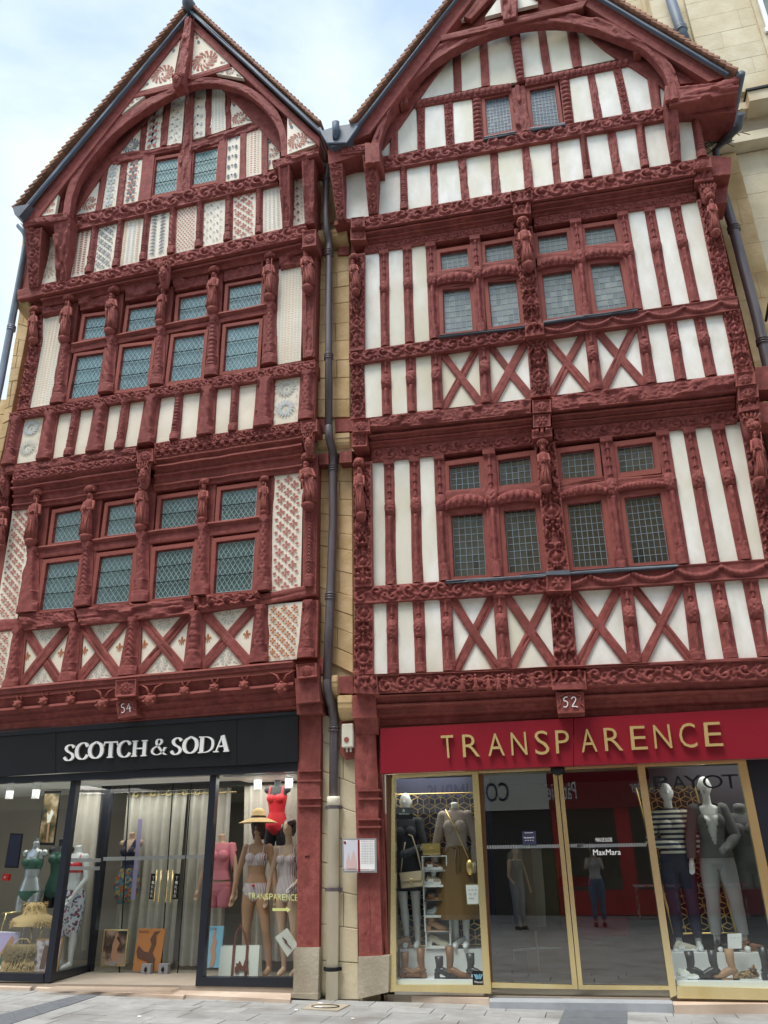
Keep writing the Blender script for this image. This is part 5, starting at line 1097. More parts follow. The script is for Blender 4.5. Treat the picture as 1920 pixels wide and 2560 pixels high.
for q, d_, pt in (((('B', 160, 1180), ('B', 158, 1130), ('B', 232, 1172), ('B', 230, 1122)), SG+.09, 'rosette'), ((('B', 158, 1245), ('B', 157, 1188), ('B', 236, 1242), ('B', 234, 1186)), SG+.02, 'rosette'), ((('B', 992, 1052), ('B', 985, 1000), ('B', 1102, 1035), ('B', 1100, 985)), SG+.10, 'beast'), ((('B', 1003, 1115), ('B', 1000, 1065), ('B', 1092, 1105), ('B', 1090, 1055)), SG+.07, 'beast'),
                  ((('C', 1165, 1130), ('C', 1160, 1065), ('C', 1285, 1115), ('C', 1275, 1045)), SG+.10, 'rosette'), ((('C', 1170, 1218), ('C', 1165, 1150), ('C', 1295, 1200), ('C', 1290, 1135)), SG+.02, 'beast')):
    beam('carved_block', [q[0], q[1]], [q[2], q[3]], d_, .35, pt, RH)
figure(RH, ('B', 1055, 1180), ('B', 1050, 1110), S2+.14, .9, 'mask'); figure(RH, ('C', 1255, 1370), ('C', 1250, 1240), S2+.12, .8, 'mask')
beam('beam_end', [('C', 1270, 1175), ('C', 1265, 1040)], [('C', 1408, 1165), ('C', 1415, 1050)], SG-.02, .35, 'plain', RH); beam('beam_end', [('C', 1300, 1365), ('C', 1290, 1240)], [('C', 1385, 1350), ('C', 1390, 1232)], S2-.04, .35, 'plain', RH); beam('beam_end', [('B', 72, 1165), ('B', 75, 1145)], [('B', 156, 1150), ('B', 156, 1130)], SG, .35, 'plain', RH)
# gable lower field
gT = (px(('B', 300, 882)), px(('C', 960, 795)))
sG = [('B', 250, 300, 262, 302, None), ('B', 412, 448, 415, 456, 'rings'), ('B', 566, 604, 574, 612, 'gouge'), ('B', 712, 754, 732, 775, 'gouge'), ('B', 880, 922, 892, 936, 'gouge'), ('B', 1042, 1082, 1062, 1108, 'gouge'), ('B', 1192, 1230, 1212, 1252, 'gouge'), ('B', 1342, 1380, 1366, 1412, 'leaf'), ('C', 577, 636, 625, 684, 'gouge'), ('C', 768, 830, 810, 866, 'scale'), ('C', 960, 1040, 1010, 1075, None), ('C', 1140, 1196, 1186, 1252, 'rings')]
band(RH, gT, c2t, sG, SG+.04, 'plasterR', ext=.005)
Gr = lambda *a: [at(q, SG+.012) for q in a]
panel(RH, Gr(('B', 130, 900), ('B', 250, 890), ('B', 262, 1120), ('B', 130, 1135)), SG+.012, 'plasterR', raw=True)
g2t = (px(('B', 312, 815)), px(('C', 962, 712))); R_seg('carved_gable_beam', g2t, gT, ('B', 305), ('C', 962), SG+.09, 'vine')
# gable window field
r2b = (px(('B', 490, 550)), px(('B', 1590, 335))); r2t = (px(('B', 500, 518)), px(('B', 1585, 300)))
sM = [('B', 380, 403, 358, 402, 'plain'), ('B', 503, 543, 504, 543, 'vine'), ('B', 640, 686, 652, 696, 'vine'), ('B', 785, 832, 798, 846, 'beads'), ('B', 985, 1062, 1020, 1092, 'gouge'), ('B', 1240, 1292, 1268, 1318, 'beads'), ('B', 1384, 1422, 1422, 1466, 'gouge'), ('B', 1517, 1560, 1570, 1614, 'vine'), ('C', 835, 895, 885, 948, 'plain')]
band(RH, r2b, g2t, sM, SG+.05, 'plasterR', skip=(1, 4, 5), ext=.005)
panel(RH, Gr(('B', 498, 556), ('B', 508, 775), ('B', 400, 800), ('B', 402, 640)), SG+.012, 'plasterR', raw=True); panel(RH, Gr(('B', 360, 700), ('B', 362, 805), ('B', 312, 812), ('B', 312, 750)), SG+.012, 'plasterR', raw=True); panel(RH, Gr(('C', 930, 550), ('C', 985, 580), ('C', 960, 712), ('C', 948, 712)), SG+.012, 'plasterR', raw=True)
beam('carved_gable_rail', [('B', 490, 552), ('B', 990, 462)], [('B', 500, 515), ('B', 990, 425)], SG+.08, .2, 'beads', RH); beam('carved_gable_rail', [('B', 1065, 440), ('B', 1600, 330)], [('B', 1065, 403), ('B', 1595, 300)], SG+.08, .2, 'beads', RH)
window(RH, (('B', 860, 527), ('B', 976, 504), ('B', 995, 682), ('B', 872, 706)), SG-.03, 'square', 7, 11, .07, M['paneC'], 'came2', 0); window(RH, (('B', 1092, 482), ('B', 1213, 459), ('B', 1238, 650), ('B', 1110, 660)), SG-.03, 'square', 7, 11, .07, M['paneC'], 'came2', 0)
for q in ((('B', 848, 722), ('B', 848, 708), ('B', 1012, 690), ('B', 1012, 676)), (('B', 1090, 675), ('B', 1090, 662), ('B', 1270, 645), ('B', 1270, 632))): beam('lead_flashing', [q[0], q[2]], [q[1], q[3]], SG+.12, .2, 'plain', RH, 'lead')
# upper field
for q, pt in (((('B', 695, 478), ('B', 690, 270), ('B', 733, 470), ('B', 730, 240)), 'plain'), ((('B', 838, 448), ('B', 822, 180), ('B', 880, 440), ('B', 864, 160)), 'plain'), ((('B', 1020, 420), ('B', 962, 60), ('B', 1062, 410), ('B', 1026, 55)), 'beads'), ((('B', 1160, 380), ('B', 1118, 95), ('B', 1203, 372), ('B', 1158, 95)), 'plain'), ((('B', 1312, 350), ('B', 1270, 100), ('B', 1358, 340), ('B', 1325, 100)), 'plain')):
    beam('stud' if pt == 'plain' else 'carved_stud', [q[0], q[1]], [q[2], q[3]], SG+(.04 if pt == 'plain' else .09), .16, pt, RH)
for co in ([('B', 688, 282), ('B', 694, 478), ('B', 508, 518), ('B', 560, 440)], [('B', 730, 235), ('B', 825, 185), ('B', 838, 450), ('B', 735, 472)], [('B', 864, 160), ('B', 990, 100), ('B', 1032, 425), ('B', 880, 445)], [('B', 1000, 100), ('B', 1120, 90), ('B', 1162, 385), ('B', 1040, 405)], [('B', 1158, 90), ('B', 1275, 100), ('B', 1315, 352), ('B', 1203, 375)], [('B', 1325, 125), ('B', 1380, 150), ('B', 1570, 300), ('B', 1358, 345)]):
    panel(RH, Gr(*co), SG+.012, 'plasterR', raw=True)
beam('curved_brace', [('B', 325, 770), ('B', 480, 560), ('B', 600, 385), ('B', 700, 268)], [('B', 300, 740), ('B', 400, 610), ('B', 530, 400), ('B', 650, 240)], SG+.06, .12, 'plain', RH, curve=True, cell=.05)
beam('curved_brace', [('B', 1325, 125), ('C', 560, 330), ('C', 720, 430), ('C', 980, 600)], [('B', 1400, 100), ('C', 590, 200), ('C', 740, 330), ('C', 985, 520)], SG+.06, .12, 'plain', RH, curve=True, cell=.05)
# arch, rafters, collar
Ao = [('B', 255, 760), ('B', 300, 640), ('B', 345, 505), ('B', 420, 405), ('B', 500, 325), ('B', 600, 240), ('B', 740, 160), ('B', 890, 105), ('B', 1090, 62), ('B', 1300, 62), ('B', 1490, 100), ('B', 1610, 150), ('C', 860, 260), ('C', 960, 350), ('C', 1040, 460), ('C', 1075, 575)]
Ai = [('B', 300, 760), ('B', 330, 640), ('B', 385, 520), ('B', 455, 435), ('B', 530, 365), ('B', 625, 290), ('B', 755, 215), ('B', 900, 158), ('B', 1095, 112), ('B', 1300, 112), ('B', 1440, 145), ('B', 1560, 195), ('C', 820, 305), ('C', 900, 390), ('C', 970, 480), ('C', 992, 575)]
beam('arch_beam', Ai, Ao, SA, .14, 'gouge', RH, curve=True, mk=.7)
beam('rafter', [('B', 255, 690), ('B', 800, -20)], [('B', 145, 745), ('B', 720, -15)], SA+.02, .32, 'plain', RH, cell=.05)
apS = lint(px(('B', 720, -15)), px(('B', 145, 745)), px(('C', 520, 0)), px(('C', 1375, 512)))
beam('rafter', [('B', 800, -20), (apS[0], apS[1]+60)], [('B', 720, -15), tuple(apS)], SA+.02, .32, 'plain', RH, cell=.05)
beam('rafter', [('C', 1260, 545), ('C', 420, 22), (apS[0], apS[1]+60)], [('C', 1375, 512), ('C', 520, 0), tuple(apS)], SA+.02, .32, 'plain', RH, cell=.05)
beam('collar', [('B', 628, 208), ('B', 1360, 38)], [('B', 625, 182), ('B', 1385, 0)], SA+.04, .2, 'plain', RH)
beam('king_post', [('B', 940, 80), ('B', 930, -60)], [('B', 1020, 65), ('B', 1020, -60)], SA+.05, .3, 'plain', RH); beam('carved_pendant', [('B', 950, 95), ('B', 940, -30)], [('B', 1015, 80), ('B', 1020, -30)], SA+.12, .2, 'gouge', RH)
for q in ([('B', 715, 110), ('B', 800, 8), ('B', 870, -60), ('B', 780, 90)], [('B', 855, 88), ('B', 940, -30), ('B', 945, 65)], [('B', 1025, 45), ('B', 1020, -50), ('B', 1130, 0), ('B', 1130, 20)]): panel(RH, [at(a, SA-.08) for a in q], SA-.08, 'plasterR', raw=True, th=.06)
MB().prism([tuple(at(q, SA-.2)) for q in (('B', 640, 170), ('B', 790, 10), (apS[0], apS[1]+40), ('C', 440, 40), ('C', 660, 190), ('C', 450, 110), ('B', 1300, 66), ('B', 1090, 66), ('B', 890, 108), ('B', 740, 165), ('B', 640, 225))], -(SA-.2), -(SA-.30)).build('gable_boarding', M['timber'], RH)
panel(RH, Gr(('B', 640, 195), ('B', 690, 215), ('B', 330, 700), ('B', 340, 620)), SG-.03, 'plasterR', raw=True); panel(RH, Gr(('B', 1440, 140), ('C', 800, 290), ('C', 985, 560), ('C', 700, 330)), SG-.03, 'plasterR', raw=True)
beam('curved_brace', [('B', 780, 95), ('B', 860, 10), ('B', 920, -60)], [('B', 745, 85), ('B', 810, 0), ('B', 880, -60)], SA-.02, .1, 'plain', RH, curve=True); beam('curved_brace', [('B', 1120, -10), ('B', 1060, -60)], [('B', 1150, -10), ('B', 1090, -60)], SA-.02, .1, 'plain', RH)
beam('peg_block', [('B', 415, 545), ('B', 412, 495)], [('B', 455, 530), ('B', 450, 480)], SA-.12, .4, 'plain', RH); beam('peg_block', [('C', 765, 360), ('C', 760, 290)], [('C', 815, 350), ('C', 815, 285)], SA-.12, .4, 'plain', RH)
# eaves and brackets, left
beam('eaves_beam', [('B', 45, 850), ('B', 240, 790)], [('B', 40, 775), ('B', 240, 742)], SA+.02, .55, 'plain', RH); beam('carved_eaves_beam', [('B', 105, 800), ('B', 265, 780)], [('B', 105, 765), ('B', 265, 738)], SA+.06, .1, 'vine', RH); beam('beam_end', [('B', 235, 845), ('B', 232, 740)], [('B', 310, 835), ('B', 305, 738)], SA+.09, .5, 'plain', RH)
bracket(RH, ('B', 86, 1140), ('B', 130, 1132), ('B', 48, 855), ('B', 112, 842), SG+.08, SA+.02, 'vine'); bracket(RH, ('B', 250, 1110), ('B', 298, 1100), ('B', 220, 800), ('B', 292, 790), SG+.08, SA+.06, 'vine')
# tie timbers and boards at the right eave
beam('eaves_beam', [('C', 1000, 700), ('C', 1460, 610)], [('C', 985, 580), ('C', 1465, 520)], SA+.06, .6, 'gouge', RH); beam('beam_end', [('C', 975, 670), ('C', 970, 575)], [('C', 1060, 650), ('C', 1050, 570)], SA+.10, .6, 'plain', RH)
beam('eaves_beam', [('C', 1060, 770), ('C', 1450, 740)], [('C', 1065, 725), ('C', 1450, 660)], SG+.15, .5, 'gouge', RH); beam('spandrel_board', [('C', 1070, 560), ('C', 1250, 545)], [('C', 1020, 390), ('C', 1030, 385)], SA-.12, .06, 'plain', RH)
bracket(RH, ('C', 1015, 1082), ('C', 1080, 1070), ('C', 965, 670), ('C', 1052, 650), SG+.08, SA+.04, 'gouge')
# verges, right gable
rimR = lambda *a: rim(RH, *a)
apT = lint(px(('B', 668, 0)), px(('B', 172, 628)), px(('C', 640, 0)), px(('C', 1432, 474)))
apB = lint(px(('B', 700, 0)), px(('B', 196, 645)), px(('C', 565, 0)), px(('C', 1400, 490))); apI = lint(px(('B', 715, 0)), px(('B', 152, 728)), px(('C', 512, 0)), px(('C', 1370, 512)))
rimR(tuple(apT), ('B', 165, 638), tuple(apB), ('B', 190, 655), tuple(apI), ('B', 150, 735))
rimR(tuple(apT), ('C', 1440, 480), tuple(apB), ('C', 1400, 492), tuple(apI), ('C', 1375, 515))
# valley between the gables
q = [at(a, SA+.12) for a in (('B', 0, 680), ('B', 80, 655), ('B', 205, 635), ('B', 140, 745), ('B', 60, 762), ('B', 40, 745))]
MB().prism([tuple(a) for a in q], -(SA+.12), -(SA-.35)).build('valley_gutter', M['lead'], RH)
q = [at(a, SA+.13) for a in (('B', 0, 668), ('B', 40, 745), ('B', 140, 745), ('B', 195, 660))]; m = MB()
m.tube([(a[0], -(SA+.14), a[1]) for a in q], .022, 6); a = at(('B', 85, 655), SA+.16); m.tube([(a[0]-.02, -SA-.1, a[1]-.22), (a[0], -SA-.2, a[1]+.05)], .06, 8); m.build('gutter_rim', M['zinc'], RH, True)
# gutter and spout, right
q0, q1 = at(('C', 1500, 520), SA+.05), at(('C', 1470, 660), SA-.2)
m = MB(); m.tube([(q0[0]-.05, -(SA+.12), q0[1]+.02), (q0[0]-.05, 6, q0[1]+.02)], .06, 10); m.build('gutter', M['lead'], RH, True)
m = MB(); P = [at3(('C', 1478, 760), .9), at3(('C', 1462, 850), .7), at3(('C', 1380, 930), .35), at3(('C', 1310, 1000), .1), at3(('C', 1320, 1180), .02)]; m.tube(P, .055, 10); m.build('swan_neck_pipe', M['lead'], RH, True)
m = MB(); rnd = random.Random(3); c = at3(('C', 1310, 900), .25)
for i in range(160): v = Vector((rnd.gauss(0, .14), rnd.gauss(0, .08), rnd.gauss(0, .10))); w_ = Vector((rnd.gauss(0, .12), rnd.gauss(0, .08), rnd.gauss(0, .05))); m.tube([c+v, c+v+w_], .006, 4, False)
o = m.build('bird_nest', mat('dry_twigs', (.10, .08, .055), .95), None); tag(o, 'dark untidy bird nest tucked under the right eave beside the bent gutter pipe', 'nest')
# ================================================================== stone between and beside the houses
def blocks(parent, TL, TR, BR, BL, d, rows, m, splits=None, th=.25, gap=.0025, rough=.008, bev=.007):
    """coursed ashlar in a photo quad: every block its own mesh with a rounded arris"""
    Q = [at(q, d) if not isinstance(q, np.ndarray) else q for q in (TL, TR, BR, BL)]; rnd = random.Random(int(abs(Q[0][0])*977)+rows)
    hs = [rnd.uniform(.8, 1.2) for _ in range(rows)]; tot = sum(hs); v = 0
    for r in range(rows):
        v0, v1 = v/tot, (v+hs[r])/tot; v += hs[r]; cuts = [0]+(list(splits[r % len(splits)]) if splits else [])+[1]
        for a, b in zip(cuts[:-1], cuts[1:]):
            f = lambda u, w: (Q[0]*(1-u)+Q[1]*u)*(1-w)+(Q[3]*(1-u)+Q[2]*u)*w
            c = [f(a, v0), f(b, v0), f(b, v1), f(a, v1)]; cc = sum(c)/4; y = d+rnd.uniform(-.4, .6)*rough; o_ = []
            for q in c: s = np.sign(q-cc); o_.append(q-s*gap)
            i_ = [q-np.sign(q-cc)*bev for q in o_]; V = [(q[0], -(y-bev*.85), q[1]) for q in o_]+[(q[0], -y, q[1]) for q in i_]+[(q[0], -(d-th), q[1]) for q in o_]
            F_ = [(7, 6, 5, 4)]+[(i, (i+1) % 4, 4+(i+1) % 4, 4+i) for i in range(4)]+[((i+1) % 4, i, 8+i, 8+(i+1) % 4) for i in range(4)]
            o = pm('stone_block', V, F_, parent, M[m]); 
            if o.data.polygons[0].normal.y > 0: o.data.flip_normals()
ST = empty('stone_party_wall', (-3.0, 0, 0), label='narrow yellow limestone wall between the two timber houses behind the drainpipe', cat='wall')
xa, xb = at(('E', 1075, 900), .25)[0]-.12, at(('E', 1325, 900), .25)[0]+.12
m = MB(); m.box(xa, xb, -.26, 3, at(('E', 1200, 1480), .25)[1], at(('B', 60, 800), .4)[1]); m.box(xa, xb, -.11, 3, at(('I', 1200, 1480), .1)[1], at(('E', 1200, 1480), .25)[1]-.003); m.box(xa-.05, xb+.1, .03, 3, -.05, at(('I', 1200, 1480), .1)[1]-.003); m.build('rubble_core', M['mortar'], ST)
sp = [[.42], [.62], [.50], [.36], [.58]]
blocks(ST, ('B', -60, 900), ('B', 70, 880), ('B', 75, 1150), ('B', -60, 1165), .30, 3, 'stoneY', sp)
blocks(ST, ('E', 1083, 110), ('E', 1308, 70), ('E', 1312, 1225), ('E', 1072, 1225), .30, 9, 'stoneY', sp)
blocks(ST, ('E', 1097, 1555), ('E', 1328, 1540), ('I', 1335, 1335), ('I', 1072, 1215), .15, 11, 'stoneY', sp)
blocks(ST, ('M', 1118, 60), ('M', 1358, 180), ('M', 1372, 2045), ('M', 1100, 2045), .02, 9, 'stoneP', sp)
def corbel(parent, tl, tr, h, d, pr, m='stoneY'):
    a, b = at(tl, d), at(tr, d); n = 8; V, Fc = [], []
    prof = [(0, pr), (h*.30, pr), (h*.36, pr*.95)]+[(h*(.36+.64*sin(k*pi/12)), pr*.95*cos(k*pi/12)) for k in range(1, 7)]
    for x, z0 in ((a[0], a[1]), (b[0], b[1])):
        for z, y in prof: V.append((x, -(d-pr+y), z0-z))
        V.append((x, -(d-pr-.2), z0-h)); V.append((x, -(d-pr-.2), z0))
    k = len(prof)+2; Fc = [(i, i+1, k+i+1, k+i) for i in range(k-1)]+[(k-1, 0, k, 2*k-1), tuple(range(k))[::-1], tuple(range(k, 2*k))]
    o = pm('corbel', V, Fc, parent, M[m]); bm = bmesh.new(); bm.from_mesh(o.data); bmesh.ops.recalc_face_normals(bm, faces=bm.faces[:]); bmesh.ops.bevel(bm, geom=[e for e in bm.edges if e.calc_face_angle(0) > .7], offset=.012, segments=2, affect='EDGES'); bm.to_mesh(o.data); bm.free()
corbel(ST, ('B', -45, 1195), ('B', 140, 1178), .26, .48, .2); corbel(ST, ('E', 1086, 1342), ('E', 1312, 1328), .27, .34, .2); corbel(ST, ('I', 1088, 1358), ('I', 1228, 1345), .28, .25, .2); corbel(ST, ('I', 1226, 1488), ('I', 1332, 1484), .30, .25, .2)
for q in ((('E', 1092, 1325), ('E', 1090, 1240), ('E', 1145, 1325), ('E', 1145, 1235)), (('E', 1210, 1325), ('E', 1208, 1238), ('E', 1330, 1320), ('E', 1325, 1232)), (('E', 1100, 1550), ('E', 1098, 1478), ('E', 1165, 1548), ('E', 1165, 1470)), (('E', 1240, 1540), ('E', 1245, 1460), ('E', 1325, 1535), ('E', 1325, 1455)), (('E', 1090, 105), ('E', 1090, 50), ('E', 1150, 98), ('E', 1150, 42)), (('E', 1228, 105), ('E', 1232, 50), ('E', 1308, 100), ('E', 1308, 45)), (('I', 1235, 1470), ('I', 1230, 1360), ('I', 1335, 1478), ('I', 1330, 1352)), (('I', 1085, 1350), ('I', 1082, 1230), ('I', 1130, 1340), ('I', 1130, 1222))):
    beam('wall_plate', [q[0], q[1]], [q[2], q[3]], .33 if q[0][0] == 'E' else .24, .3, 'plain', ST)
# left pier and the sliver of the next house beyond
SL = empty('stone_pier', (-8.8, 0, 0), label='yellow limestone pier at the left edge behind the grey downpipe', cat='wall')
blocks(SL, ('A', 120, 1200), ('A', 150, 1190), ('A', 105, 1545), ('A', 80, 1550), S1, 5, 'stoneY'); blocks(SL, ('D', 135, 475), ('D', 212, 500), ('D', 70, 1240), ('D', 15, 1270), S1-.1, 8, 'stoneY', [[.5], [], [.4]]); blocks(SL, ('D', 10, 1275), ('D', 62, 1255), ('D', -5, 1560), ('D', -50, 1570), S1-.1, 3, 'stoneY'); blocks(SL, ('D', -60, 1100), ('D', 70, 1100), ('D', -30, 1560), ('D', -120, 1560), S1-.15, 4, 'stoneY')
corbel(SL, ('D', 108, 390), ('D', 198, 382), .24, .62, .35)
# ------------------------------------------------------------------ downpipes
def pipe(parent, pts, r, m, name='pipe', n=14): o = MB().tube(pts, r, n).build(name, M[m], parent, True); return o
def collar(parent, p, q, r, m, k=2):
    p, q = Vector(p), Vector(q); t = (q-p).normalized(); mb = MB()
    for i in range(k): c = p+t*(.035*i); mb.tube([c-t*.012, c-t*.006, c+t*.006, c+t*.012], [r*1.0, r*1.22, r*1.22, r*1.0], 14)
    return mb.build('pipe_collar', M[m], parent, True)
DP = empty('drainpipe', (-3.05, -.1, 0), label='central drainpipe between the houses, brown metal above and cream painted below', cat='drainpipe')
top = [at3(('B', 38, 880), .56), at3(('B', 30, 1040), .54), at3(('B', 33, 1190), .52), at3(('B', 46, 1235), .44), at3(('E', 1168, 20), .42)]
def bend(P, it=2): P = [np.array(p) for p in P]; return [Vector(p) for p in smoothline(P, it)]
upr = .056
pipe(DP, bend([at3(('B', 38, 870), .60), at3(('B', 32, 960), .60), at3(('B', 30, 1170), .60), at3(('B', 48, 1260), .46), at3(('E', 1168, 60), .46)])+[at3(('E', 1166, 700), .45), at3(('E', 1166, 1300), .45)], upr, 'pipe')
pipe(DP, bend([at3(('E', 1166, 1290), .45), at3(('E', 1168, 1370), .46), at3(('E', 1198, 1470), .26), at3(('E', 1195, 1600), .25)], 2)+[at3(('I', 1196, 300), .25), at3(('I', 1170, 1000), .25), at3(('I', 1155, 1380), .25)], upr+.004, 'pipe')
pipe(DP, bend([at3(('I', 1155, 1370), .25), at3(('I', 1155, 1460), .26), at3(('I', 1200, 1600), .10), at3(('I', 1205, 1720), .09)], 2)+[at3(('M', 1203, 240), .09), at3(('M', 1200, 640), .09)], upr, 'pipe')
pipe(DP, [at3(('M', 1200, 640), .09), at3(('M', 1200, 655), .09), at3(('M', 1200, 700), .09), at3(('M', 1199, 702), .09), at3(('M', 1188, 2064), .09)], [.078, .082, .082, .071, .071], 'pipeC', 'cast_pipe', 18)
for a, b, d_ in ((('B', 32, 930), ('B', 32, 960), .60), (('B', 46, 1300), ('B', 46, 1320), .46), (('E', 1167, 85), ('E', 1167, 120), .46), (('E', 1166, 795), ('E', 1166, 830), .45), (('E', 1196, 1565), ('E', 1196, 1610), .25), (('I', 1178, 788), ('I', 1176, 830), .25), (('M', 1203, 165), ('M', 1203, 205), .09)): collar(DP, at3(a, d_), at3(b, d_), upr+.004, 'pipe', 3 if a[0] in 'EI' else 2)
for q in (('M', 1199, 715), ('M', 1197, 1282), ('M', 1190, 1832)):
    c = at3(q, .09); m = MB(); m.tube([c-Vector((0, 0, .018)), c+Vector((0, 0, .018))], .086, 18); m.box(c[0]-.105, c[0]+.105, c[1]+.01, c[1]+.04, c[2]-.018, c[2]+.018); m.build('pipe_bracket', M['iron' if q[2] > 1500 else 'pipe'], DP)
LP = empty('drainpipe', (-8.9, -.3, 0), label='grey drainpipe at the left edge, against the sky and the stone pier', cat='drainpipe')
pipe(LP, bend([at3(('A', 100, 1170), SA-.2), at3(('A', 135, 1210), .75), at3(('A', 138, 1260), .62)])+[at3(('D', 180, 40), .60), at3(('D', 0, 1000), .60), at3(('D', -120, 1560), .60)], .058, 'pipeZ')
collar(LP, at3(('D', 80, 600), .60), at3(('D', 76, 625), .60), .060, 'pipeZ', 3)
RP = empty('drainpipe', (4.0, -.1, 0), label='dark drainpipe on the yellow stone to the right of the right house', cat='drainpipe')
pipe(RP, [at3(('C', 1318, 1170), .02), at3(('C', 1420, 1500), .02), at3(('C', 1590, 2141), .02), at3(('G', 1680, 960), .02), at3(('G', 1800, 1400), .02)], .072, 'pipe'); collar(RP, at3(('C', 1427, 1520), .02), at3(('C', 1436, 1552), .02), .076, 'pipe', 3); collar(RP, at3(('G', 1622, 690), .02), at3(('G', 1628, 718), .02), .076, 'pipe', 3)
# ------------------------------------------------------------------ neighbouring ashlar building on the right
NB = empty('ashlar_building', (6, 1, 0), label='tall pale ashlar stone building rising behind the right roof', cat='building')
nd = -.35; x0 = at(('C', 1290, 1250), nd)[0]; p_a = at(('C', 1105, 0), nd)[0]; xr = at(('C', 1659, 100), nd)[0]+2.5
m = MB(); m.box(x0, xr+3, -nd+.02, 12, 0, 26); m.build('wall_core', M['stoneP'], NB)
def asl(x_a, x_b, z_a, z_b, d, rows, m_, splits=None): blocks(NB, np.array([x_a, z_b]), np.array([x_b, z_b]), np.array([x_b, z_a]), np.array([x_a, z_a]), d, rows, m_, splits, th=.3, gap=.0012, rough=.002, bev=.003)
zc0, zc1 = at(('C', 1500, 1000), nd)[1], at(('C', 1550, 800), nd)[1]
asl(x0-.05, x0+.42, 3.0, zc0-.1, nd+.08, 18, 'stoneY', [[.5], [.3], [.65]]); asl(x0+.44, x0+3.4, 3.0, zc0-.1, nd+.02, 18, 'stoneP', [[.3, .75], [.55], [.15, .6]])
asl(x0-.3, x0+3.4, zc1+.15, zc1+7.5, nd+.02, 16, 'stoneP', [[.2, .45, .75], [.1, .33, .6], [.28, .55, .85]])
asl(p_a-.05, p_a+1.35, zc1+.5, zc1+7.6, nd+.12, 17, 'stoneP', [[.55], [.3], [.75]])
for a, b, pr in ((zc0-.08, zc0+.10, .25), (zc0+.10, zc1-.06, .10), (zc1-.06, zc1+.08, .30), (zc1+.08, zc1+.16, .18)): MB().box(x0-.2, xr+3, -(nd+pr), -nd+.1, a+.004, b).build('cornice', M['stoneG' if pr == .10 else 'stoneP'], NB)
q = at(('C', 1620, 640), nd+.3); MB().box(q[0]-.25, q[0]+2, -(nd+.45), -nd, q[1]-.22, q[1]-.02).build('window_sill', M['stoneP'], NB); MB().box(q[0]-.27, q[0]+2, -(nd+.48), -nd, q[1]-.02, q[1]+.02).build('lead_cap', M['iron'], NB)
wq = at(('C', 1598, 260), nd+.02); mb = MB(); mb.box(wq[0], wq[0]+1.3, -(nd+.16), -nd, wq[1]-1.4, wq[1]+2.6); ww = mb.build('window', M['stoneP'], NB)
mb = MB(); mb.box(wq[0]+.12, wq[0]+1.18, -(nd+.18), -(nd+.10), wq[1], wq[1]+2.4); mb.build('pane', M['paneR'], ww)
mb = MB(); [mb.box(wq[0]+a, wq[0]+a+.07, -(nd+.215), -(nd+.175), wq[1]-.05, wq[1]+2.4) for a in (.08, .62, 1.15)]; mb.box(wq[0]+.05, wq[0]+1.2, -(nd+.22), -(nd+.17), wq[1]-.10, wq[1]); mb.build('frame', M['white'], ww)
pipe(NB, [at3(('C', 990, -60), nd+.15), at3(('C', 1075, 200), nd+.15), at3(('C', 1115, 300), nd+.15)], .085, 'zinc', 'downpipe'); collar(NB, at3(('C', 1072, 190), nd+.15), at3(('C', 1080, 215), nd+.15), .09, 'pipeZ', 3)
asl(at(('C', 860, 60), nd-.3)[0]-2, p_a+.6, zc1+2, zc1+8, nd-.25, 14, 'stoneP', [[.3, .6], [.2, .7]])
m = at(('G', 1652, 500), .3); mb = MB(); mb.ell((m[0]+.12, -.35, m[1]), (.10, .10, .16), 10, 8); mb.tube([(m[0]+.12, -.35, m[1]+.1), (m[0]+.12, -.1, m[1]+.28), (m[0]+.12, .2, m[1]+.2)], .02, 6); o = mb.build('street_lantern', M['iron'], None, True); tag(o, 'black lantern on the stone wall at the right edge of the picture', 'lantern')
# ------------------------------------------------------------------ pavement
G = MB(); G.add([(-70, -60, gz(-70)-.03), (60, -60, gz(60)-.03), (60, 20, gz(60)-.03), (-70, 20, gz(-70)-.03)], [(0, 1, 2, 3)]); o = G.build('street', M['pave']); tag(o, kind='structure')
PV = empty('pavement', (-3, -1, 0)); PV['kind'] = 'structure'
rnd = random.Random(8); y = .10; meshes = 0; row = 0
db = [np.array(ground(q)) for q in (('L', 0, 2150), ('L', 560, 2008), ('L', 705, 2010), ('L', 0, 2240))]; dr = [np.array(ground(q)) for q in (('O', 252, 2112), ('O', 690, 2112), ('O', 690, 2240), ('O', 196, 2240))]
def slab_(poly, m_, lift=0.0, gap=.004, nm='paving_slab'):
    c = sum(poly)/len(poly); P = [q-(q-c)/max(.05, hypot(*(q-c)))*gap*1.4 for q in poly]; V = [(q[0], -q[1], gz(q[0])+lift) for q in P]+[(q[0], -q[1], gz(q[0])-.03) for q in poly]; n = len(P)
    a = sum(P[i][0]*-P[(i+1) % n][1]+P[(i+1) % n][0]*P[i][1] for i in range(n)); idx = list(range(n)) if a > 0 else list(range(n))[::-1]
    F_ = [tuple(idx)]+[(idx[i], n+idx[i], n+idx[(i+1) % n], idx[(i+1) % n]) for i in range(n)]
    return pm(nm, V, F_, PV, M[m_])
dpoly = [tuple(q) for q in db]; rpoly = [tuple(q) for q in dr]
while y < 2.6:
    h = rnd.choice([.30, .34, .38, .30]); x = -10.2+rnd.uniform(-.4, 0)
    while x < 3.6:
        wd = rnd.choice([.45, .6, .75, .55]); slab_([np.array([x, y]), np.array([x+wd, y]), np.array([x+wd, y+h]), np.array([x, y+h])], 'pave', rnd.uniform(-.0015, .0015)); x += wd
    y += h; row += 1
dbe = [db[0]+(db[0]-db[1])*.3, db[1], db[2], db[3]+(db[3]-db[2])*.3]
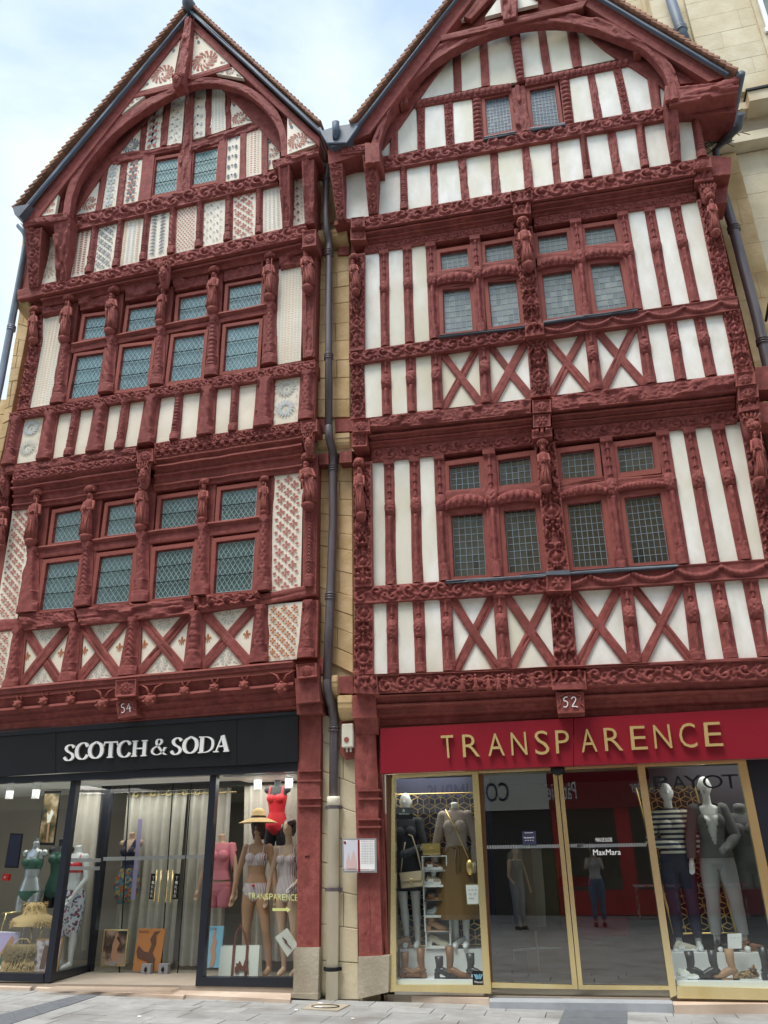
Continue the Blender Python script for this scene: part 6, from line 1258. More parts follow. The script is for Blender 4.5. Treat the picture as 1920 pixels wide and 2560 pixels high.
for k in range(6):
    f = lambda u, w_: (dbe[0]*(1-u)+dbe[1]*u)*(1-w_)+(dbe[3]*(1-u)+dbe[2]*u)*w_
    slab_([f(k/6, 0), f((k+1)/6, 0), f((k+1)/6, 1), f(k/6, 1)], 'paveD', .006)
for k in range(2): f = lambda u, w_: (dr[0]*(1-u)+dr[1]*u)*(1-w_)+(dr[3]*(1-u)+dr[2]*u)*w_; slab_([f(0, k/2), f(1, k/2), f(1, (k+1)/2), f(0, (k+1)/2)], 'paveD', .006)
mh = [np.array(ground(q)) for q in (('M', 975, 2112), ('M', 1060, 2072), ('M', 1312, 2085), ('M', 1225, 2128))]; c = sum(mh)/4
o = MB().add([(q[0], -q[1], gz(q[0])+.010) for q in mh]+[(q[0], -q[1], gz(q[0])-.02) for q in mh], [(0, 1, 2, 3), (3, 2, 1, 0)][:1]+[(i, 4+i, 4+(i+1) % 4, (i+1) % 4) for i in range(4)]).build('manhole_cover', M['stoneG']); tag(o, 'small square stone drain cover on the pavement at the foot of the cream pipe', 'drain cover')
m = MB(); rr = [(c[0]+.15*cos(a), -c[1]+.10*sin(a), gz(c[0])+.013) for a in np.linspace(0, 2*pi, 25)]; m.tube(rr, .005, 4, False); m.build('ring', M['iron'], o)
for q, s, lab in ((('M', 1105, 2075), .03, 'small scrap of white litter by the foot of the cream pipe'), (('M', 1090, 2102), .05, 'twist of white litter lying on the drain cover'), (('M', 940, 2122), .02, 'tiny white litter scrap left of the drain cover'), (('L', 960, 2167), .025, 'white litter scrap on the paving below the left shop door'), (('N', 60, 2182), .02, 'small brown leaf on the paving below the stone plinth'), (('O', 2, 2110), .02, 'cigarette end lying by the grey door step')):
    g = ground(q); m = MB(); m.add([(g[0]-s, -g[1], gz(g[0])+.008), (g[0]+s*.8, -g[1]-.01, gz(g[0])+.009), (g[0]+s, -g[1]+s*.5, gz(g[0])+.014), (g[0]-s*.6, -g[1]+s*.4, gz(g[0])+.016)], [(0, 1, 2, 3)]); o = m.build('litter', M['white' if 'white' in lab else 'sill']); tag(o, lab, 'litter')
for q, lab in ((('M', 1130, 2040), 'tiny green weed left of the foot of the cream pipe'), (('M', 1250, 2035), 'small green weed right of the foot of the cream pipe')):
    g = ground(q); m = MB()
    for i in range(24):
        a = rnd.uniform(0, 6.3); r_ = rnd.uniform(.01, .06); h = rnd.uniform(.02, .09); x, y2 = g[0]+.3*r_*cos(a), -g[1]+.3*r_*sin(a)+.03; m.add([(x-.006, y2, gz(x)), (x+.006, y2, gz(x)), (g[0]+r_*cos(a), y2-.02+.5*r_*sin(a), gz(x)+h)], [(0, 1, 2)])
    o = m.build('weed', M['green_plant']); tag(o, lab, 'weed')
# ================================================================== shops
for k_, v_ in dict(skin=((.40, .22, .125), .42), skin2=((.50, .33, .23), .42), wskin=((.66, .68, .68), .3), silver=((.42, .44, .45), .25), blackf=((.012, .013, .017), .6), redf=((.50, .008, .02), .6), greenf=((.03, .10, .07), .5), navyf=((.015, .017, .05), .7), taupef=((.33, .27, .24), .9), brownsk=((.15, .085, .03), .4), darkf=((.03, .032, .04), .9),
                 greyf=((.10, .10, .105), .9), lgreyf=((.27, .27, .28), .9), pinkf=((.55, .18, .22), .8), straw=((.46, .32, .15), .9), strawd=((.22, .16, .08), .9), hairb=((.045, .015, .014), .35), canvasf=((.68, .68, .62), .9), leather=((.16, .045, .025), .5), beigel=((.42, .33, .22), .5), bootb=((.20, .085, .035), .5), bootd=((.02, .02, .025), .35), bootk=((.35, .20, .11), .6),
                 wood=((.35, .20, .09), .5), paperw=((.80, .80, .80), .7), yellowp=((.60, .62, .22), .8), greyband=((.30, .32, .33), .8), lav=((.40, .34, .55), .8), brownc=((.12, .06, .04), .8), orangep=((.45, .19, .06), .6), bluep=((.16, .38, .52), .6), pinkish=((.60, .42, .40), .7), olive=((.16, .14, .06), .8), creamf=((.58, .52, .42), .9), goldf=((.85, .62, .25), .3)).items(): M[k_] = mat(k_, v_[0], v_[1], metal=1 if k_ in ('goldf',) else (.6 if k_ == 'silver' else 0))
def pattern_mat(name, fn, rough=.8):
    """flat cloth print: fn(nodes, links, object coordinate) -> colour socket"""
    m = bpy.data.materials.new(name); m.use_nodes = True; t = m.node_tree; b = t.nodes['Principled BSDF']; b.inputs['Roughness'].default_value = rough
    c = t.nodes.new('ShaderNodeTexCoord'); t.links.new(fn(t, c.outputs['Object']), b.inputs['Base Color']); return m
def stripes(axis, period, c1, c2, duty=.5):
    def fn(t, co):
        s = t.nodes.new('ShaderNodeSeparateXYZ'); t.links.new(co, s.inputs[0]); a = t.nodes.new('ShaderNodeMath'); a.operation = 'FRACT'; d = t.nodes.new('ShaderNodeMath'); d.operation = 'DIVIDE'; d.inputs[1].default_value = period
        t.links.new(s.outputs[axis], d.inputs[0]); t.links.new(d.outputs[0], a.inputs[0]); g = t.nodes.new('ShaderNodeMath'); g.operation = 'GREATER_THAN'; g.inputs[1].default_value = duty; t.links.new(a.outputs[0], g.inputs[0])
        x = t.nodes.new('ShaderNodeMix'); x.data_type = 'RGBA'; x.inputs['A'].default_value = (*c1, 1); x.inputs['B'].default_value = (*c2, 1); t.links.new(g.outputs[0], x.inputs['Factor']); return x.outputs['Result']
    return fn
def blots(scale, cols, pos):
    def fn(t, co):
        v = t.nodes.new('ShaderNodeTexVoronoi'); v.inputs['Scale'].default_value = scale; t.links.new(co, v.inputs['Vector']); r = t.nodes.new('ShaderNodeValToRGB'); r.color_ramp.interpolation = 'CONSTANT'
        while len(r.color_ramp.elements) < len(cols): r.color_ramp.elements.new(.5)
        for e, c, p in zip(r.color_ramp.elements, cols, pos): e.color = (*c, 1); e.position = p
        s = t.nodes.new('ShaderNodeSeparateColor'); t.links.new(v.outputs['Color'], s.inputs[0]); t.links.new(s.outputs[0], r.inputs[0]); return r.outputs['Color']
    return fn
M['stripeV'] = pattern_mat('striped_swim_cloth', stripes('X', .018, (.62, .60, .60), (.30, .10, .12), .62))
M['stripeH'] = pattern_mat('breton_knit', stripes('Z', .055, (.66, .62, .52), (.02, .025, .07), .5))
M['floral'] = pattern_mat('floral_print', blots(34, [(.55, .58, .66), (.05, .05, .09), (.62, .64, .70), (.28, .04, .09), (.16, .17, .24)], [0, .36, .48, .80, .90]))
M['paisley'] = pattern_mat('bright_print', blots(26, [(.10, .20, .24), (.45, .32, .06), (.40, .10, .03), (.06, .10, .16), (.30, .28, .20)], [0, .3, .5, .62, .85]))
M['leopard'] = pattern_mat('leopard_print', blots(90, [(.30, .18, .08), (.02, .015, .01)], [0, .6]))
M['cheque'] = pattern_mat('red_gingham', blots(16, [(.5, .03, .03), (.6, .5, .5)], [0, .6]))
def photo_mat(name, a, b, c, sc=4):
    def fn(t, co):
        n = t.nodes.new('ShaderNodeTexNoise'); n.inputs['Scale'].default_value = sc; n.inputs['Detail'].default_value = 4; t.links.new(co, n.inputs['Vector']); r = t.nodes.new('ShaderNodeValToRGB'); e = r.color_ramp.elements; e.new(.5)
        for q, col, p in zip(e, (a, b, c), (.38, .5, .62)): q.color = (*col, 1); q.position = p
        t.links.new(n.outputs['Fac'], r.inputs[0]); return r.outputs['Color']
    return pattern_mat(name, fn, .5)
def locm(name, mb, parent, m, smooth=False): return pm(name, mb.v, mb.f, parent, M[m], smooth, off=(0, 0, 0))
def body_mesh(kind, arms=((.24, -.02, 1.10), (.27, -.07, .87), (-.24, -.02, 1.10), (-.27, -.07, .87)), legs=((.10, -.02), (-.10, .02)), head=True, low=.0, neck=True):
    """one continuous female shop figure, 1.75 m tall, facing the street (-Y); kind: full / torso"""
    m = MB(); R = [(0, 0, .80, .10, .07), (0, 0, .86, .160, .100), (0, .005, .93, .168, .108), (0, 0, 1.02, .135, .092), (0, 0, 1.10, .108, .080), (0, 0, 1.18, .118, .085), (0, 0, 1.28, .138, .095), (0, 0, 1.36, .142, .085), (0, .005, 1.42, .150, .065), (0, .008, 1.455, .085, .052)]
    m.loft(R, 24); [m.ell((s*.066, -.075, 1.285), (.058, .056, .058), 14, 10) for s in (-1, 1)]; [m.ell((s*.08, .055, .90), (.085, .075, .085), 12, 8) for s in (-1, 1)]
    if neck: m.tube([(0, .01, 1.42), (0, 0, 1.50), (0, -.012, 1.56)], [.055, .046, .046], 12)
    if head:
        m.ell((0, -.018, 1.655), (.072, .088, .108), 16, 12); m.ell((0, -.058, 1.595), (.040, .036, .034), 10, 8); m.tube([(0, -.100, 1.675), (0, -.118, 1.640), (0, -.104, 1.630)], [.010, .014, .010], 6); [m.ell((s*.073, -.01, 1.65), (.010, .018, .028), 6, 6) for s in (-1, 1)]
        m.ell((0, -.098, 1.606), (.024, .010, .009), 8, 5)
    sh = [(.150, .005, 1.405), (-.150, .005, 1.405)]
    for i, s in enumerate(sh):
        m.ell(s, (.052, .050, .050), 10, 8)
        if arms:
            e, w_ = Vector(arms[i*2]), Vector(arms[i*2+1]); s = Vector(s); m.tube([s, s*.5+e*.5, e, e*.5+w_*.5, w_], [.048, .042, .034, .034, .024], 10); d = (w_-e).normalized(); o = d.cross(Vector((0, 1, 0))).normalized(); pl = w_+d*.05
            m.tube([w_-d*.01, w_+d*.03, pl+d*.02], [.024, .033, .030], 8)
            for k in range(4): a = pl+o*(.026*(k-1.5)*.62)+d*.02; ln = (.060, .074, .070, .052)[k]; m.tube([a, a+d*ln*.55, a+d*ln+Vector((0, -.012, 0))], [.0105, .010, .008], 6)
            m.tube([w_+d*.025+Vector((0, -.018, 0)), w_+d*.05+Vector((0, -.048, 0)), w_+d*.085+Vector((0, -.055, 0))], [.013, .011, .009], 6)
    if kind == 'full':
        for i, (fx, fy) in enumerate(legs):
            s = 1 if i == 0 else -1; m.tube([(s*.082, .0, .88), (s*.090, -.005, .76), (s*.09+(fx-s*.09)*.4, -.015+fy*.4, .60), (s*.09+(fx-s*.09)*.6, -.02+fy*.5, .47), (s*.09+(fx-s*.09)*.75, .01+fy*.7, .34), (fx, fy+.01, .18), (fx, fy+.015, .075)], [.085, .086, .066, .052, .053, .036, .033], 14)
            m.tube([(fx, fy+.035, .045), (fx, fy-.03, .050), (fx, fy-.10, .028), (fx, fy-.155, .018)], [.034, .036, .036, .018], 10)
    else: [m.tube([(s*.082, 0, .88), (s*.088, -.005, .76), (s*.09, -.01, .66)], [.085, .085, .076], 14) for s in (-1, 1)]
    me = bpy.data.meshes.new('figure'); me.from_pydata(m.v, [], m.f); o = bpy.data.objects.new('tmp', me); COL.objects.link(o)
    r = o.modifiers.new('r', 'REMESH'); r.mode = 'VOXEL'; r.voxel_size = .0095; sm = o.modifiers.new('s', 'SMOOTH'); sm.iterations = 3; sm.factor = .5
    dg = bpy.context.evaluated_depsgraph_get(); out_ = bpy.data.meshes.new_from_object(o.evaluated_get(dg)); bpy.data.objects.remove(o); out_.polygons.foreach_set('use_smooth', [True]*len(out_.polygons)); return out_
def garment(me, pred, name, parent, m, off=.006, fl=0):
    """cloth following the figure: the faces of the body where pred(x, y, z) holds, pushed outwards"""
    n = len(me.vertices); co = np.empty(n*3); me.vertices.foreach_get('co', co); co = co.reshape(-1, 3); no = np.empty(n*3); me.vertices.foreach_get('normal', no) if False else None
    no = np.array([v.normal[:] for v in me.vertices]); F_ = [tuple(p.vertices) for p in me.polygons]; ok = pred(co[:, 0], co[:, 1], co[:, 2]); keep = [f for f in F_ if all(ok[i] for i in f)]
    used = sorted({i for f in keep for i in f}); mp_ = {i: k for k, i in enumerate(used)}; V = co[used]+no[used]*off; return pm(name, V, [tuple(mp_[i] for i in f) for f in keep], parent, M[m], True, off=(0, 0, 0))
def mannequin(spot, d, floor, label, body_kw, skin, clothes, rot=0, scale=1.0, name='mannequin', group=None, xz=None):
    """spot: photo spot of the feet (or of the cut edge of a torso)"""
    p = at(spot, d); root = empty(name, (p[0], -d, floor), label=label, cat='mannequin', group=group); root.rotation_euler = (0, 0, rot); root.scale = (scale,)*3
    me = body_mesh(**body_kw); b = link('body', me, root, M[skin]); [garment(me, f, nm, root, m_, o_) for nm, f, m_, o_ in clothes]; return root, me
def skirt(parent, name, rings, m, n=48): mb = MB(); mb.loft(rings, n, False); return locm(name, mb, parent, m, True)
def quadbox(name, spots, d, th, m, parent=None, off=None):
    P = [at(q, d) for q in spots]; mb = MB(); mb.prism([tuple(q) for q in P], -d, -d+th); return mb.build(name, M[m], parent)
def text_in(s, quad, d, m, parent, th=.02, name='letter', side=None, mirror=False):
    """word fitted into a photo quad (TL TR BR BL); real letters with depth"""
    cu = bpy.data.curves.new('t', 'FONT'); cu.body = s; cu.resolution_u = 3; cu.offset = -.006 if m == 'gold' else 0; o = bpy.data.objects.new('t', cu); COL.objects.link(o); dg = bpy.context.evaluated_depsgraph_get(); me = bpy.data.meshes.new_from_object(o.evaluated_get(dg)); bpy.data.objects.remove(o)
    co = np.array([v.co[:] for v in me.vertices]); a, b = co.min(0), co.max(0); U = (co[:, 0]-a[0])/(b[0]-a[0]); W_ = (co[:, 1]-a[1])/max(1e-6, b[1]-a[1])
    Q = [at(q, d) for q in quad] if not isinstance(quad[0], np.ndarray) else quad
    if mirror: U = 1-U
    P = (Q[3][None]*(1-U)[:, None]+Q[2][None]*U[:, None])*(1-W_)[:, None]+(Q[0][None]*(1-U)[:, None]+Q[1][None]*U[:, None])*W_[:, None]
    V = np.stack([P[:, 0], np.full(len(P), -d), P[:, 1]], 1); F_ = [tuple(p.vertices) for p in me.polygons]; n = len(V); ecount = {}
    for f in F_:
        for i in range(len(f)): e = (f[i], f[(i+1) % len(f)]); ecount[e] = 1
    bd = [e for e in ecount if (e[1], e[0]) not in ecount]; V2 = np.concatenate([V, V+np.array([0, th, 0])]) if th else V
    F2 = list(F_)+([(e[1], e[0], e[0]+n, e[1]+n) for e in bd] if th else [])
    o = pm(name, V2, F2, parent, M[m])
    if o.data.polygons[0].normal.y > 0: o.data.flip_normals()
    if side and th: o.data.materials.append(M[side]); o.data.polygons.foreach_set('material_index', [0 if i < len(F_) else 1 for i in range(len(F2))])
    bpy.data.meshes.remove(me); return o
def shoe(label, spot, d, z, L_=.27, kind='sneaker', mats=('canvasf', 'paperw'), face=1, yaw=0, h=.22):
    """face 1: toe points right; origin under the heel"""
    p = at(spot, d); r = empty('boot' if kind != 'sneaker' and kind != 'pump' else ('sneaker' if kind == 'sneaker' else 'pump'), (p[0], -d, z if z is not None else p[1]), label=label, cat='boot' if kind not in ('sneaker', 'pump') else 'shoe'); r.scale = (face, 1, 1); r.rotation_euler = (0, 0, yaw); s = L_/.27
    hl = .015 if kind in ('sneaker', 'flat') else .055; m = MB(); T = [(-.01, 0, hl+.02, .02), (.02, 0, hl+.045, .040), (.09, 0, hl*.6+.045, .042), (.16, 0, .040, .040), (.22, 0, .030, .036), (.26, 0, .022, .018)]
    m.tube([(a*s, 0, c*s) for a, b, c, e in T], [e*s for *_, e in T], 12)
    if kind == 'sneaker': m.tube([(.03*s, 0, .05*s), (.05*s, 0, .10*s)], [.040*s, .034*s], 12)
    elif kind not in ('pump',): m.tube([(.035*s, 0, .06*s), (.035*s, 0, .12*s), (.045*s, 0, h*.6), (.04*s, 0, h)], [.042*s, .038*s, .046*s, .054*s], 14)
    locm('upper', m, r, mats[0], True); m = MB(); m.box(-.02*s, .27*s, -.038*s, .038*s, 0, .012*s) if kind != 'sneaker' else m.tube([(-.02*s, 0, .018*s), (.1*s, 0, .016*s), (.2*s, 0, .016*s), (.275*s, 0, .020*s)], [.03*s, .040*s, .042*s, .022*s], 10); 
    if hl > .03: m.box(-.02*s, .04*s, -.03*s, .03*s, .012*s, hl*s+.01)
    locm('sole', m, r, mats[1], kind == 'sneaker')
    if kind == 'sneaker':
        m = MB(); [m.tube([(x*s, -.035*s, z_*s), (x*s+.004, 0, z_*s+.026*s), (x*s, .035*s, z_*s)], .005*s, 5) for x, z_ in ((.09, .075), (.115, .068), (.14, .06), (.165, .055))]; m.box(.03*s, .10*s, -.043*s, -.036*s, .03*s, .065*s); locm('laces', m, r, mats[1])
    return r
# ------------------------------------------------------------------ shop posts of red timber on stone feet
def spost(par, tl, tr, bl, br, d, cap):
    o = beam('shop_post', [bl, tl], [br, tr], d, .30, 'plain', par, cell=.04); return o
spost(LH, ('I', 950, 1560), ('I', 1110, 1550), ('M', 945, 1680), ('M', 1097, 1682), .12, 0)
beam('post_side', [('M', 1092, 1680), ('M', 1112, 200)], [('M', 1104, 1682), ('M', 1122, 200)], .06, .2, 'plain', LH)
for q, d_ in (((('I', 940, 1545), ('I', 932, 1370), ('I', 1105, 1530), ('I', 1095, 1358)), .36), ((('I', 945, 1620), ('I', 940, 1540), ('I', 1118, 1610), ('I', 1110, 1520)), .26)): beam('post_head', [q[0], q[1]], [q[2], q[3]], d_, .4, 'plain', LH)
for y in (455, 525, 645, 700): beam('post_moulding', [('M', 950, y+ (14 if y in (455, 645) else 12)), ('M', 950, y)], [('M', 1108, y+10), ('M', 1108, y-4)], .16, .1, 'plain', LH)
beam('post_moulding', [('M', 952, 650), ('M', 952, 530)], [('M', 1105, 640), ('M', 1105, 525)], .145, .1, 'plain', LH)
b_ = beam('number_cross', [('M', 1000, 1056), ('M', 1000, 1050)], [('M', 1032, 1052), ('M', 1032, 1047)], .131, .02, 'plain', LH, 'iron')
quadbox('stone_plinth', (('M', 930, 1684), ('M', 1100, 1684), ('M', 1092, 2005), ('M', 918, 2000)), .15, .4, 'stoneG', LH); quadbox('stone_plinth', (('M', 905, 2000), ('M', 1090, 2002), ('M', 1090, 2045), ('M', 898, 2030)), .19, .4, 'stoneG', LH)
spost(RH, ('J', 60, 1490), ('J', 215, 1488), ('N', 105, 1745), ('N', 262, 1745), .12, 0)
beam('post_side', [('N', 255, 1745), ('N', 235, 100)], [('N', 310, 1735), ('N', 262, 470)], .04, .2, 'plain', RH)
beam('post_head', [('J', 58, 1645), ('J', 58, 1488)], [('J', 222, 1640), ('J', 215, 1480)], .28, .4, 'plain', RH); beam('post_head', [('N', 82, 205), ('N', 68, 92)], [('N', 240, 210), ('N', 228, 92)], .14, .2, 'plain', RH, d2=.28)
for y in (592, 650, 792, 845): beam('post_moulding', [('N', 92, y+12), ('N', 92, y)], [('N', 250, y+10), ('N', 250, y-4)], .16, .1, 'plain', RH)
beam('deep_crack', [('N', 180, 1720), ('N', 176, 1400), ('N', 172, 1180)], [('N', 186, 1720), ('N', 182, 1400), ('N', 177, 1180)], .128, .02, 'plain', RH, 'iron')
quadbox('stone_plinth', (('N', 100, 1748), ('N', 312, 1738), ('N', 305, 1992), ('N', 95, 2040)), .14, .4, 'stoneG', RH)
# ------------------------------------------------------------------ left shop: fascia and letters
SG1 = empty('shop_sign', (-5.8, -.16, 2.4), label='long black fascia with big white serif letters over the left shop', cat='sign')
quadbox('fascia_panel', (('L', -90, 228), ('L', 385, 196), ('L', 385, 476), ('L', -90, 507)), .16, .06, 'fascia', SG1); quadbox('fascia_panel', (('L', 388, 196), ('M', 530, 105), ('M', 530, 424), ('L', 388, 475)), .16, .06, 'fascia', SG1); quadbox('fascia_panel', (('M', 533, 105), ('M', 952, 70), ('M', 952, 398), ('M', 533, 424)), .16, .06, 'fascia', SG1)
quadbox('top_trim', (('L', -90, 185), ('M', 952, 50), ('M', 952, 72), ('L', -90, 230)), .18, .12, 'slate', SG1)
def serif_word(parent, spec, d):
    """bold contrast serif capitals drawn with a broad pen; spec: (letter, x left, x right, baseline y, height) in crop L"""
    G = {'S': [([(.88, .80), (.72, .98), (.42, 1.0), (.14, .82), (.30, .58), (.70, .44), (.90, .22), (.62, .0), (.28, .0), (.06, .22)], .20)], 'C': [([(.95, .76), (.78, .97), (.48, 1), (.14, .80), (.06, .48), (.18, .14), (.50, .0), (.80, .06), (.97, .26)], .21)], 'O': [([(.5, 1), (.16, .84), (.05, .5), (.16, .16), (.5, 0), (.84, .16), (.95, .5), (.84, .84), (.5, 1)], .22)],
         'T': [([(.5, .97), (.5, .02)], .24), ([(.02, .96), (.98, .96)], .10), ([(.04, .96), (.0, .74)], .07), ([(.96, .96), (1.0, .74)], .07), ([(.28, .03), (.72, .03)], .07)], 'H': [([(.20, .98), (.20, .02)], .22), ([(.80, .98), (.80, .02)], .22), ([(.2, .5), (.8, .5)], .09), ([(.02, .97), (.38, .97)], .07), ([(.02, .03), (.38, .03)], .07), ([(.62, .97), (.98, .97)], .07), ([(.62, .03), (.98, .03)], .07)],
         'D': [([(.22, .98), (.22, .02)], .24), ([(.2, .97), (.58, .97), (.88, .78), (.93, .5), (.88, .22), (.58, .03), (.2, .03)], .16), ([(.02, .97), (.2, .97)], .07), ([(.02, .03), (.2, .03)], .07)], 'A': [([(.50, .98), (.84, .03)], .24), ([(.50, .98), (.16, .03)], .09), ([(.28, .34), (.72, .34)], .08), ([(.0, .03), (.34, .03)], .07), ([(.64, .03), (1, .03)], .07)],
         '&': [([(.98, .44), (.80, .44)], .07), ([(.9, .42), (.72, .12), (.40, .0), (.10, .16), (.14, .42), (.46, .58), (.70, .76), (.62, .97), (.40, .97), (.32, .76), (.50, .50), (.86, .05), (1.02, .02)], .15)]}
    for ch, xl, xr, by, h in spec:
        V, F_, ms = [], [], []; asp = (xr-xl)/h
        for si, (pts, wd) in enumerate(G[ch]):
            P = np.array(smoothline([np.array(p) for p in pts], 3 if len(pts) > 3 else 0)); P = resample(P*np.array([asp, 1]), max(2, 6*len(pts))); t = np.gradient(P, axis=0); t /= np.hypot(*t.T)[:, None]+1e-9; nn = np.stack([-t[:, 1], t[:, 0]], 1)
            k = (.30+.70*np.abs(t[:, 1])**1.3) if len(pts) > 3 else np.ones(len(P)); w_ = (wd/2*k)[:, None]; A_, B_ = P+nn*w_, P-nn*w_; A_ /= np.array([asp, 1]); B_ /= np.array([asp, 1]); b = len(V); dd = d+si*.0015; n = len(P)
            for back in (0, .035):
                for q in (A_, B_):
                    for u, v in q: s = at(('L', xl+(xr-xl)*u+(v-.5)*h*.08, by-h*v-(xr-xl)*u*.052), d); V.append((s[0], -dd+back, s[1]))
            for i in range(n-1): F_.append((b+i, b+i+1, b+n+i+1, b+n+i)); F_.append((b+i, b+2*n+i, b+2*n+i+1, b+i+1)); F_.append((b+n+i+1, b+3*n+i+1, b+3*n+i, b+n+i))
            ms += [0, 1, 1]*(n-1); F_ += [(b, b+n, b+3*n, b+2*n), (b+n-1, b+3*n-1, b+4*n-1, b+2*n-1)]; ms += [1, 1]
        o = pm('letter', V, F_, parent, M['white']); o.data.materials.append(M['letterside']); o.data.polygons.foreach_set('material_index', ms)
serif_word(SG1, [('S', 440, 518, 392, 108), ('C', 522, 608, 386, 116), ('O', 612, 712, 381, 116), ('T', 716, 812, 374, 112), ('C', 812, 902, 371, 114), ('H', 908, 1020, 365, 110), ('&', 1040, 1152, 357, 114), ('S', 1180, 1260, 350, 114), ('O', 1264, 1368, 346, 116), ('D', 1370, 1480, 340, 114), ('A', 1478, 1588, 334, 116)], .195)
# ------------------------------------------------------------------ left shop front
LS = empty('shopfront', (-5.8, 0, 0), label='dark navy metal shopfront with recessed curtained doors under the white lettering', cat='shopfront')
fz = .08
quadbox('header', (('L', -90, 509), ('M', 952, 400), ('M', 952, 466), ('L', -90, 552)), .12, .14, 'slate', LS)
quadbox('mullion', (('L', 490, 532), ('L', 532, 528), ('L', 346, 1925), ('L', 300, 1925)), fz, .10, 'slate', LS); quadbox('mullion', (('L', 1452, 488), ('L', 1497, 482), ('L', 1402, 1890), ('L', 1350, 1950)), fz, .10, 'slate', LS)
quadbox('bottom_rail', (('L', -90, 1858), ('L', 300, 1866), ('L', 300, 1925), ('L', -90, 1912)), fz+.01, .12, 'slate', LS); quadbox('bottom_rail', (('M', 285, 1888), ('M', 922, 1892), ('M', 922, 1962), ('M', 245, 1950)), fz+.01, .12, 'slate', LS)
def quad3(name, pts, m, parent, th=(0, 0, 0)): return pm(name, [tuple(p) for p in pts]+([tuple(Vector(p)+Vector(th)) for p in pts] if any(th) else []), [(0, 1, 2, 3)]+([(7, 6, 5, 4)]+[(i, 4+i, 4+(i+1) % 4, (i+1) % 4) for i in range(4)] if any(th) else []), parent, M[m])
def pane_(name, spots, d, parent, m='shopglass'): return quad3(name, [at3(q, d) for q in spots], m, parent)
pane_('glass_pane', (('L', -90, 560), ('L', 492, 535), ('L', 305, 1868), ('L', -90, 1860)), .05, LS); pane_('glass_pane', (('M', 385, 485), ('M', 955, 465), ('M', 920, 1895), ('M', 285, 1892)), .05, LS)
dd_ = -1.0; zf = gz(-6)+.10
n0, n1, f0, f1 = at3(('L', 532, 535), .02), at3(('L', 345, 1925), .02), at3(('L', 755, 562), dd_), at3(('L', 607, 1843), dd_)
quad3('glass_pane', [n0, f0, f1, n1], 'shopglass', LS); lerp = lambda a, b, t: a*(1-t)+b*t
m = MB(); m.add([lerp(n1, n0, .045)+Vector((.02, -.01, 0)), lerp(f1, f0, .028)+Vector((.02, -.01, 0)), f1+Vector((.02, -.01, 0)), n1+Vector((.02, -.01, 0))]+[v+Vector((-.06, .01, 0)) for v in (lerp(n1, n0, .045), lerp(f1, f0, .028), f1, n1)], [(0, 1, 2, 3), (4, 7, 6, 5), (0, 4, 5, 1), (1, 5, 6, 2)]); m.build('bottom_rail', M['slate'], LS)
quadbox('door_jamb', (('L', 705, 565), ('L', 770, 560), ('L', 622, 1850), ('L', 598, 1850)), dd_+.01, .10, 'slate', LS); quadbox('door_header', (('L', 700, 545), ('L', 1480, 500), ('L', 1480, 545), ('L', 700, 572)), dd_+.02, .12, 'slate', LS)
zs = n0[2]; xr_ = at3(('L', 1480, 500), .02)
m = MB(); m.add([(n0[0]-.1, -.02, zs+.02), (xr_[0]+.1, -.02, zs+.02), (xr_[0]+.4, 1.1, zs+.02), (f0[0]-.5, 1.1, zs+.02)], [(3, 2, 1, 0)]); m.build('recess_ceiling', M['ceil'], LS)
dl = lambda x0, x1, y0, y1: ('L', x0, y0)
for a, b, c, e, in (((768, 568), (893, 560), (820, 1855), (625, 1855)), ((897, 560), (1193, 548), (1108, 1862), (824, 1855)), ((1198, 548), (1318, 543), (1222, 1865), (1113, 1862)), ((1322, 543), (1470, 535), (1440, 1868), (1227, 1865))): pane_('door_glass', [('L',)+q for q in (a, b, c, e)], dd_+.05, LS)
for x0, x1 in ((1195, 1110), (1320, 1225), (895, 822)): quadbox('door_edge', (('L', x0-3, 548), ('L', x0+3, 548), ('L', x1+3, 1865), ('L', x1-3, 1865)), dd_+.06, .012, 'iron', LS)
for tx, bx, s in ((1100, 1078, -1), (1180, 1160, 1)):
    for k in (-14, 16): p, q = at3(('L', tx+k+(0 if s < 0 else 0), 1148), dd_+.12), at3(('L', bx+k, 1372), dd_+.12); MB().tube([p, q], .011, 8).build('door_handle', M['brass'], LS, True)
for q, s in (((('L', 1045, 1172), ('L', 1082, 1172), ('L', 1066, 1350), ('L', 1028, 1350)), 0), ((('L', 1206, 1172), ('L', 1244, 1172), ('L', 1228, 1350), ('L', 1190, 1350)), 1)):
    o = quadbox('push_plate', q, dd_+.08, .006, 'iron', LS)
    for i, ch in enumerate('TIRER'): y0 = 1192+i*31; xo = q[0][1]+10-(y0-1172)*.10; text_in(ch, (('L', xo, y0), ('L', xo+17, y0), ('L', xo+16, y0+22), ('L', xo-1, y0+22)), dd_+.084, 'canvasf', o, 0, 'letter')
for q in (('L', 715, 1055, 1412, 1040), ): quadbox('frosted_band', (('L', 715, 1058), ('L', 1412, 1042), ('L', 1410, 1066), ('L', 712, 1084)), dd_+.058, .004, 'greyband', LS)
for y in (1095, 1152): quad3('frosted_band', [lerp(n1, n0, (1925-y)/1390)+Vector((.012, -.01, .0)), lerp(f1, f0, (1843-y+2)/1281)+Vector((.012, -.01, .0)), lerp(f1, f0, (1843-y-24)/1281)+Vector((.012, -.01, 0)), lerp(n1, n0, (1925-y-28)/1390)+Vector((.012, -.01, 0))], 'greyband', LS)
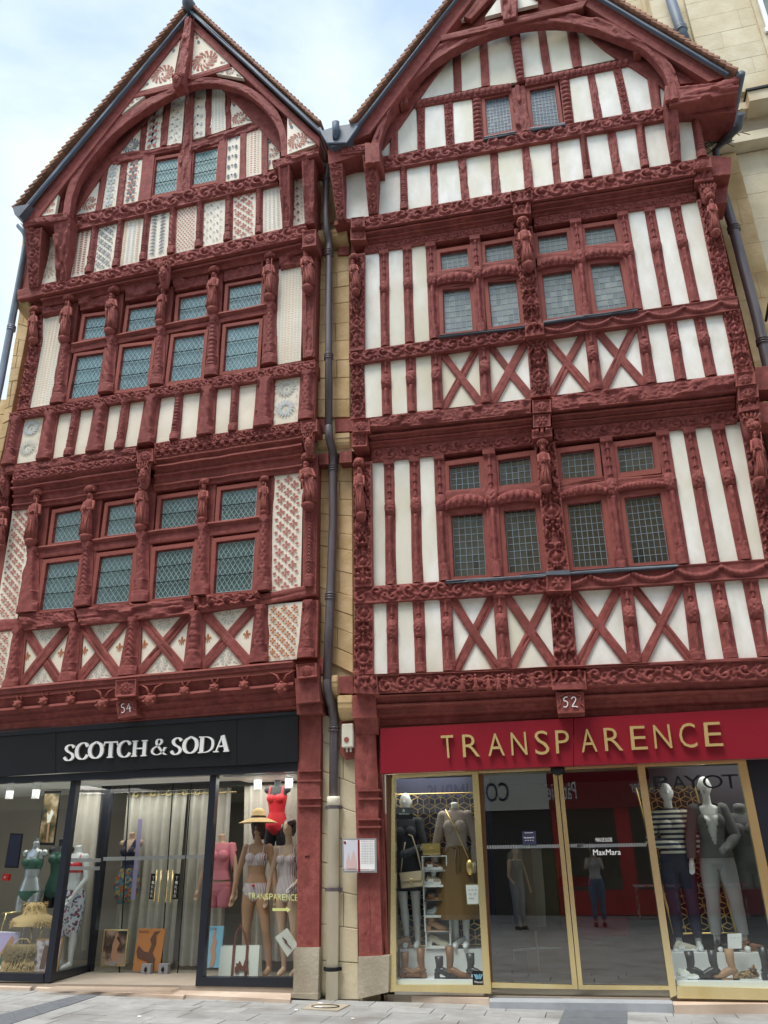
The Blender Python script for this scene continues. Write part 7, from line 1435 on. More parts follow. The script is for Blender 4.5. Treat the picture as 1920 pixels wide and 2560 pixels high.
# floor of the recess, sill stones, platform
x_l, x_r = at(('L', -90, 1900), 0)[0], at(('M', 925, 1950), 0)[0]
FL = MB(); FL.box(x_l-3, x_r+.1, -.08, 4, -.02, zf-.02); FL.build('shop_floor', M['floor_in'], LS)
for q, m_ in (((('L', -60, 1930), ('L', 300, 1930), ('L', 205, 1978), ('L', -60, 1975)), 'sill'), ((('L', 345, 1930), ('L', 1360, 1935), ('L', 1268, 2018), ('L', 240, 1978)), 'sill'), ((('L', 1352, 1952), ('M', 918, 1965), ('M', 900, 2030), ('L', 1270, 2008)), 'sill')):
    P = [np.array(ground(s, gz(-6)+.035 if i < 2 else gz(-6)+.02)) for i, s in enumerate(q)]; V = [(a[0], -a[1], gz(a[0])+(.06 if i < 2 else .035)) for i, a in enumerate(P)]+[(a[0], -a[1], gz(a[0])-.02) for a in P]; pm('sill_stone', V, [(0, 1, 2, 3), (3, 2, 6, 7), (0, 3, 7, 4), (1, 5, 6, 2)], LS, M[m_])
m = MB(); [m.box(at(('L', 420, 1980), 0)[0]+i*.0, at(('L', 1270, 1990), 0)[0], -.33+i*.05, -.315+i*.05, gz(-6)+.04, gz(-6)+.062) for i in range(5)]; m.build('grip_strip', M['sill'], LS)
# inner room: floor, walls, ceiling
wy = 2.3
MB().box(x_l-3.2, x_r-.02, wy, wy+.1, 0, 3).build('back_wall', M['beige'], LS); MB().box(x_r-.02, x_r+.06, .2, wy, 0, 3).build('side_wall', M['beige'], LS); MB().box(x_l-3.3, x_l-3.2, -.02, wy, 0, 3).build('side_wall', M['beige'], LS)
MB().box(x_l-3.2, f0[0]-.02, .1, wy, zs+.03, zs+.10).build('ceiling', M['ceil'], LS); MB().box(at3(('L', 1500, 500), 0)[0], x_r, .1, wy, zs+.03, zs+.10).build('ceiling', M['ceil'], LS)
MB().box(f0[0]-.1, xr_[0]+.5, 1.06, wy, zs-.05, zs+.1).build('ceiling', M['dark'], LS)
m = MB(); a = at(('M', 450, 490), -.15); b = at(('M', 955, 478), -.15)
for i in range(34): x = a[0]+(b[0]-a[0])*i/34; m.box(x, x+.022, .1, 1.0, zs-.02, zs+.03)
m.build('ceiling_grille', M['white'], LS)
def curtain(parent, tl, tr, br, bl, d, folds, m='curtain', name='curtain', amp=.04):
    A, B, C_, D_ = (at(q, d) for q in (tl, tr, br, bl)); nx_, nz_ = folds*8, 10; V, Fc = [], []
    for j in range(nz_+1):
        for i in range(nx_+1):
            u, v = i/nx_, j/nz_; q = (A*(1-u)+B*u)*(1-v)+(D_*(1-u)+C_*u)*v; V.append((q[0], -d+amp*(sin(u*folds*2*pi)+.35*sin(u*folds*5.1+v*2))*(.7+.3*v), q[1]))
    for j in range(nz_):
        for i in range(nx_): k = j*(nx_+1)+i; Fc.append((k, k+nx_+1, k+nx_+2, k+1))
    o = pm(name, V, Fc, parent, M[m], True); return o
cr = empty('curtain', (-5.7, 1.25, 0), label='long grey linen curtain on eyelets closing the glass doors from inside', cat='curtain')
curtain(cr, ('L', 885, 590), ('L', 1300, 578), ('L', 1190, 1800), ('L', 770, 1790), -1.28, 7, name='drape'); curtain(cr, ('L', 1312, 578), ('L', 1600, 570), ('L', 1530, 1810), ('L', 1222, 1808), -1.28, 5, name='drape')
m = MB(); m.tube([at3(('L', 880, 632), -1.27), at3(('L', 1640, 606), -1.27)], .016, 8); m.build('curtain_rod', M['brass'], cr, True)
for x in (960, 1078, 1187, 1300, 1388, 1520): m = MB(); c = at3(('L', x-20, 622-(x-960)*.03), -1.22); m.tube([c+Vector((.035*cos(a), 0, .035*sin(a))) for a in np.linspace(0, 2*pi, 13)], .008, 5); m.build('eyelet', M['brass'], cr, True)
c2 = empty('curtain', (-7.6, 1.3, 0), label='pale grey curtain hanging behind the white mannequin in the angled window', cat='curtain'); curtain(c2, ('L', 500, 570), ('L', 705, 560), ('L', 598, 1700), ('L', 370, 1700), -1.35, 3, name='drape')
c3 = empty('curtain', (-4, 1, 0), label='grey curtain behind the two striped swimwear mannequins', cat='curtain'); curtain(c3, ('M', 585, 560), ('M', 990, 545), ('M', 960, 1780), ('M', 560, 1770), -1.12, 6, name='drape')
# spot lights
for i, (q, lb) in enumerate(((('L', 74, 575), 'white cylinder ceiling spot, left one in the left shop window'), (('L', 255, 572), 'white cylinder ceiling spot beside the tall picture in the left window'), (('M', 678, 505), 'white cylinder ceiling spot above the straw hat mannequin'), (('M', 893, 495), 'white cylinder ceiling spot right of the red swimsuit'))):
    c = at3(q, -.55); m = MB(); m.tube([c+Vector((0, 0, .02)), c-Vector((0, 0, .16))], .052, 16); o = m.build('ceiling_spot', M['white'], None, True); shade_auto(o); tag(o, lb, 'ceiling spot', 'ceiling spots of the left shop'); MB().tube([c+Vector((0, 0, .1)), c], .008, 6).build('stem', M['white'], o)
# ------------------------------------------------------------------ figures in the left shop
st_ = gz(-6)+.12
both = lambda a, b: (lambda x, y, z: (z > a) & (z < b) & (np.abs(x) < .19))
bra = lambda x, y, z: ((z > 1.20) & (z < 1.33+.3*(.06-np.abs(np.abs(x)-.085))) & (y < .02) & (np.abs(x) < .145)) | ((z > 1.225) & (z < 1.25) & (np.abs(x) < .16)) | ((np.abs(np.abs(x)-.095) < .012) & (z > 1.28) & (z < 1.44) & (np.abs(x) < .13))
brief = lambda x, y, z: (z < 1.01) & (z > .80+.85*np.maximum(np.abs(x)-.03, 0)) & (np.abs(x) < .19)
briefl = lambda x, y, z: (z < .935) & (z > .80+.95*np.maximum(np.abs(x)-.03, 0)) & (np.abs(x) < .19)
onep = lambda x, y, z: (z > .80+.95*np.maximum(np.abs(x)-.03, 0)) & (z < 1.33-.0*x) & (np.abs(x) < .155) | ((np.abs(np.abs(x)-.095) < .016) & (z > 1.3) & (z < 1.45))
full = dict(kind='full')
p1, _ = mannequin(('M', 640, 1885), -.50, st_, 'tan mannequin in a striped bikini and wide straw hat', dict(kind='full', legs=((.20, -.02), (-.10, .02))), 'skin', [('bikini_top', bra, 'stripeV', .006), ('bikini_bottom', brief, 'stripeV', .006)], scale=1.02, rot=.06)
m = MB(); m.ell((0, -.02, 1.68), (.090, .105, .12), 14, 10); m.loft([(0, .03, 1.50, .070, .05), (0, .01, 1.60, .09, .09), (0, 0, 1.72, .088, .10)], 14); locm('hair', m, p1, 'hairb', True)
m = MB(); m.loft([(0, -.02, 1.70, .25, .25, .05, 3), (0, -.02, 1.745, .14, .15, .03, 3), (0, -.02, 1.76, .095, .11), (0, -.02, 1.83, .085, .095), (0, -.01, 1.87, .05, .06), (0, -.01, 1.88, .01, .01)], 36, False); h_ = locm('straw_hat', m, p1, 'straw', True); m = MB(); m.loft([(0, -.02, 1.755, .100, .115), (0, -.02, 1.785, .095, .108)], 24, False); locm('hat_band', m, h_, 'hairb', True)
m = MB(); m.ell((0, -.125, .975), (.022, .012, .016), 8, 6); locm('bow', m, p1, 'redf', True)
p2, _ = mannequin(('M', 868, 1890), -.48, st_, 'mannequin with a brown bob and striped one-piece swimsuit', dict(kind='full', legs=((.14, -.02), (-.04, .02)), arms=((.24, -.04, 1.12), (.15, -.12, 1.0), (-.23, -.02, 1.10), (-.25, -.07, .87))), 'skin2', [('swimsuit', onep, 'stripeV', .006)], scale=1.0, rot=-.1)
m = MB(); m.ell((0, .005, 1.675), (.088, .098, .105), 14, 10); m.ell((.045, -.03, 1.72), (.06, .075, .05), 10, 8); [m.tube([(s*.07, -.02, 1.70), (s*.088, -.035, 1.62), (s*.075, -.05, 1.56)], [.03, .026, .012], 8) for s in (-1, 1)]; locm('bob_hair', m, p2, 'hairb', True)
p3, _ = mannequin(('L', 445, 1835), -.95, st_, 'headless white mannequin in a red bikini top and floral sarong', dict(kind='full', head=False, arms=((.23, -.02, 1.12), (.14, -.15, .90), (-.21, .03, 1.12), (-.17, .0, .90))), 'wskin', [('bikini_top', bra, 'redf', .006), ('bikini_bottom', briefl, 'redf', .006)], scale=.98, rot=-.25)
skirt(p3, 'sarong', [(0, 0, .98, .155, .115), (.01, 0, .90, .18, .135, .02, 5), (.02, 0, .70, .17, .14, .04, 5), (.03, -.01, .50, .14, .12, .05, 6), (.0, 0, .40, .13, .11, .07, 7)], 'floral')
p4, me4 = mannequin(('L', 185, 1440), -.75, .98-.02, 'silver torso form in a green bikini behind the left window', dict(kind='torso', head=False, arms=None), 'silver', [('bikini_top', bra, 'greenf', .006), ('bikini_bottom', briefl, 'greenf', .006)], name='torso_form', scale=1.0); p4.location.z = at(('L', 185, 1440), -.75)[1]-.66
m = MB(); m.tube([(0, 0, -.3), (0, 0, .9)], .015, 8); m.box(-.02, .02, -.02, .02, 1.5, 1.6); locm('stand', m, p4, 'silver')
p5, _ = mannequin(('L', 372, 1410), -1.0, .9, 'dark green swimsuit form half hidden behind the slanting frame', dict(kind='torso', head=False, arms=None), 'blackf', [('swimsuit', lambda x, y, z: (z > .78+.5*np.maximum(np.abs(x)-.03, 0)) & (z < 1.38), 'greenf', .006)], name='torso_form'); p5.location.z = at(('L', 372, 1410), -1.0)[1]-.66
p6, _ = mannequin(('L', 868, 1390), -1.14, .9, 'bust in a navy halter top and bright printed sarong by the doors', dict(kind='torso', head=False, arms=None), 'skin2', [('halter_top', lambda x, y, z: (z > 1.0) & (z < 1.28) | ((z >= 1.28) & (np.abs(x) > .3*(z-1.24)+.0) & (np.abs(x) < .11) & (z < 1.47)), 'navyf', .008)], name='torso_form', scale=.92); p6.location.z = at(('L', 868, 1390), -1.14)[1]-.50
skirt(p6, 'sarong', [(0, 0, 1.05, .13, .10), (.0, 0, .95, .18, .13, .03, 5), (.0, 0, .80, .21, .14, .05, 5), (-.02, -.01, .66, .17, .12, .09, 6), (-.05, 0, .56, .08, .07, .07, 7)], 'paisley')
m = MB(); m.box(.13, .20, -.10, -.09, .62, 1.75); locm('hanging_scarf', m, p6, 'lav')
p7, _ = mannequin(('M', 800, 985), -.85, .9, 'black hanging bust form wearing a bright red swimsuit', dict(kind='torso', head=False, arms=None), 'blackf', [('swimsuit', onep, 'redf', .007)], name='torso_form', scale=.95); p7.location.z = at(('M', 800, 985), -.85)[1]-.62
p8, _ = mannequin(('M', 400, 1400), -1.05, .5, 'headless form in a pink shirt and pink shorts behind the glass', dict(kind='torso', head=False, arms=((.24, -.02, 1.10), (.27, -.07, .87), (-.24, -.02, 1.10), (-.27, -.07, .87))), 'skin2', [('shirt', lambda x, y, z: (z > .98) & (z < 1.44) & (np.abs(x) < .215), 'pinkf', .016), ('shorts', lambda x, y, z: (z < .96) & (np.abs(x) < .2), 'pinkf', .014)], name='torso_form'); p8.location.z = at(('M', 400, 1400), -1.05)[1]-.66
# ------------------------------------------------------------------ pictures, bags and the rest
def poster(spots, d, lab, m, fr=None, th=.02, words=None, cat='poster', name='poster', fig=None):
    P = [at3(q, d) for q in spots]; o = quadbox(name, spots, d, th, fr or m); tag(o, lab, cat); s = [at(q, d) for q in spots]; c = sum(s)/4
    if fr: k = .90; q = [c+(a-c)*k for a in s]; pm('print', [(a[0], -(d+.003), a[1]) for a in q], [(3, 2, 1, 0)], o, M[m] if isinstance(m, str) else m)
    f = lambda u, v: (s[3]*(1-u)+s[2]*u)*(1-v)+(s[0]*(1-u)+s[1]*u)*v
    if fig:                                     # printed figure, flat
        for k, (mm, poly) in enumerate(fig): pm('printed_shape', [(f(u, v)[0], -(d+.005+.001*k), f(u, v)[1]) for u, v in poly], [tuple(range(len(poly)))[::-1]], o, M[mm])
    if words:
        for w_, (u0, v0, u1, v1), mm in words: text_in(w_, [f(u0, v1), f(u1, v1), f(u1, v0), f(u0, v0)], d+.009, mm, o, 0, 'lettering')
    return o
M['ph1'] = photo_mat('garden_photo', (.02, .025, .012), (.16, .11, .04), (.38, .30, .20), 5); M['ph2'] = photo_mat('portrait_photo', (.02, .018, .015), (.10, .06, .04), (.35, .24, .18), 6); M['ph3'] = photo_mat('studio_photo', (.12, .07, .08), (.55, .50, .52), (.30, .20, .22), 7)
body_ = [(.55, .95), (.62, .86), (.55, .76), (.70, .62), (.62, .45), (.72, .25), (.60, .02), (.40, .02), (.45, .25), (.36, .45), (.45, .62), (.40, .76), (.50, .86), (.45, .95)]
rec_ = [(.10, .60), (.32, .46), (.50, .44), (.58, .62), (.50, .74), (.62, .92), (.85, .95), (.70, .84), (.74, .64), (.66, .42), (.80, .28), (.74, .04), (.55, .02), (.50, .22), (.12, .30), (.05, .45)]
poster((('L', 308, 603), ('L', 420, 600), ('L', 372, 978), ('L', 258, 975)), -1.2, 'tall garden photograph hanging high behind the left window', 'ph1', 'iron', cat='picture', fig=[('canvasf', [(.42, .40), (.60, .42), (.75, .60), (.6, .66), (.5, .55), (.35, .60)]), ('skin', [(.5, .05), (.62, .05), (.60, .40), (.48, .40)])])
poster((('L', 72, 892), ('L', 156, 896), ('L', 122, 1135), ('L', 30, 1132)), -1.2, 'slate blue notice board on the beige wall left of the silver torso', 'navyf', 'iron', cat='notice board', name='notice_board')
poster((('L', 22, 1172), ('L', 62, 1176), ('L', 52, 1222), ('L', 12, 1220)), -1.2, 'small red fire alarm call point on the left shop wall', 'redpaint', th=.06, cat='alarm', name='fire_alarm', words=[('o', (.3, .35, .6, .65), 'paperw')])
poster((('L', -40, 1572), ('L', 138, 1577), ('L', 92, 1832), ('L', -60, 1832)), -.35, 'pale seaside poster with a crouching brown figure at the left edge', 'paperw', fig=[('lav', [(.02, .4), (.98, .4), (.98, .98), (.02, .98)]), ('skin', [(.2, .3), (.5, .62), (.72, .9), (.85, .82), (.8, .6), (.6, .4), (.5, .1), (.2, .1)]), ('greenf', [(.3, .1), (.62, .1), (.6, .38), (.4, .42)])])
poster((('L', 252, 1625), ('L', 438, 1618), ('L', 395, 1862), ('L', 212, 1860)), -.30, 'wood framed studio photograph standing behind the slanting mullion', 'ph3', 'wood', cat='picture', name='framed_picture', fig=[('brownc', [(.3, .12), (.5, .12), (.55, .8), (.35, .8)]), ('pinkish', [(.62, .15), (.75, .15), (.8, .8), (.68, .8)])])
poster((('L', 722, 1556), ('L', 890, 1556), ('L', 862, 1812), ('L', 690, 1816)), -.92, 'gold framed portrait of a dark haired model leaning by the doors', 'ph2', 'brass', cat='picture', name='framed_picture', fig=[('skin', body_[0:7]+[(.40, .25), (.42, .6)]), ('lgreyf', [(.15, .05), (.5, .1), (.7, .2), (.6, .02)])])
poster((('L', 958, 1552), ('L', 1143, 1554), ('L', 1100, 1848), ('L', 915, 1845)), -.93, 'orange poster with a posing model standing against the doors', 'orangep', fig=[('brownc', rec_)], words=[('PAIN DE SUCRE', (.06, .90, .42, .95), 'iron')])
poster((('M', 320, 1537), ('M', 442, 1535), ('M', 415, 1822), ('M', 292, 1825)), -.55, 'blue seaside poster with a standing model beside the white tote', 'bluep', fig=[('skin', body_)], words=[('PAIN DE SUCRE', (.04, .91, .62, .97), 'iron')])
q = (('L', 25, 1438), ('L', 120, 1438)); m = MB(); m.tube([at3(('L', 15, 1448), -.6), at3(('L', 115, 1438), -.6)], .01, 6); m.tube([at3(('L', 45, 1446), -.6), at3(('L', 0, 1600), -.6)], .01, 6); m.tube([at3(('L', 222, 1500), -.55), at3(('L', 210, 1740), -.55)], .01, 6); m.tube([at3(('L', 300, 1520), -.55), at3(('L', 270, 1640), -.55)], .01, 6); tag(m.build('display_stand', M['brass'], None, True), 'thin brass display stand under the frayed straw hat', 'stand')
c = at3(('L', 240, 1450), -.5); r = empty('straw_hat', tuple(c), label='frayed wide straw hat on a stand in the left window', cat='hat'); m = MB(); m.loft([(-.02, 0, -.14, .30, .22, .10, 3), (0, 0, -.05, .27, .22, .05, 4), (0, 0, .0, .15, .14), (0, 0, .09, .13, .12), (0, 0, .14, .07, .06)], 40, False); locm('brim', m, r, 'straw', True); m = MB()
for i in range(260): a = random.uniform(0, 6.28); R_2 = .28+.0*a; m.tube([(R_2*cos(a), .2*sin(a), -.10+random.uniform(-.04, .04)), (1.12*R_2*cos(a)+random.uniform(-.02, .02), .22*sin(a), -.13+random.uniform(-.05, .05))], .004, 3, False)
for i in range(160): a = random.uniform(0, 6.28); z = random.uniform(-.02, .14); m.tube([(.12*cos(a), .11*sin(a), z), (.16*cos(a), .15*sin(a), z+random.uniform(-.02, .03))], .004, 3, False)
o = locm('fringe', m, r, 'straw'); o['kind'] = 'stuff'
c = at3(('L', 140, 1842), -.35); r = empty('straw_bag', tuple(c), label='shaggy two-tone straw bag on the floor of the left window', cat='bag'); m = MB(); m.loft([(0, 0, 0, .24, .08), (0, 0, .15, .25, .09), (0, 0, .30, .22, .07)], 24); locm('body', m, r, 'strawd', True)
for nm, z0, z1, mm in (('lower_fringe', .02, .16, 'straw'), ('upper_fringe', .18, .30, 'strawd')):
    m = MB()
    for i in range(300): a = random.uniform(pi, 2*pi); z = random.uniform(z0, z1); m.tube([(.25*cos(a), .09*sin(a), z), (.26*cos(a)+random.uniform(-.02, .02), .13*sin(a), z-.07)], .005, 3, False)
    o = locm(nm, m, r, mm); o['kind'] = 'stuff'
m = MB(); m.tube([(-.12, -.03, .29), (-.05, -.03, .36), (.06, -.03, .36), (.13, -.03, .29)], .009, 6); locm('handle', m, r, 'straw', True)
# canvas tote
c = at3(('M', 550, 1886), -.22); s_ = at(('M', 685, 1750), -.22)[0]-at(('M', 415, 1750), -.22)[0]; hh = at(('M', 550, 1668), -.22)[1]-c[2]; r = empty('tote_bag', tuple(c), label='large white canvas tote with brown leather straps in the right window', cat='bag'); m = MB()
m.add([(-s_/2, -.06, 0), (s_/2, -.06, 0), (s_/2, .08, 0), (-s_/2, .08, 0), (-s_/2*.98, -.03, hh*.97), (s_/2*1.0, -.03, hh*1.02), (s_/2, .04, hh), (-s_/2, .04, hh)], [(0, 1, 5, 4), (1, 2, 6, 5), (2, 3, 7, 6), (3, 0, 4, 7), (3, 2, 1, 0)]); locm('body', m, r, 'canvasf')
m = MB(); [m.add([(s_*a-.018, -.066, 0), (s_*a+.018, -.066, 0), (s_*a+.018, -.038, hh), (s_*a-.018, -.038, hh)], [(0, 1, 2, 3)]) for a in (-.14, .20)]; m.tube([(-.14*s_, -.036, hh*.98), (-.09*s_, -.05, hh*1.45), (.0, -.05, hh*1.68), (.10*s_, -.05, hh*1.45), (.20*s_, -.036, hh*.98)], .014, 6); locm('strap', m, r, 'leather')
elk = [(-.14, 0), (-.14, .09), (-.11, .12), (-.13, .16), (-.08, .15), (-.05, .20), (-.02, .15), (0, .11), (.03, .12), (.06, .22), (.12, .24), (.12, .20), (.09, .18), (.12, .13), (.14, 0), (.08, 0), (.05, .05), (-.05, .05), (-.08, 0)]
m = MB(); m.prism([(x*.62+.05, z*.62+.05) for x, z in elk], -.072, -.055); locm('leather_motif', m, r, 'leather')
Pq = [at(q, -.12) for q in (('M', 872, 1552), ('M', 945, 1670), ('M', 880, 1748), ('M', 795, 1612))]; m = MB(); m.prism([tuple(q) for q in Pq], .12, .17); o = tag(m.build('clutch_bag', M['canvasf']), 'white canvas clutch with a brown motif hanging by the red post', 'bag'); c = sum(Pq)/4; m = MB(); m.prism([(c[0]+x*.42*cos(.9)-(z-.1)*.42*sin(.9), c[1]+x*.42*sin(.9)*-1+(z-.1)*.42*cos(.9)*.9) for x, z in elk], .108, .122); m.build('leather_motif', M['leather'], o)
Wt = empty('window_lettering', (-3.9, -.06, 1), label='yellow painted lettering and arrow on the glass over the striped mannequins', cat='lettering')
for i, ch in enumerate('TRANSPARENCE'): x = 607+i*29.6; text_in(ch, (('M', x, 1306+i*.9), ('M', x+25, 1306+i*.9), ('M', x+25, 1348+i*1.3), ('M', x, 1346+i*1.3)), .056, 'yellowp', Wt, 0)
P = [at(q, .056) for q in (('M', 777, 1410), ('M', 872, 1412), ('M', 870, 1400), ('M', 903, 1421), ('M', 880, 1442), ('M', 876, 1430), ('M', 777, 1431))]; MB().prism([tuple(q) for q in P], -.0565, -.056).build('arrow', M['yellowp'], Wt)
for q, lb in ((('L', 1020, 1866), 'small grey box with a metal catch on the floor under the orange poster'), (('L', 1138, 1866), 'small grey floor catch box under the middle of the doors')):
    c = at(q, dd_+.10); m = MB(); m.box(c[0]-.065, c[0]+.065, -(dd_+.16), -(dd_+.09), c[1], c[1]+.12); o = tag(m.build('door_stop', M['lgreyf']), lb, 'door catch'); m = MB(); m.ell((c[0], -(dd_+.165), c[1]+.06), (.02, .02, .03), 8, 6); m.build('catch', M['iron'], o, True)

# lit ceilings of the display windows
def area(x, y, z, sx, sy, e):
    l = bpy.data.lights.new('ceiling_light', 'AREA'); l.shape = 'RECTANGLE'; l.size = sx; l.size_y = sy; l.energy = e; l.color = (1, .95, .88); o = bpy.data.objects.new('ceiling_light', l); COL.objects.link(o); o.location = (x, y, z)
area((x_l+n0[0])/2-.2, .8, zs-.03, 2.0, 1.0, 7); area(-4.2, .6, zs-.03, 1.3, .8, 6); area(-5.9, 1.0, zs-.08, 1.4, .3, 2); area(-1.9, .5, 2.55, 1.0, .5, 4); area(2.0, .5, 2.55, 1.6, .5, 5)
# ------------------------------------------------------------------ right shop: crimson fascia with gold letters
SG2 = empty('shop_sign', (0.2, -.2, 2.4), label='crimson fascia with widely spaced gold mirror capitals over the right shop', cat='sign')
def fline(a, b, x): return yon(a, b, x)
ft_, fb_ = (px(('N', 252, 170)), px(('O', 1659, 25))), (px(('N', 255, 480)), px(('O', 1659, 370)))
for a, b in ((('N', 252), ('N', 1585)), (('N', 1589), ('O', 1800))): quadbox('fascia_panel', (fline(*ft_, a), fline(*ft_, b), fline(*fb_, b), fline(*fb_, a)), .22, .16, 'redsign', SG2)
for ch, c_, x0, x1, yt, yb, yt2, yb2 in (('T', 'N', 668, 768, 219, 374, 214, 372), ('R', 'N', 815, 940, 212, 368, 208, 362), ('A', 'N', 990, 1112, 203, 360, 203, 355), ('N', 'N', 1150, 1270, 198, 355, 192, 350), ('S', 'N', 1314, 1424, 184, 352, 184, 348), ('P', 'N', 1458, 1566, 183, 342, 180, 338), ('A', 'O', 358, 482, 172, 334, 172, 328), ('R', 'O', 520, 660, 166, 325, 162, 320), ('E', 'O', 702, 830, 154, 318, 150, 312), ('N', 'O', 863, 1000, 146, 308, 140, 304), ('C', 'O', 1038, 1176, 132, 304, 130, 300), ('E', 'O', 1212, 1352, 128, 294, 122, 290)):
    dx = (yb-yt)*.11 if c_ == 'N' else (yb-yt)*.17; dx = dx*.9
    text_in(ch, ((c_, x0, yt), (c_, x1-dx, yt2), (c_, x1, yb2), (c_, x0+dx*.6, yb)), .27, 'gold', SG2, .035, side='brass')
# ------------------------------------------------------------------ gold shopfront
RS = empty('shopfront', (0.2, 0, 0), label='gold framed shopfront with sliding glass doors between two display windows', cat='shopfront')
def fr(nm, spots, d=.08, th=.08, m='brass'): return quadbox(nm, spots, d, th, m, RS)
fr('frame', (('N', 335, 487), ('N', 925, 462), ('N', 925, 484), ('N', 335, 512))); fr('frame', (('N', 885, 484), ('N', 927, 482), ('N', 1018, 2000), ('N', 965, 1948))); fr('frame', (('N', 330, 512), ('N', 350, 512), ('N', 362, 1990), ('N', 318, 1990)), .07); fr('frame', (('N', 358, 1942), ('N', 970, 1944), ('N', 1016, 2002), ('N', 318, 1984)), .078)
fr('outer_jamb', (('N', 290, 490), ('N', 333, 487), ('N', 358, 1980), ('N', 312, 1990)), .05, .1, 'bronze')
pane_('glass_pane', (('N', 345, 508), ('N', 890, 480), ('N', 970, 1946), ('N', 358, 1946)), .05, RS, 'shopglass2')
fr('frame', (('N', 930, 460), ('O', 760, 412), ('O', 760, 432), ('N', 930, 480)), .05); fr('door_rail', (('N', 1020, 1924), ('N', 1592, 1942), ('N', 1600, 1972), ('N', 1022, 1962)), .02); fr('door_rail', (('O', 350, 1942), ('O', 972, 1948), ('O', 978, 1978), ('O', 352, 1974)), .02)
fr('door_stile', (('N', 930, 470), ('N', 962, 470), ('N', 1030, 1960), ('N', 1000, 1965)), .01, .04, 'bronze')
for a in (((('O', 170, 462), ('O', 198, 462), ('O', 345, 1972), ('O', 308, 1972))), ((('O', 206, 462), ('O', 234, 462), ('O', 382, 1974), ('O', 350, 1974)))): fr('door_stile', a, .03, .05)
c = at3(('O', 205, 455), .05); m = MB(); m.ell((c[0], c[1]-.03, c[2]), (.085, .05, .06), 12, 8); m.build('door_sensor', M['iron'], RS, True)
pane_('door_glass', (('N', 960, 480), ('O', 172, 462), ('O', 310, 1945), ('N', 1030, 1930)), .0, RS, 'doorglass'); pane_('door_glass', (('O', 232, 462), ('O', 755, 432), ('O', 975, 1950), ('O', 382, 1945)), .0, RS, 'doorglass')
fr('frame', (('O', 755, 430), ('O', 805, 425), ('O', 1030, 2010), ('O', 985, 2032)), .09); fr('frame', (('O', 755, 410), ('O', 1505, 378), ('O', 1508, 405), ('O', 758, 436)), .092); fr('frame', (('O', 1452, 405), ('O', 1508, 400), ('O', 1775, 1710), ('O', 1700, 1710)), .088); fr('frame', (('O', 1028, 1950), ('O', 1800, 1972), ('O', 1800, 2050), ('O', 1032, 2034)), .085)
pane_('glass_pane', (('O', 805, 430), ('O', 1452, 405), ('O', 1745, 1960), ('O', 1030, 1955)), .05, RS, 'shopglass2')
quadbox('dark_pier', (('O', 1508, 392), ('O', 1900, 372), ('O', 2100, 2000), ('O', 1790, 2010)), .06, .3, 'slate', RS); quadbox('header', (('N', 235, 120), ('O', 1700, 0), ('O', 1760, 120), ('N', 250, 300)), .06, .2, 'timber', RS)
sg = []
for (x0, y0), (x1, y1), c_ in (((985, 990), (1490, 982), 'N'), ((1555, 980), (1659, 978), 'N'), ((340, 982), (820, 972), 'O')):
    n = int((x1-x0)/11); m = MB()
    for i in range(n): x = x0+(x1-x0)*i/n; y = y0+(y1-y0)*i/n; q = [at(s, .006) for s in ((c_, x+6, y-12), (c_, x+11, y-12), (c_, x+6, y+12), (c_, x+1, y+12))]; m.prism([tuple(a) for a in q], -.006, -.005)
    o = m.build('safety_strip', M['greyband'], RS); o['kind'] = 'stuff'
poster((('N', 1230, 880), ('N', 1325, 878), ('N', 1330, 972), ('N', 1236, 972)), .012, 'small dark opening-notice card stuck on the left glass door', 'navyf', th=.008, cat='notice', name='door_notice', words=[('PLANITY', (.12, .46, .88, .56), 'paperw'), ('- - - -', (.2, .3, .8, .34), 'paperw'), ('-------', (.2, .86, .8, .89), 'paperw')])
DL = empty('door_lettering', (.4, -.01, 1.2), label='white lettering on the right glass door above and below the striped band', cat='lettering')
text_in('PAIN DE SUCRE', (('O', 467, 926), ('O', 581, 924), ('O', 583, 951), ('O', 469, 953)), .008, 'paperw', DL, 0, 'word'); text_in('MaxMara', (('O', 448, 1006), ('O', 640, 1004), ('O', 642, 1042), ('O', 452, 1046)), .008, 'paperw', DL, 0, 'word')
PL_ = empty('window_lettering', (1.7, -.06, 2), label='large thin black lettering across the top of the right display window', cat='lettering')
for ch, x0, x1 in (('P', 860, 962), ('A', 985, 1085), ('Y', 1070, 1195), ('O', 1198, 1342), ('T', 1335, 1450)): text_in('\u039b' if ch == 'A' and False else ch, (('O', x0, 502-(x0-860)*.03), ('O', x1, 498-(x1-860)*.022), ('O', x1+10, 578), ('O', x0+18, 590)), .056, 'iron', PL_, 0)
for i, ch in enumerate('PARIS'): x = 1072+i*34; text_in(ch, (('O', x, 598), ('O', x+16, 597), ('O', x+18, 618), ('O', x+2, 619)), .056, 'iron', PL_, 0)
o = poster((('N', 888, 1846), ('N', 966, 1846), ('N', 970, 1944), ('N', 890, 1944)), .056, 'square black card with a pale blue petal mark in the window corner', 'iron', th=.006, cat='card', name='brand_card', words=[('Wacoal', (.14, .16, .86, .32), 'paperw')], fig=[('bluep', [(.10, .80), (.28, .76), (.44, .44), (.30, .42)]), ('bluep', [(.30, .82), (.46, .74), (.52, .46), (.44, .44)]), ('bluep', [(.54, .74), (.70, .84), (.60, .44), (.53, .46)]), ('bluep', [(.74, .76), (.92, .80), (.72, .42), (.62, .44)])])
poster((('N', 360, 715), ('N', 475, 715), ('N', 475, 795), ('N', 360, 797)), .03, 'small black rounded card at the white neck in the left display window', 'iron', th=.006, cat='card', name='brand_card', words=[('R', (.42, .6, .55, .85), 'canvasf'), ('REVITALASH', (.2, .38, .8, .5), 'canvasf')])
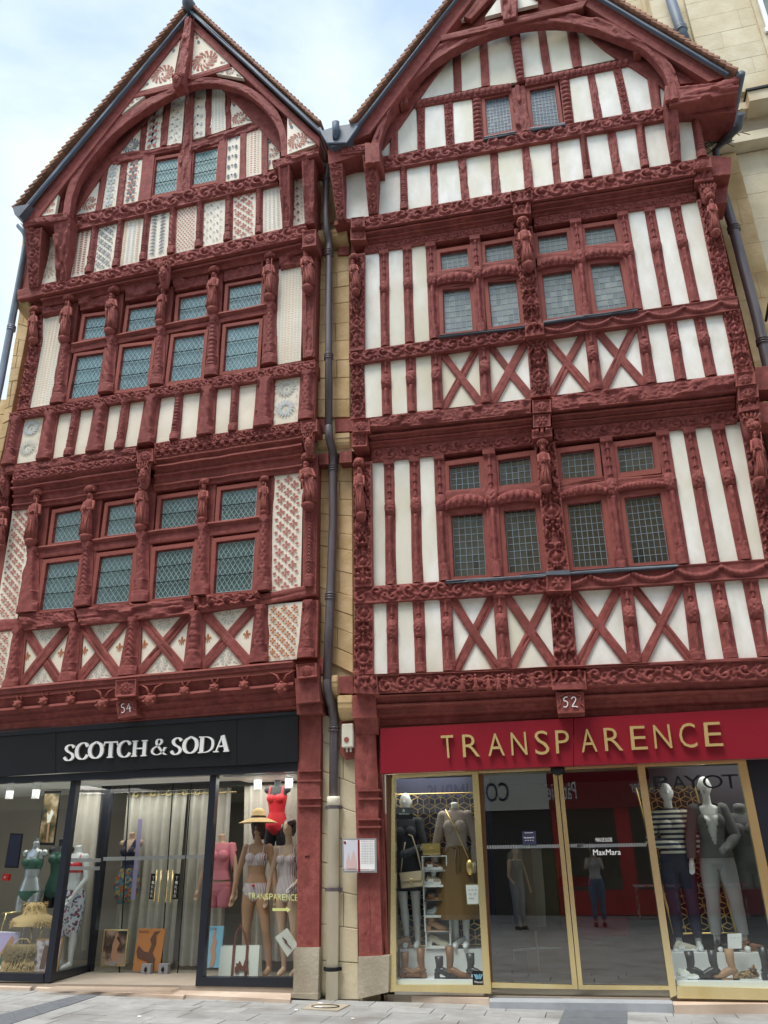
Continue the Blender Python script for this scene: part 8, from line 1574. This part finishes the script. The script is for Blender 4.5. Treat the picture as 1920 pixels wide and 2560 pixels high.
# steps and stone sills
def step(nm, spots, z, m): P = [np.array(ground(s, z)) for s in spots]; n = len(P); o = pm(nm, [(a[0], -a[1], z) for a in P]+[(a[0], -a[1], -.05) for a in P], [tuple(range(n))]+[(i, n+i, n+(i+1) % n, (i+1) % n) for i in range(n)], RS, M[m]); bm = bmesh.new(); bm.from_mesh(o.data); bmesh.ops.recalc_face_normals(bm, faces=bm.faces[:]); bm.to_mesh(o.data); bm.free(); return o
step('sill_stone', (('N', 310, 1975), ('N', 1020, 1990), ('N', 1000, 2035), ('N', 275, 2010)), .09, 'sill'); step('sill_stone', (('O', 990, 2020), ('O', 1800, 2045), ('O', 1800, 2070), ('O', 1005, 2082)), .08, 'sill')
step('door_step', (('N', 1022, 1950), ('O', 985, 1970), ('O', 1000, 2072), ('N', 1002, 2060)), .085, 'step')
for y0, y1 in ((1998, 2010), (2030, 2046)): step('grip_strip', (('N', 1018, y0-12), ('O', 990, y0+5), ('O', 993, y0+11), ('N', 1014, y0-4)), .089, 'paveD')
# rooms behind the glass
rx0, rxm, rxn, rx1 = at(('N', 300, 1900), 0)[0], at(('N', 985, 1000), 0)[0], at(('O', 860, 1000), 0)[0], 4.2
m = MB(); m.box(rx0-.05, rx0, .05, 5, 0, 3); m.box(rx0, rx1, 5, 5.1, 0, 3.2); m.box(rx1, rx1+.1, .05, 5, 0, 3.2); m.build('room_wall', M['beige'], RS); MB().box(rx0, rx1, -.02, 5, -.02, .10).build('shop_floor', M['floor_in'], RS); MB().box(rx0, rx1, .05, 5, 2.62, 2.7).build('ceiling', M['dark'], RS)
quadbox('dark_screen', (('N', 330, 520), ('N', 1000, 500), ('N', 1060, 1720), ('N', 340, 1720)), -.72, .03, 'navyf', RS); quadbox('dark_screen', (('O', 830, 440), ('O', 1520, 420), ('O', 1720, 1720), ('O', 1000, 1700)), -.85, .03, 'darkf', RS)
def lattice(lab, spots, d, nx_, nz_):
    Q = [at(q, d) for q in spots]; f = lambda u, v: (Q[3]*(1-u)+Q[2]*u)*(1-v)+(Q[0]*(1-u)+Q[1]*u)*v; m = MB(); W_, H_ = nx_*sqrt(3), nz_*1.5
    for j in range(nz_+1):
        for i in range(nx_+1):
            cx_, cz_ = (i+(.5 if j % 2 else 0))*sqrt(3), j*1.5
            for k in range(6):
                a, b = radians(60*k+90), radians(60*k+150); v0, v1 = (cx_+cos(a), cz_+sin(a)), (cx_+cos(b), cz_+sin(b))
                for s, e in (((v0, v1),) if k < 3 else ())+((((cx_, cz_), v0),) if k % 2 == 0 else ()):
                    if all(0 <= p[0] <= W_ and 0 <= p[1] <= H_ for p in (s, e)): p, q = f(s[0]/W_, s[1]/H_), f(e[0]/W_, e[1]/H_); m.tube([(p[0], -d, p[1]), (q[0], -d, q[1])], .0065, 4, False)
    P = [f(0, 0), f(1, 0), f(1, 1), f(0, 1), f(0, 0)]; m.tube([(p[0], -d, p[1]) for p in P], .014, 6); tag(m.build('lattice_screen', M['goldf'], None), lab, 'screen')
lattice('gold cube-patterned metal screen behind the taupe jumper', (('N', 352, 625), ('N', 905, 612), ('N', 1010, 1660), ('N', 345, 1680)), -.66, 7, 15); lattice('gold cube-patterned metal screen behind the striped jumper', (('O', 745, 580), ('O', 1150, 572), ('O', 1440, 1580), ('O', 1010, 1590)), -.80, 5, 15)
ztop = at(('N', 600, 1695), -.1)[1]
for nm, s in (('display_plinth', (('N', 355, 1694), ('N', 955, 1694), ('N', 968, 1944), ('N', 358, 1940))), ('display_plinth', (('O', 985, 1720), ('O', 1800, 1722), ('O', 1850, 1960), ('O', 1030, 1952)))):
    zt = at(s[0], -.30)[1]; xa_, xb_ = at(s[3], -.05)[0], at(s[2], -.05)[0]; m = MB(); m.box(xa_, xb_, .30, .62, .1, zt); m.box(xa_, xb_, -.02, .32, .1, at(s[3], .0)[1]+.05); o = m.build(nm, M['white'], RS)
zp = at(('N', 355, 1694), -.30)[1]; zp2 = at(('O', 1300, 1721), -.30)[1]; zl = at(('N', 600, 1944), .0)[1]+.05; zl2 = at(('O', 1200, 1952), 0)[1]+.05
# figures
q1, _ = mannequin(('N', 455, 1640), -.45, zp, 'white headed mannequin in a dark jumper with a beige handbag on its arm', dict(kind='full', legs=((.10, -.02), (-.04, .0)), arms=((.23, -.04, 1.12), (.08, -.22, 1.06), (-.22, .0, 1.12), (-.22, -.05, .90))), 'wskin', [('jumper', lambda x, y, z: (z > 1.0) & (z < 1.47) & ((np.abs(x) < .19) | (z > 1.12)), 'darkf', .016)], scale=.98)
skirt(q1, 'skirt', [(0, 0, 1.04, .13, .10), (0, 0, .92, .185, .135), (0, 0, .62, .19, .14, .02, 5)], 'darkf')
q2, _ = mannequin(('N', 815, 1680), -.42, zp, 'headless mannequin in a taupe jumper and long brown satin skirt', dict(kind='full', head=False, legs=((.06, -.02), (-.06, .0)), arms=((.23, .0, 1.12), (.20, -.03, .9), (-.24, .0, 1.12), (-.27, -.03, .88))), 'wskin', [('jumper', lambda x, y, z: (z > .9) & (z < 1.50) & ((np.abs(x) < .16) | (z > .9)), 'taupef', .018)], scale=1.02)
skirt(q2, 'skirt', [(0, 0, 1.07, .125, .105, .02, 9), (0, 0, .95, .19, .145, .03, 9), (0, 0, .60, .25, .19, .05, 9), (0, 0, .30, .29, .22, .06, 9)], 'brownsk')
m = MB(); m.tube([(-.10, -.10, 1.48), (.02, -.135, 1.25), (.16, -.16, .92)], .007, 5); m.ell((.17, -.18, .84), (.055, .03, .085), 12, 8); o = locm('shoulder_bag', m, q2, 'goldf', True); m = MB(); m.tube([(-.13, -.02, 1.06), (0, -.13, 1.06), (.13, -.02, 1.06)], .016, 6); m.tube([(.02, -.135, 1.06), (.0, -.17, .92), (.01, -.18, .78)], .009, 5); m.tube([(.03, -.135, 1.06), (.05, -.17, .94), (.04, -.18, .80)], .009, 5); locm('tie_belt', m, q2, 'brownsk', True)
q3, _ = mannequin(('O', 1120, 1690), -.55, zp2, 'mannequin in a navy and cream striped jumper with dark trousers', dict(kind='full', legs=((.10, -.02), (-.10, .02)), arms=((.26, .0, 1.12), (.30, -.05, .90), (-.27, -.02, 1.12), (-.08, -.22, 1.08))), 'wskin', [('jumper', lambda x, y, z: (z > .98) & (z < 1.48) & ((np.abs(x) < .32) | (z > .9)), 'stripeH', .022), ('trousers', lambda x, y, z: (z < 1.0) & (z > .12) & (np.abs(x) < .2), 'navyf', .018)], scale=1.0)
q4, _ = mannequin(('O', 1405, 1670), -.50, zp2, 'mannequin in an open dark grey jacket and light grey trousers', dict(kind='full', legs=((.14, -.02), (-.13, .0)), arms=((.24, -.02, 1.12), (.12, -.16, 1.02), (-.24, -.02, 1.12), (-.27, -.06, .88))), 'wskin', [('jacket', lambda x, y, z: (z > .88) & (z < 1.46) & ((y > -.02) | (np.abs(x) > .22*(z-1.02)-.0)) & ((z > .9)), 'greyf', .024), ('trousers', lambda x, y, z: (z < 1.0) & (z > .15) & (np.abs(x) < .22), 'lgreyf', .020)], scale=1.03)
q5, _ = mannequin(('O', 1640, 1690), -.62, zp2, 'grey coated form cut off by the right gold frame', dict(kind='torso', head=False, arms=((.24, -.02, 1.10), (.2, -.16, .95), (-.24, -.02, 1.10), (-.27, -.07, .87))), 'wskin', [('coat', lambda x, y, z: z > .62, 'greyf', .03)], name='torso_form', scale=.95)
# hanging handbag, clutch, shelves with shoes
def hbag(lab, q, d, w_, h_, m_, strap=None):
    c = at3(q, d); r = empty('handbag', tuple(c), label=lab, cat='bag'); m = MB(); m.box(-w_/2, w_/2, -.04, .04, 0, h_); o = locm('body', m, r, m_); bv = o.modifiers.new('b', 'BEVEL'); bv.width = .012; bv.segments = 2; m = MB(); m.add([(-w_/2*1.02, -.046, h_*1.01), (w_/2*1.02, -.046, h_*1.01), (w_/2*.9, -.052, h_*.42), (-w_/2*.9, -.052, h_*.42)], [(3, 2, 1, 0)]); locm('flap', m, r, m_); m = MB(); m.tube([(.02*cos(a), -.055, h_*.45+.02*sin(a)) for a in np.linspace(0, 6.29, 13)], .004, 5); locm('clasp', m, r, 'goldf')
    if strap: m = MB(); [m.tube(s, .009, 6) for s in strap]; locm('strap', m, r, m_, True)
    return r
r = hbag('beige flap handbag hanging by its strap from the white hand', ('N', 475, 1268), -.18, .27, .17, 'beigel', [[(-.13, 0, .16), (-.08, .0, .36), (-.04, .02, .50)], [(.13, 0, .16), (.10, 0, .38), (.05, .02, .56), (.01, .02, .58)]]); r.rotation_euler = (0, -.08, 0)
r = hbag('shiny gold clutch bag on top of the shoe boxes', ('N', 607, 1042), -.30, .22, .125, 'goldf')
SB = [(540, 1048, 715, 1155), (545, 1150, 718, 1258), (548, 1258, 722, 1365), (553, 1357, 728, 1470), (558, 1468, 738, 1582), (565, 1575, 740, 1692)]
shn = [('brown and white trainer in the top shoe box', 'sneaker', ('bootb', 'paperw')), ('black and cream trainer in the second shoe box', 'sneaker', ('beigel', 'paperw')), ('dark blue trainer in the third shoe box', 'sneaker', ('bootd', 'bootb')), ('silver heeled ankle boot in the fourth shoe box', 'boot', ('silver', 'silver')), ('beige suede heeled boot in the fifth shoe box', 'boot', ('bootk', 'bootk')), ('cream heeled strap shoe in the lowest shoe box', 'pump', ('creamf', 'canvasf'))]
for i, (x0, y0, x1, y1) in enumerate(SB):
    P = [at(q, -.28) for q in (('N', x0, y0), ('N', x1, y0), ('N', x1, y1), ('N', x0, y1))]; xa_, xb_, za, zb = P[3][0], P[2][0], (P[3][1]+P[2][1])/2, (P[0][1]+P[1][1])/2; t = .012; m = MB(); m.box(xa_, xb_, .28, .55, za, za+t); m.box(xa_, xb_, .28, .55, zb-t, zb); m.box(xa_, xa_+t, .281, .55, za+t, zb-t); m.box(xb_-t, xb_, .281, .55, za+t, zb-t); m.box(xa_+t, xb_-t, .54, .55, za+t, zb-t)
    tag(m.build('display_box', M['white']), ('top', 'second', 'third', 'fourth', 'fifth', 'lowest')[i]+' white open display box in the column of shoes', 'display box', 'white shoe display boxes')
    lb, kd, ms = shn[i]; fc = 1 if i in (0, 1, 2, 5, 4) else -1; shoe(lb, ('N', x0+25 if fc > 0 else x1-25, y1), -.36, za+t+.002, .25, kd, ms, fc, 0, .16)
for i, (x, lab, kd, ms, fc, h) in enumerate(((400, 'brown heeled boot at the left end of the low ledge, partly cut by the frame', 'boot', ('bootb', 'bootb'), 1, .26), (560, 'tan brown ankle boot standing second on the low ledge', 'boot', ('bootb', 'bootb'), -1, .30), (640, 'black leather ankle boot in the middle of the low ledge', 'boot', ('bootd', 'bootd'), 1, .22), (715, 'brown western boot with a pale badge on the low ledge', 'boot', ('bootb', 'bootd'), 1, .32), (858, 'patterned dark western boot beside the black card', 'boot', ('bootd', 'brownc'), 1, .25))): shoe(lab, ('N', x, 1905), -.12, zl, .25, kd, ms, fc, 0, h)
for i, (x, y, lab, kd, ms, fc, h, z) in enumerate(((1045, 0, 'white trainer at the left end of the right ledge', 'sneaker', ('canvasf', 'paperw'), 1, .1, zl2), (1120, 0, 'black buckled ankle boot on the right ledge', 'boot', ('bootd', 'bootd'), 1, .26, zl2), (1335, 0, 'plain black ankle boot in the middle of the right ledge', 'boot', ('bootd', 'bootd'), -1, .27, zl2), (1455, 0, 'light brown zipped boot on the right ledge', 'boot', ('bootk', 'bootk'), -1, .28, zl2), (1600, 0, 'leopard print slip-on shoe on the right ledge', 'flat', ('leopard', 'canvasf'), -1, .1, zl2), (1640, 0, 'black tall boot at the right end of the right ledge', 'boot', ('bootd', 'bootd'), 1, .30, zl2), (1020, 0, 'white lace-up trainer on the white plinth below the striped jumper', 'sneaker', ('creamf', 'paperw'), 1, .1, zp2), (1300, 0, 'black patent lace-up shoe under the light grey trousers', 'flat', ('bootd', 'bootd'), 1, .1, zp2), (1490, 0, 'brown suede shoe under the light grey trousers', 'flat', ('bootb', 'beigel'), 1, .1, zp2), (455, 1, 'tan heeled shoe under the dark jumper mannequin', 'pump', ('bootk', 'bootk'), -1, .1, zp), (850, 1, 'silver pointed heel beside the white foot', 'pump', ('silver', 'bootd'), -1, .1, zp))):
    zz = z; shoe(lab, ('N' if y or False else 'O', x, 1690 if z in (zp, zp2) else 1945), -.40 if z in (zp, zp2) else -.12, zz, .25, kd, ms, fc, .2 if i > 5 else 0, h)
poster((('N', 838, 1245), ('N', 932, 1243), ('N', 935, 1388), ('N', 850, 1390)), -.10, 'white price list standing before the long brown skirt', 'paperw', 'brass', cat='card', name='price_card', words=[('- - -', (.2, .7, .8, .74), 'lgreyf'), ('-- --', (.2, .5, .8, .54), 'lgreyf'), ('---', (.2, .3, .6, .34), 'lgreyf')])
poster((('O', 1380, 1590), ('O', 1475, 1586), ('O', 1478, 1690), ('O', 1384, 1692)), -.15, 'white price card on a wooden block between the grey trouser legs', 'paperw', cat='card', name='price_card', words=[('- - -', (.2, .7, .8, .74), 'lgreyf')])
# inside the door
c = at3(('N', 1310, 1400), -1.6); r = empty('clothes_rail', (c[0], 1.6, .1), label='pale clothes hanging on a white rail just inside the glass doors', cat='clothes rail'); m = MB(); m.tube([(0, 0, 0), (0, 0, 1.5), (.05, 0, 1.6)], .014, 6); m.tube([(-.3, 0, .15), (-.3, 0, .28), (0, 0, .3), (.3, 0, .3)], .014, 6); locm('stand', m, r, 'white', True)
for i, mm in enumerate(('creamf', 'beigel', 'creamf', 'olive')): m = MB(); x = -.16+i*.13; m.loft([(x, -.02*i, .55-.05*(i % 2), .10, .05, .08, 5), (x, 0, .95, .11, .06, .05, 4), (x, 0, 1.3, .15, .06), (x, 0, 1.42, .12, .05), (x, 0, 1.47, .04, .03)], 18); locm('coat', m, r, mm, True)
for q, w_, h_, d, mm, lab in (((('O', 120, 1480)), .55, .75, -1.9, 'wood', 'wide brown display block behind the middle of the doors'), ((('O', 500, 1480)), .7, .22, -2.1, 'redf', 'low dark red bench seen through the right door'), ((('O', 180, 1200)), 1.0, .12, -2.6, 'redf', 'red display shelf seen through the glass doors'), ((('O', 420, 1540)), .40, .55, -2.2, 'wood', 'narrow brown display block behind the right door')):
    c = at3(q, d); m = MB(); m.box(c[0]-w_/2, c[0]+w_/2, c[1], c[1]+.5, c[2]-h_, c[2]); tag(m.build('display_block', M[mm]), lab, 'display block')
M['mist'] = mat('pale_print', (.58, .58, .66), .7)
# ------------------------------------------------------------------ things on the wall between the shops
o = poster((('M', 1258, 930), ('M', 1494, 929), ('M', 1498, 1165), ('M', 1262, 1166)), .22, 'white history plaque with a town photograph on the red post and stone', 'paperw', 'lgreyf', .02, cat='plaque', name='wall_plaque',
    fig=[('mist', [(.04, .12), (.44, .12), (.44, .94), (.20, .96), (.06, .80)]), ('redsign', [(.46, .02), (.52, .02), (.52, .96), (.46, .96)]), ('redsign', [(.04, .075), (.80, .075), (.80, .09), (.04, .09)]), ('pinkish', [(.12, .12), (.12, .3), (.2, .6), (.24, .3), (.34, .68), (.42, .3), (.42, .12)]), ('redsign', shp_ell(.09, .88, .035, .05, 0, 10))],
    words=[('HISTOIRE DE LA MAISON', (.56, .90, .92, .93), 'redsign')]+[('- -- --- -- - --- --', (.56, .84-.048*k, .92, .858-.048*k), 'lgreyf') for k in range(13)]+[('CAEN', (.82, .05, .95, .10), 'redsign')])
c = at3(('M', 1305, 225), .10); m = MB(); m.tube([(c[0]-.03, -.03, c[2]-.22), (c[0]-.05, -.03, c[2]+.05), (c[0]-.02, -.03, c[2]+.24)], [.09, .12, .09], 8); bk = MB(); z = c[2]; bk.prism([(c[0]-.13, z-.18), (c[0]-.05, z-.27), (c[0]+.12, z-.26), (c[0]+.12, z+.27), (c[0]-.07, z+.27), (c[0]-.12, z+.2), (c[0]-.10, z+.02)], -.075, -.03); r = bk.build('alarm_board', M['timber']); tag(r, 'cream alarm box with a dark red dot on a shaped red board', 'alarm')
m = MB(); m.box(c[0]-.075, c[0]+.075, -.17, -.08, z-.14, z+.15); o = m.build('alarm_box', M['cream'], r); bv = o.modifiers.new('b', 'BEVEL'); bv.width = .012; m = MB(); m.tube([(c[0]-.01, -.171, z-.045), (c[0]-.01, -.178, z-.045)], .032, 12); m.build('alarm_lamp', M['timber'], r); m = MB(); [m.tube([(c[0]+x, -.12, z-.14), (c[0]+x, -.12, z-.19)], .014, 6) for x in (-.02, .03)]; m.build('cable_gland', M['cream'], r)
# ------------------------------------------------------------------ the other side of the street, seen only in the glass
OY = -14.0
def opp(name, x0, x1, z1, m, lab): r = empty(name, ((x0+x1)/2, OY, 0), label=lab, cat='building'); MB().box(x0, x1, OY-8, OY, -.3, z1).build('wall', M[m], r); return r
def oppwin(r, x0, x1, zs_, w_, h_, n):
    for z in zs_:
        for i in range(n):
            x = x0+(x1-x0)*(i+.5)/n; MB().box(x-w_/2-.1, x+w_/2+.1, OY-.02, OY+.07, z-.1, z+h_+.15).build('window', M['stoneP'], r); MB().box(x-w_/2, x+w_/2, OY+.075, OY+.08, z, z+h_).build('pane', M['paneR1'], r)
def mt(s, x0, x1, z0, z1, m, par, y=OY+.32): o = text_in(s, [np.array([x0, z1]), np.array([x1, z1]), np.array([x1, z0]), np.array([x0, z0])], -y, m, par, 0, 'lettering', mirror=True); o.data.flip_normals(); return o
B1_ = opp('cafe_building', -14, -.9, 14.0, 'stoneP', 'pale stone building across the street with a cafe, mirrored in the glass'); oppwin(B1_, -14, -.9, (4.4, 7.4), 1.1, 1.9, 6)
B2_ = opp('bakery_building', -.88, 5.2, 14.0, 'stoneY', 'building across the street with a dark red bakery front, mirrored in the doors'); oppwin(B2_, -.9, 5.2, (4.4, 7.2), 1.1, 1.8, 3)
B3_ = opp('corner_building', 5.22, 16, 13, 'stoneP', 'pale stone building across the street mirrored in the right window'); oppwin(B3_, 5.2, 16, (4.4, 7.6), 1.1, 1.9, 5); B4_ = opp('end_building', -30, -14.02, 10, 'stoneP', 'pale building far left across the street'); oppwin(B4_, -30, -14, (1, 4.4, 7.4), 1.1, 1.9, 8)
def vq(q): a = at(q, -(-OY)); return a
MB().box(-8, -.9, OY, OY+.3, 2.62, 3.55).build('cafe_sign', M['canvasf'], B1_); MB().box(-30, -.9, OY, OY+.2, 0, 3.1).build('cafe_front', M['darkf'], B1_)
def rq(c, x0, x1, y0, y1): a, b = at((c, x0, y0), OY), at((c, x1, y1), OY); return a[0], b[0], b[1], a[1]
a = rq('N', 590, 1145, 540, 612); mt('COLUMBUS', a[0], a[1], 2.86, 3.36, 'navyf', B1_); a = rq('N', 375, 545, 580, 612); mt('CAFE&CO', a[0], a[1], 2.86, 3.12, 'navyf', B1_); a = rq('N', 618, 858, 680, 710); mt('COLUMBUS', a[0], a[1], 2.25, 2.48, 'paperw', B1_, OY+.24)
MB().box(-.88, 4.4, OY, OY+.3, 2.6, 3.55).build('bakery_sign', M['redsign'], B2_); MB().box(-.88, 4.4, OY, OY+.15, 0, 3.0).build('bakery_front', M['redf'], B2_); m = MB(); [m.box(x, x+1.3, OY+.16, OY+.18, .6, 2.7) for x in (-.5, 1.2, 2.9)]; m.build('bakery_glass', M['paneR1'], B2_)
a = rq('O', 95, 330, 520, 575); mt('P\u00e2tissier', a[0], a[1], 2.85, 3.30, 'paperw', B2_); a = rq('O', 690, 935, 505, 560); mt('Boulanger', a[0], a[1], 2.85, 3.30, 'paperw', B2_)
MB().box(5.2, 11, OY, OY+.3, 3.0, 3.9).build('shop_sign', M['lgreyf'], B3_); MB().box(5.2, 11, OY, OY+.15, 0, 3.0).build('shop_front', M['redf'], B3_)
for i, x in enumerate((1.0, 2.5)): m = MB(); m.box(x, x+1.1, OY+.9, OY+1.6, .70, .74); [m.box(x+a_, x+a_+.04, OY+b_, OY+b_+.04, 0, .70) for a_ in (.05, 1.0) for b_ in (.95, 1.5)]; tag(m.build('cafe_table', M['cheque']), ('left', 'right')[i]+' gingham covered table outside the bakery, mirrored in the doors', 'table', 'tables outside the bakery')
def person(lab, x, y, rot, top, legsm, hairm, arms, phone=False):
    r = empty('person', (x, y, 0), label=lab, cat='person'); r.rotation_euler = (0, 0, rot); r.scale = (.96,)*3; me = body_mesh('full', arms=arms); b = link('body', me, r, M['skin2'])
    garment(me, lambda x, y, z: (z > .90) & (z < 1.43) & (np.abs(x) < .165), 'top', r, top, .012); garment(me, lambda x, y, z: (z < 1.0) & (z > .12) & (np.abs(x) < .19), 'trousers', r, legsm, .016)
    m = MB(); m.ell((0, .01, 1.69), (.085, .098, .10), 14, 10); m.tube([(0, .07, 1.70), (0, .10, 1.60), (0, .09, 1.48)], [.06, .05, .03], 8); locm('hair', m, r, hairm, True); garment(me, lambda x, y, z: z < .07, 'shoe', r, 'blackf', .014)
    return r
M['jeans'] = mat('blue_jeans', (.08, .13, .22), .9); M['topg'] = pattern_mat('striped_grey_top', stripes('Z', .05, (.40, .40, .42), (.5, .5, .5), .5))
ph = person('person in a sleeveless striped grey top and blue jeans holding up a phone', .10, -10.42, pi, 'topg', 'jeans', 'brownc', ((.20, -.12, 1.22), (.05, -.27, 1.46), (-.20, -.12, 1.22), (-.05, -.27, 1.46)))
m = MB(); m.box(-.035, .035, -.345, -.335, 1.46, 1.60); o = m.build('phone', M['iron']); o.location = (.10, -10.42, 0); o.rotation_euler = (0, 0, pi); tag(o, 'dark phone held up in both hands of the person in jeans', 'phone')
person('person in a dark top and shorts with a light bag, mirrored in the left door', -1.6, -9.6, pi*.8, 'navyf', 'jeans', 'blackf', ((.24, -.02, 1.10), (.2, -.12, 1.0), (-.24, -.02, 1.10), (-.27, -.07, .87)))
flush_panes()
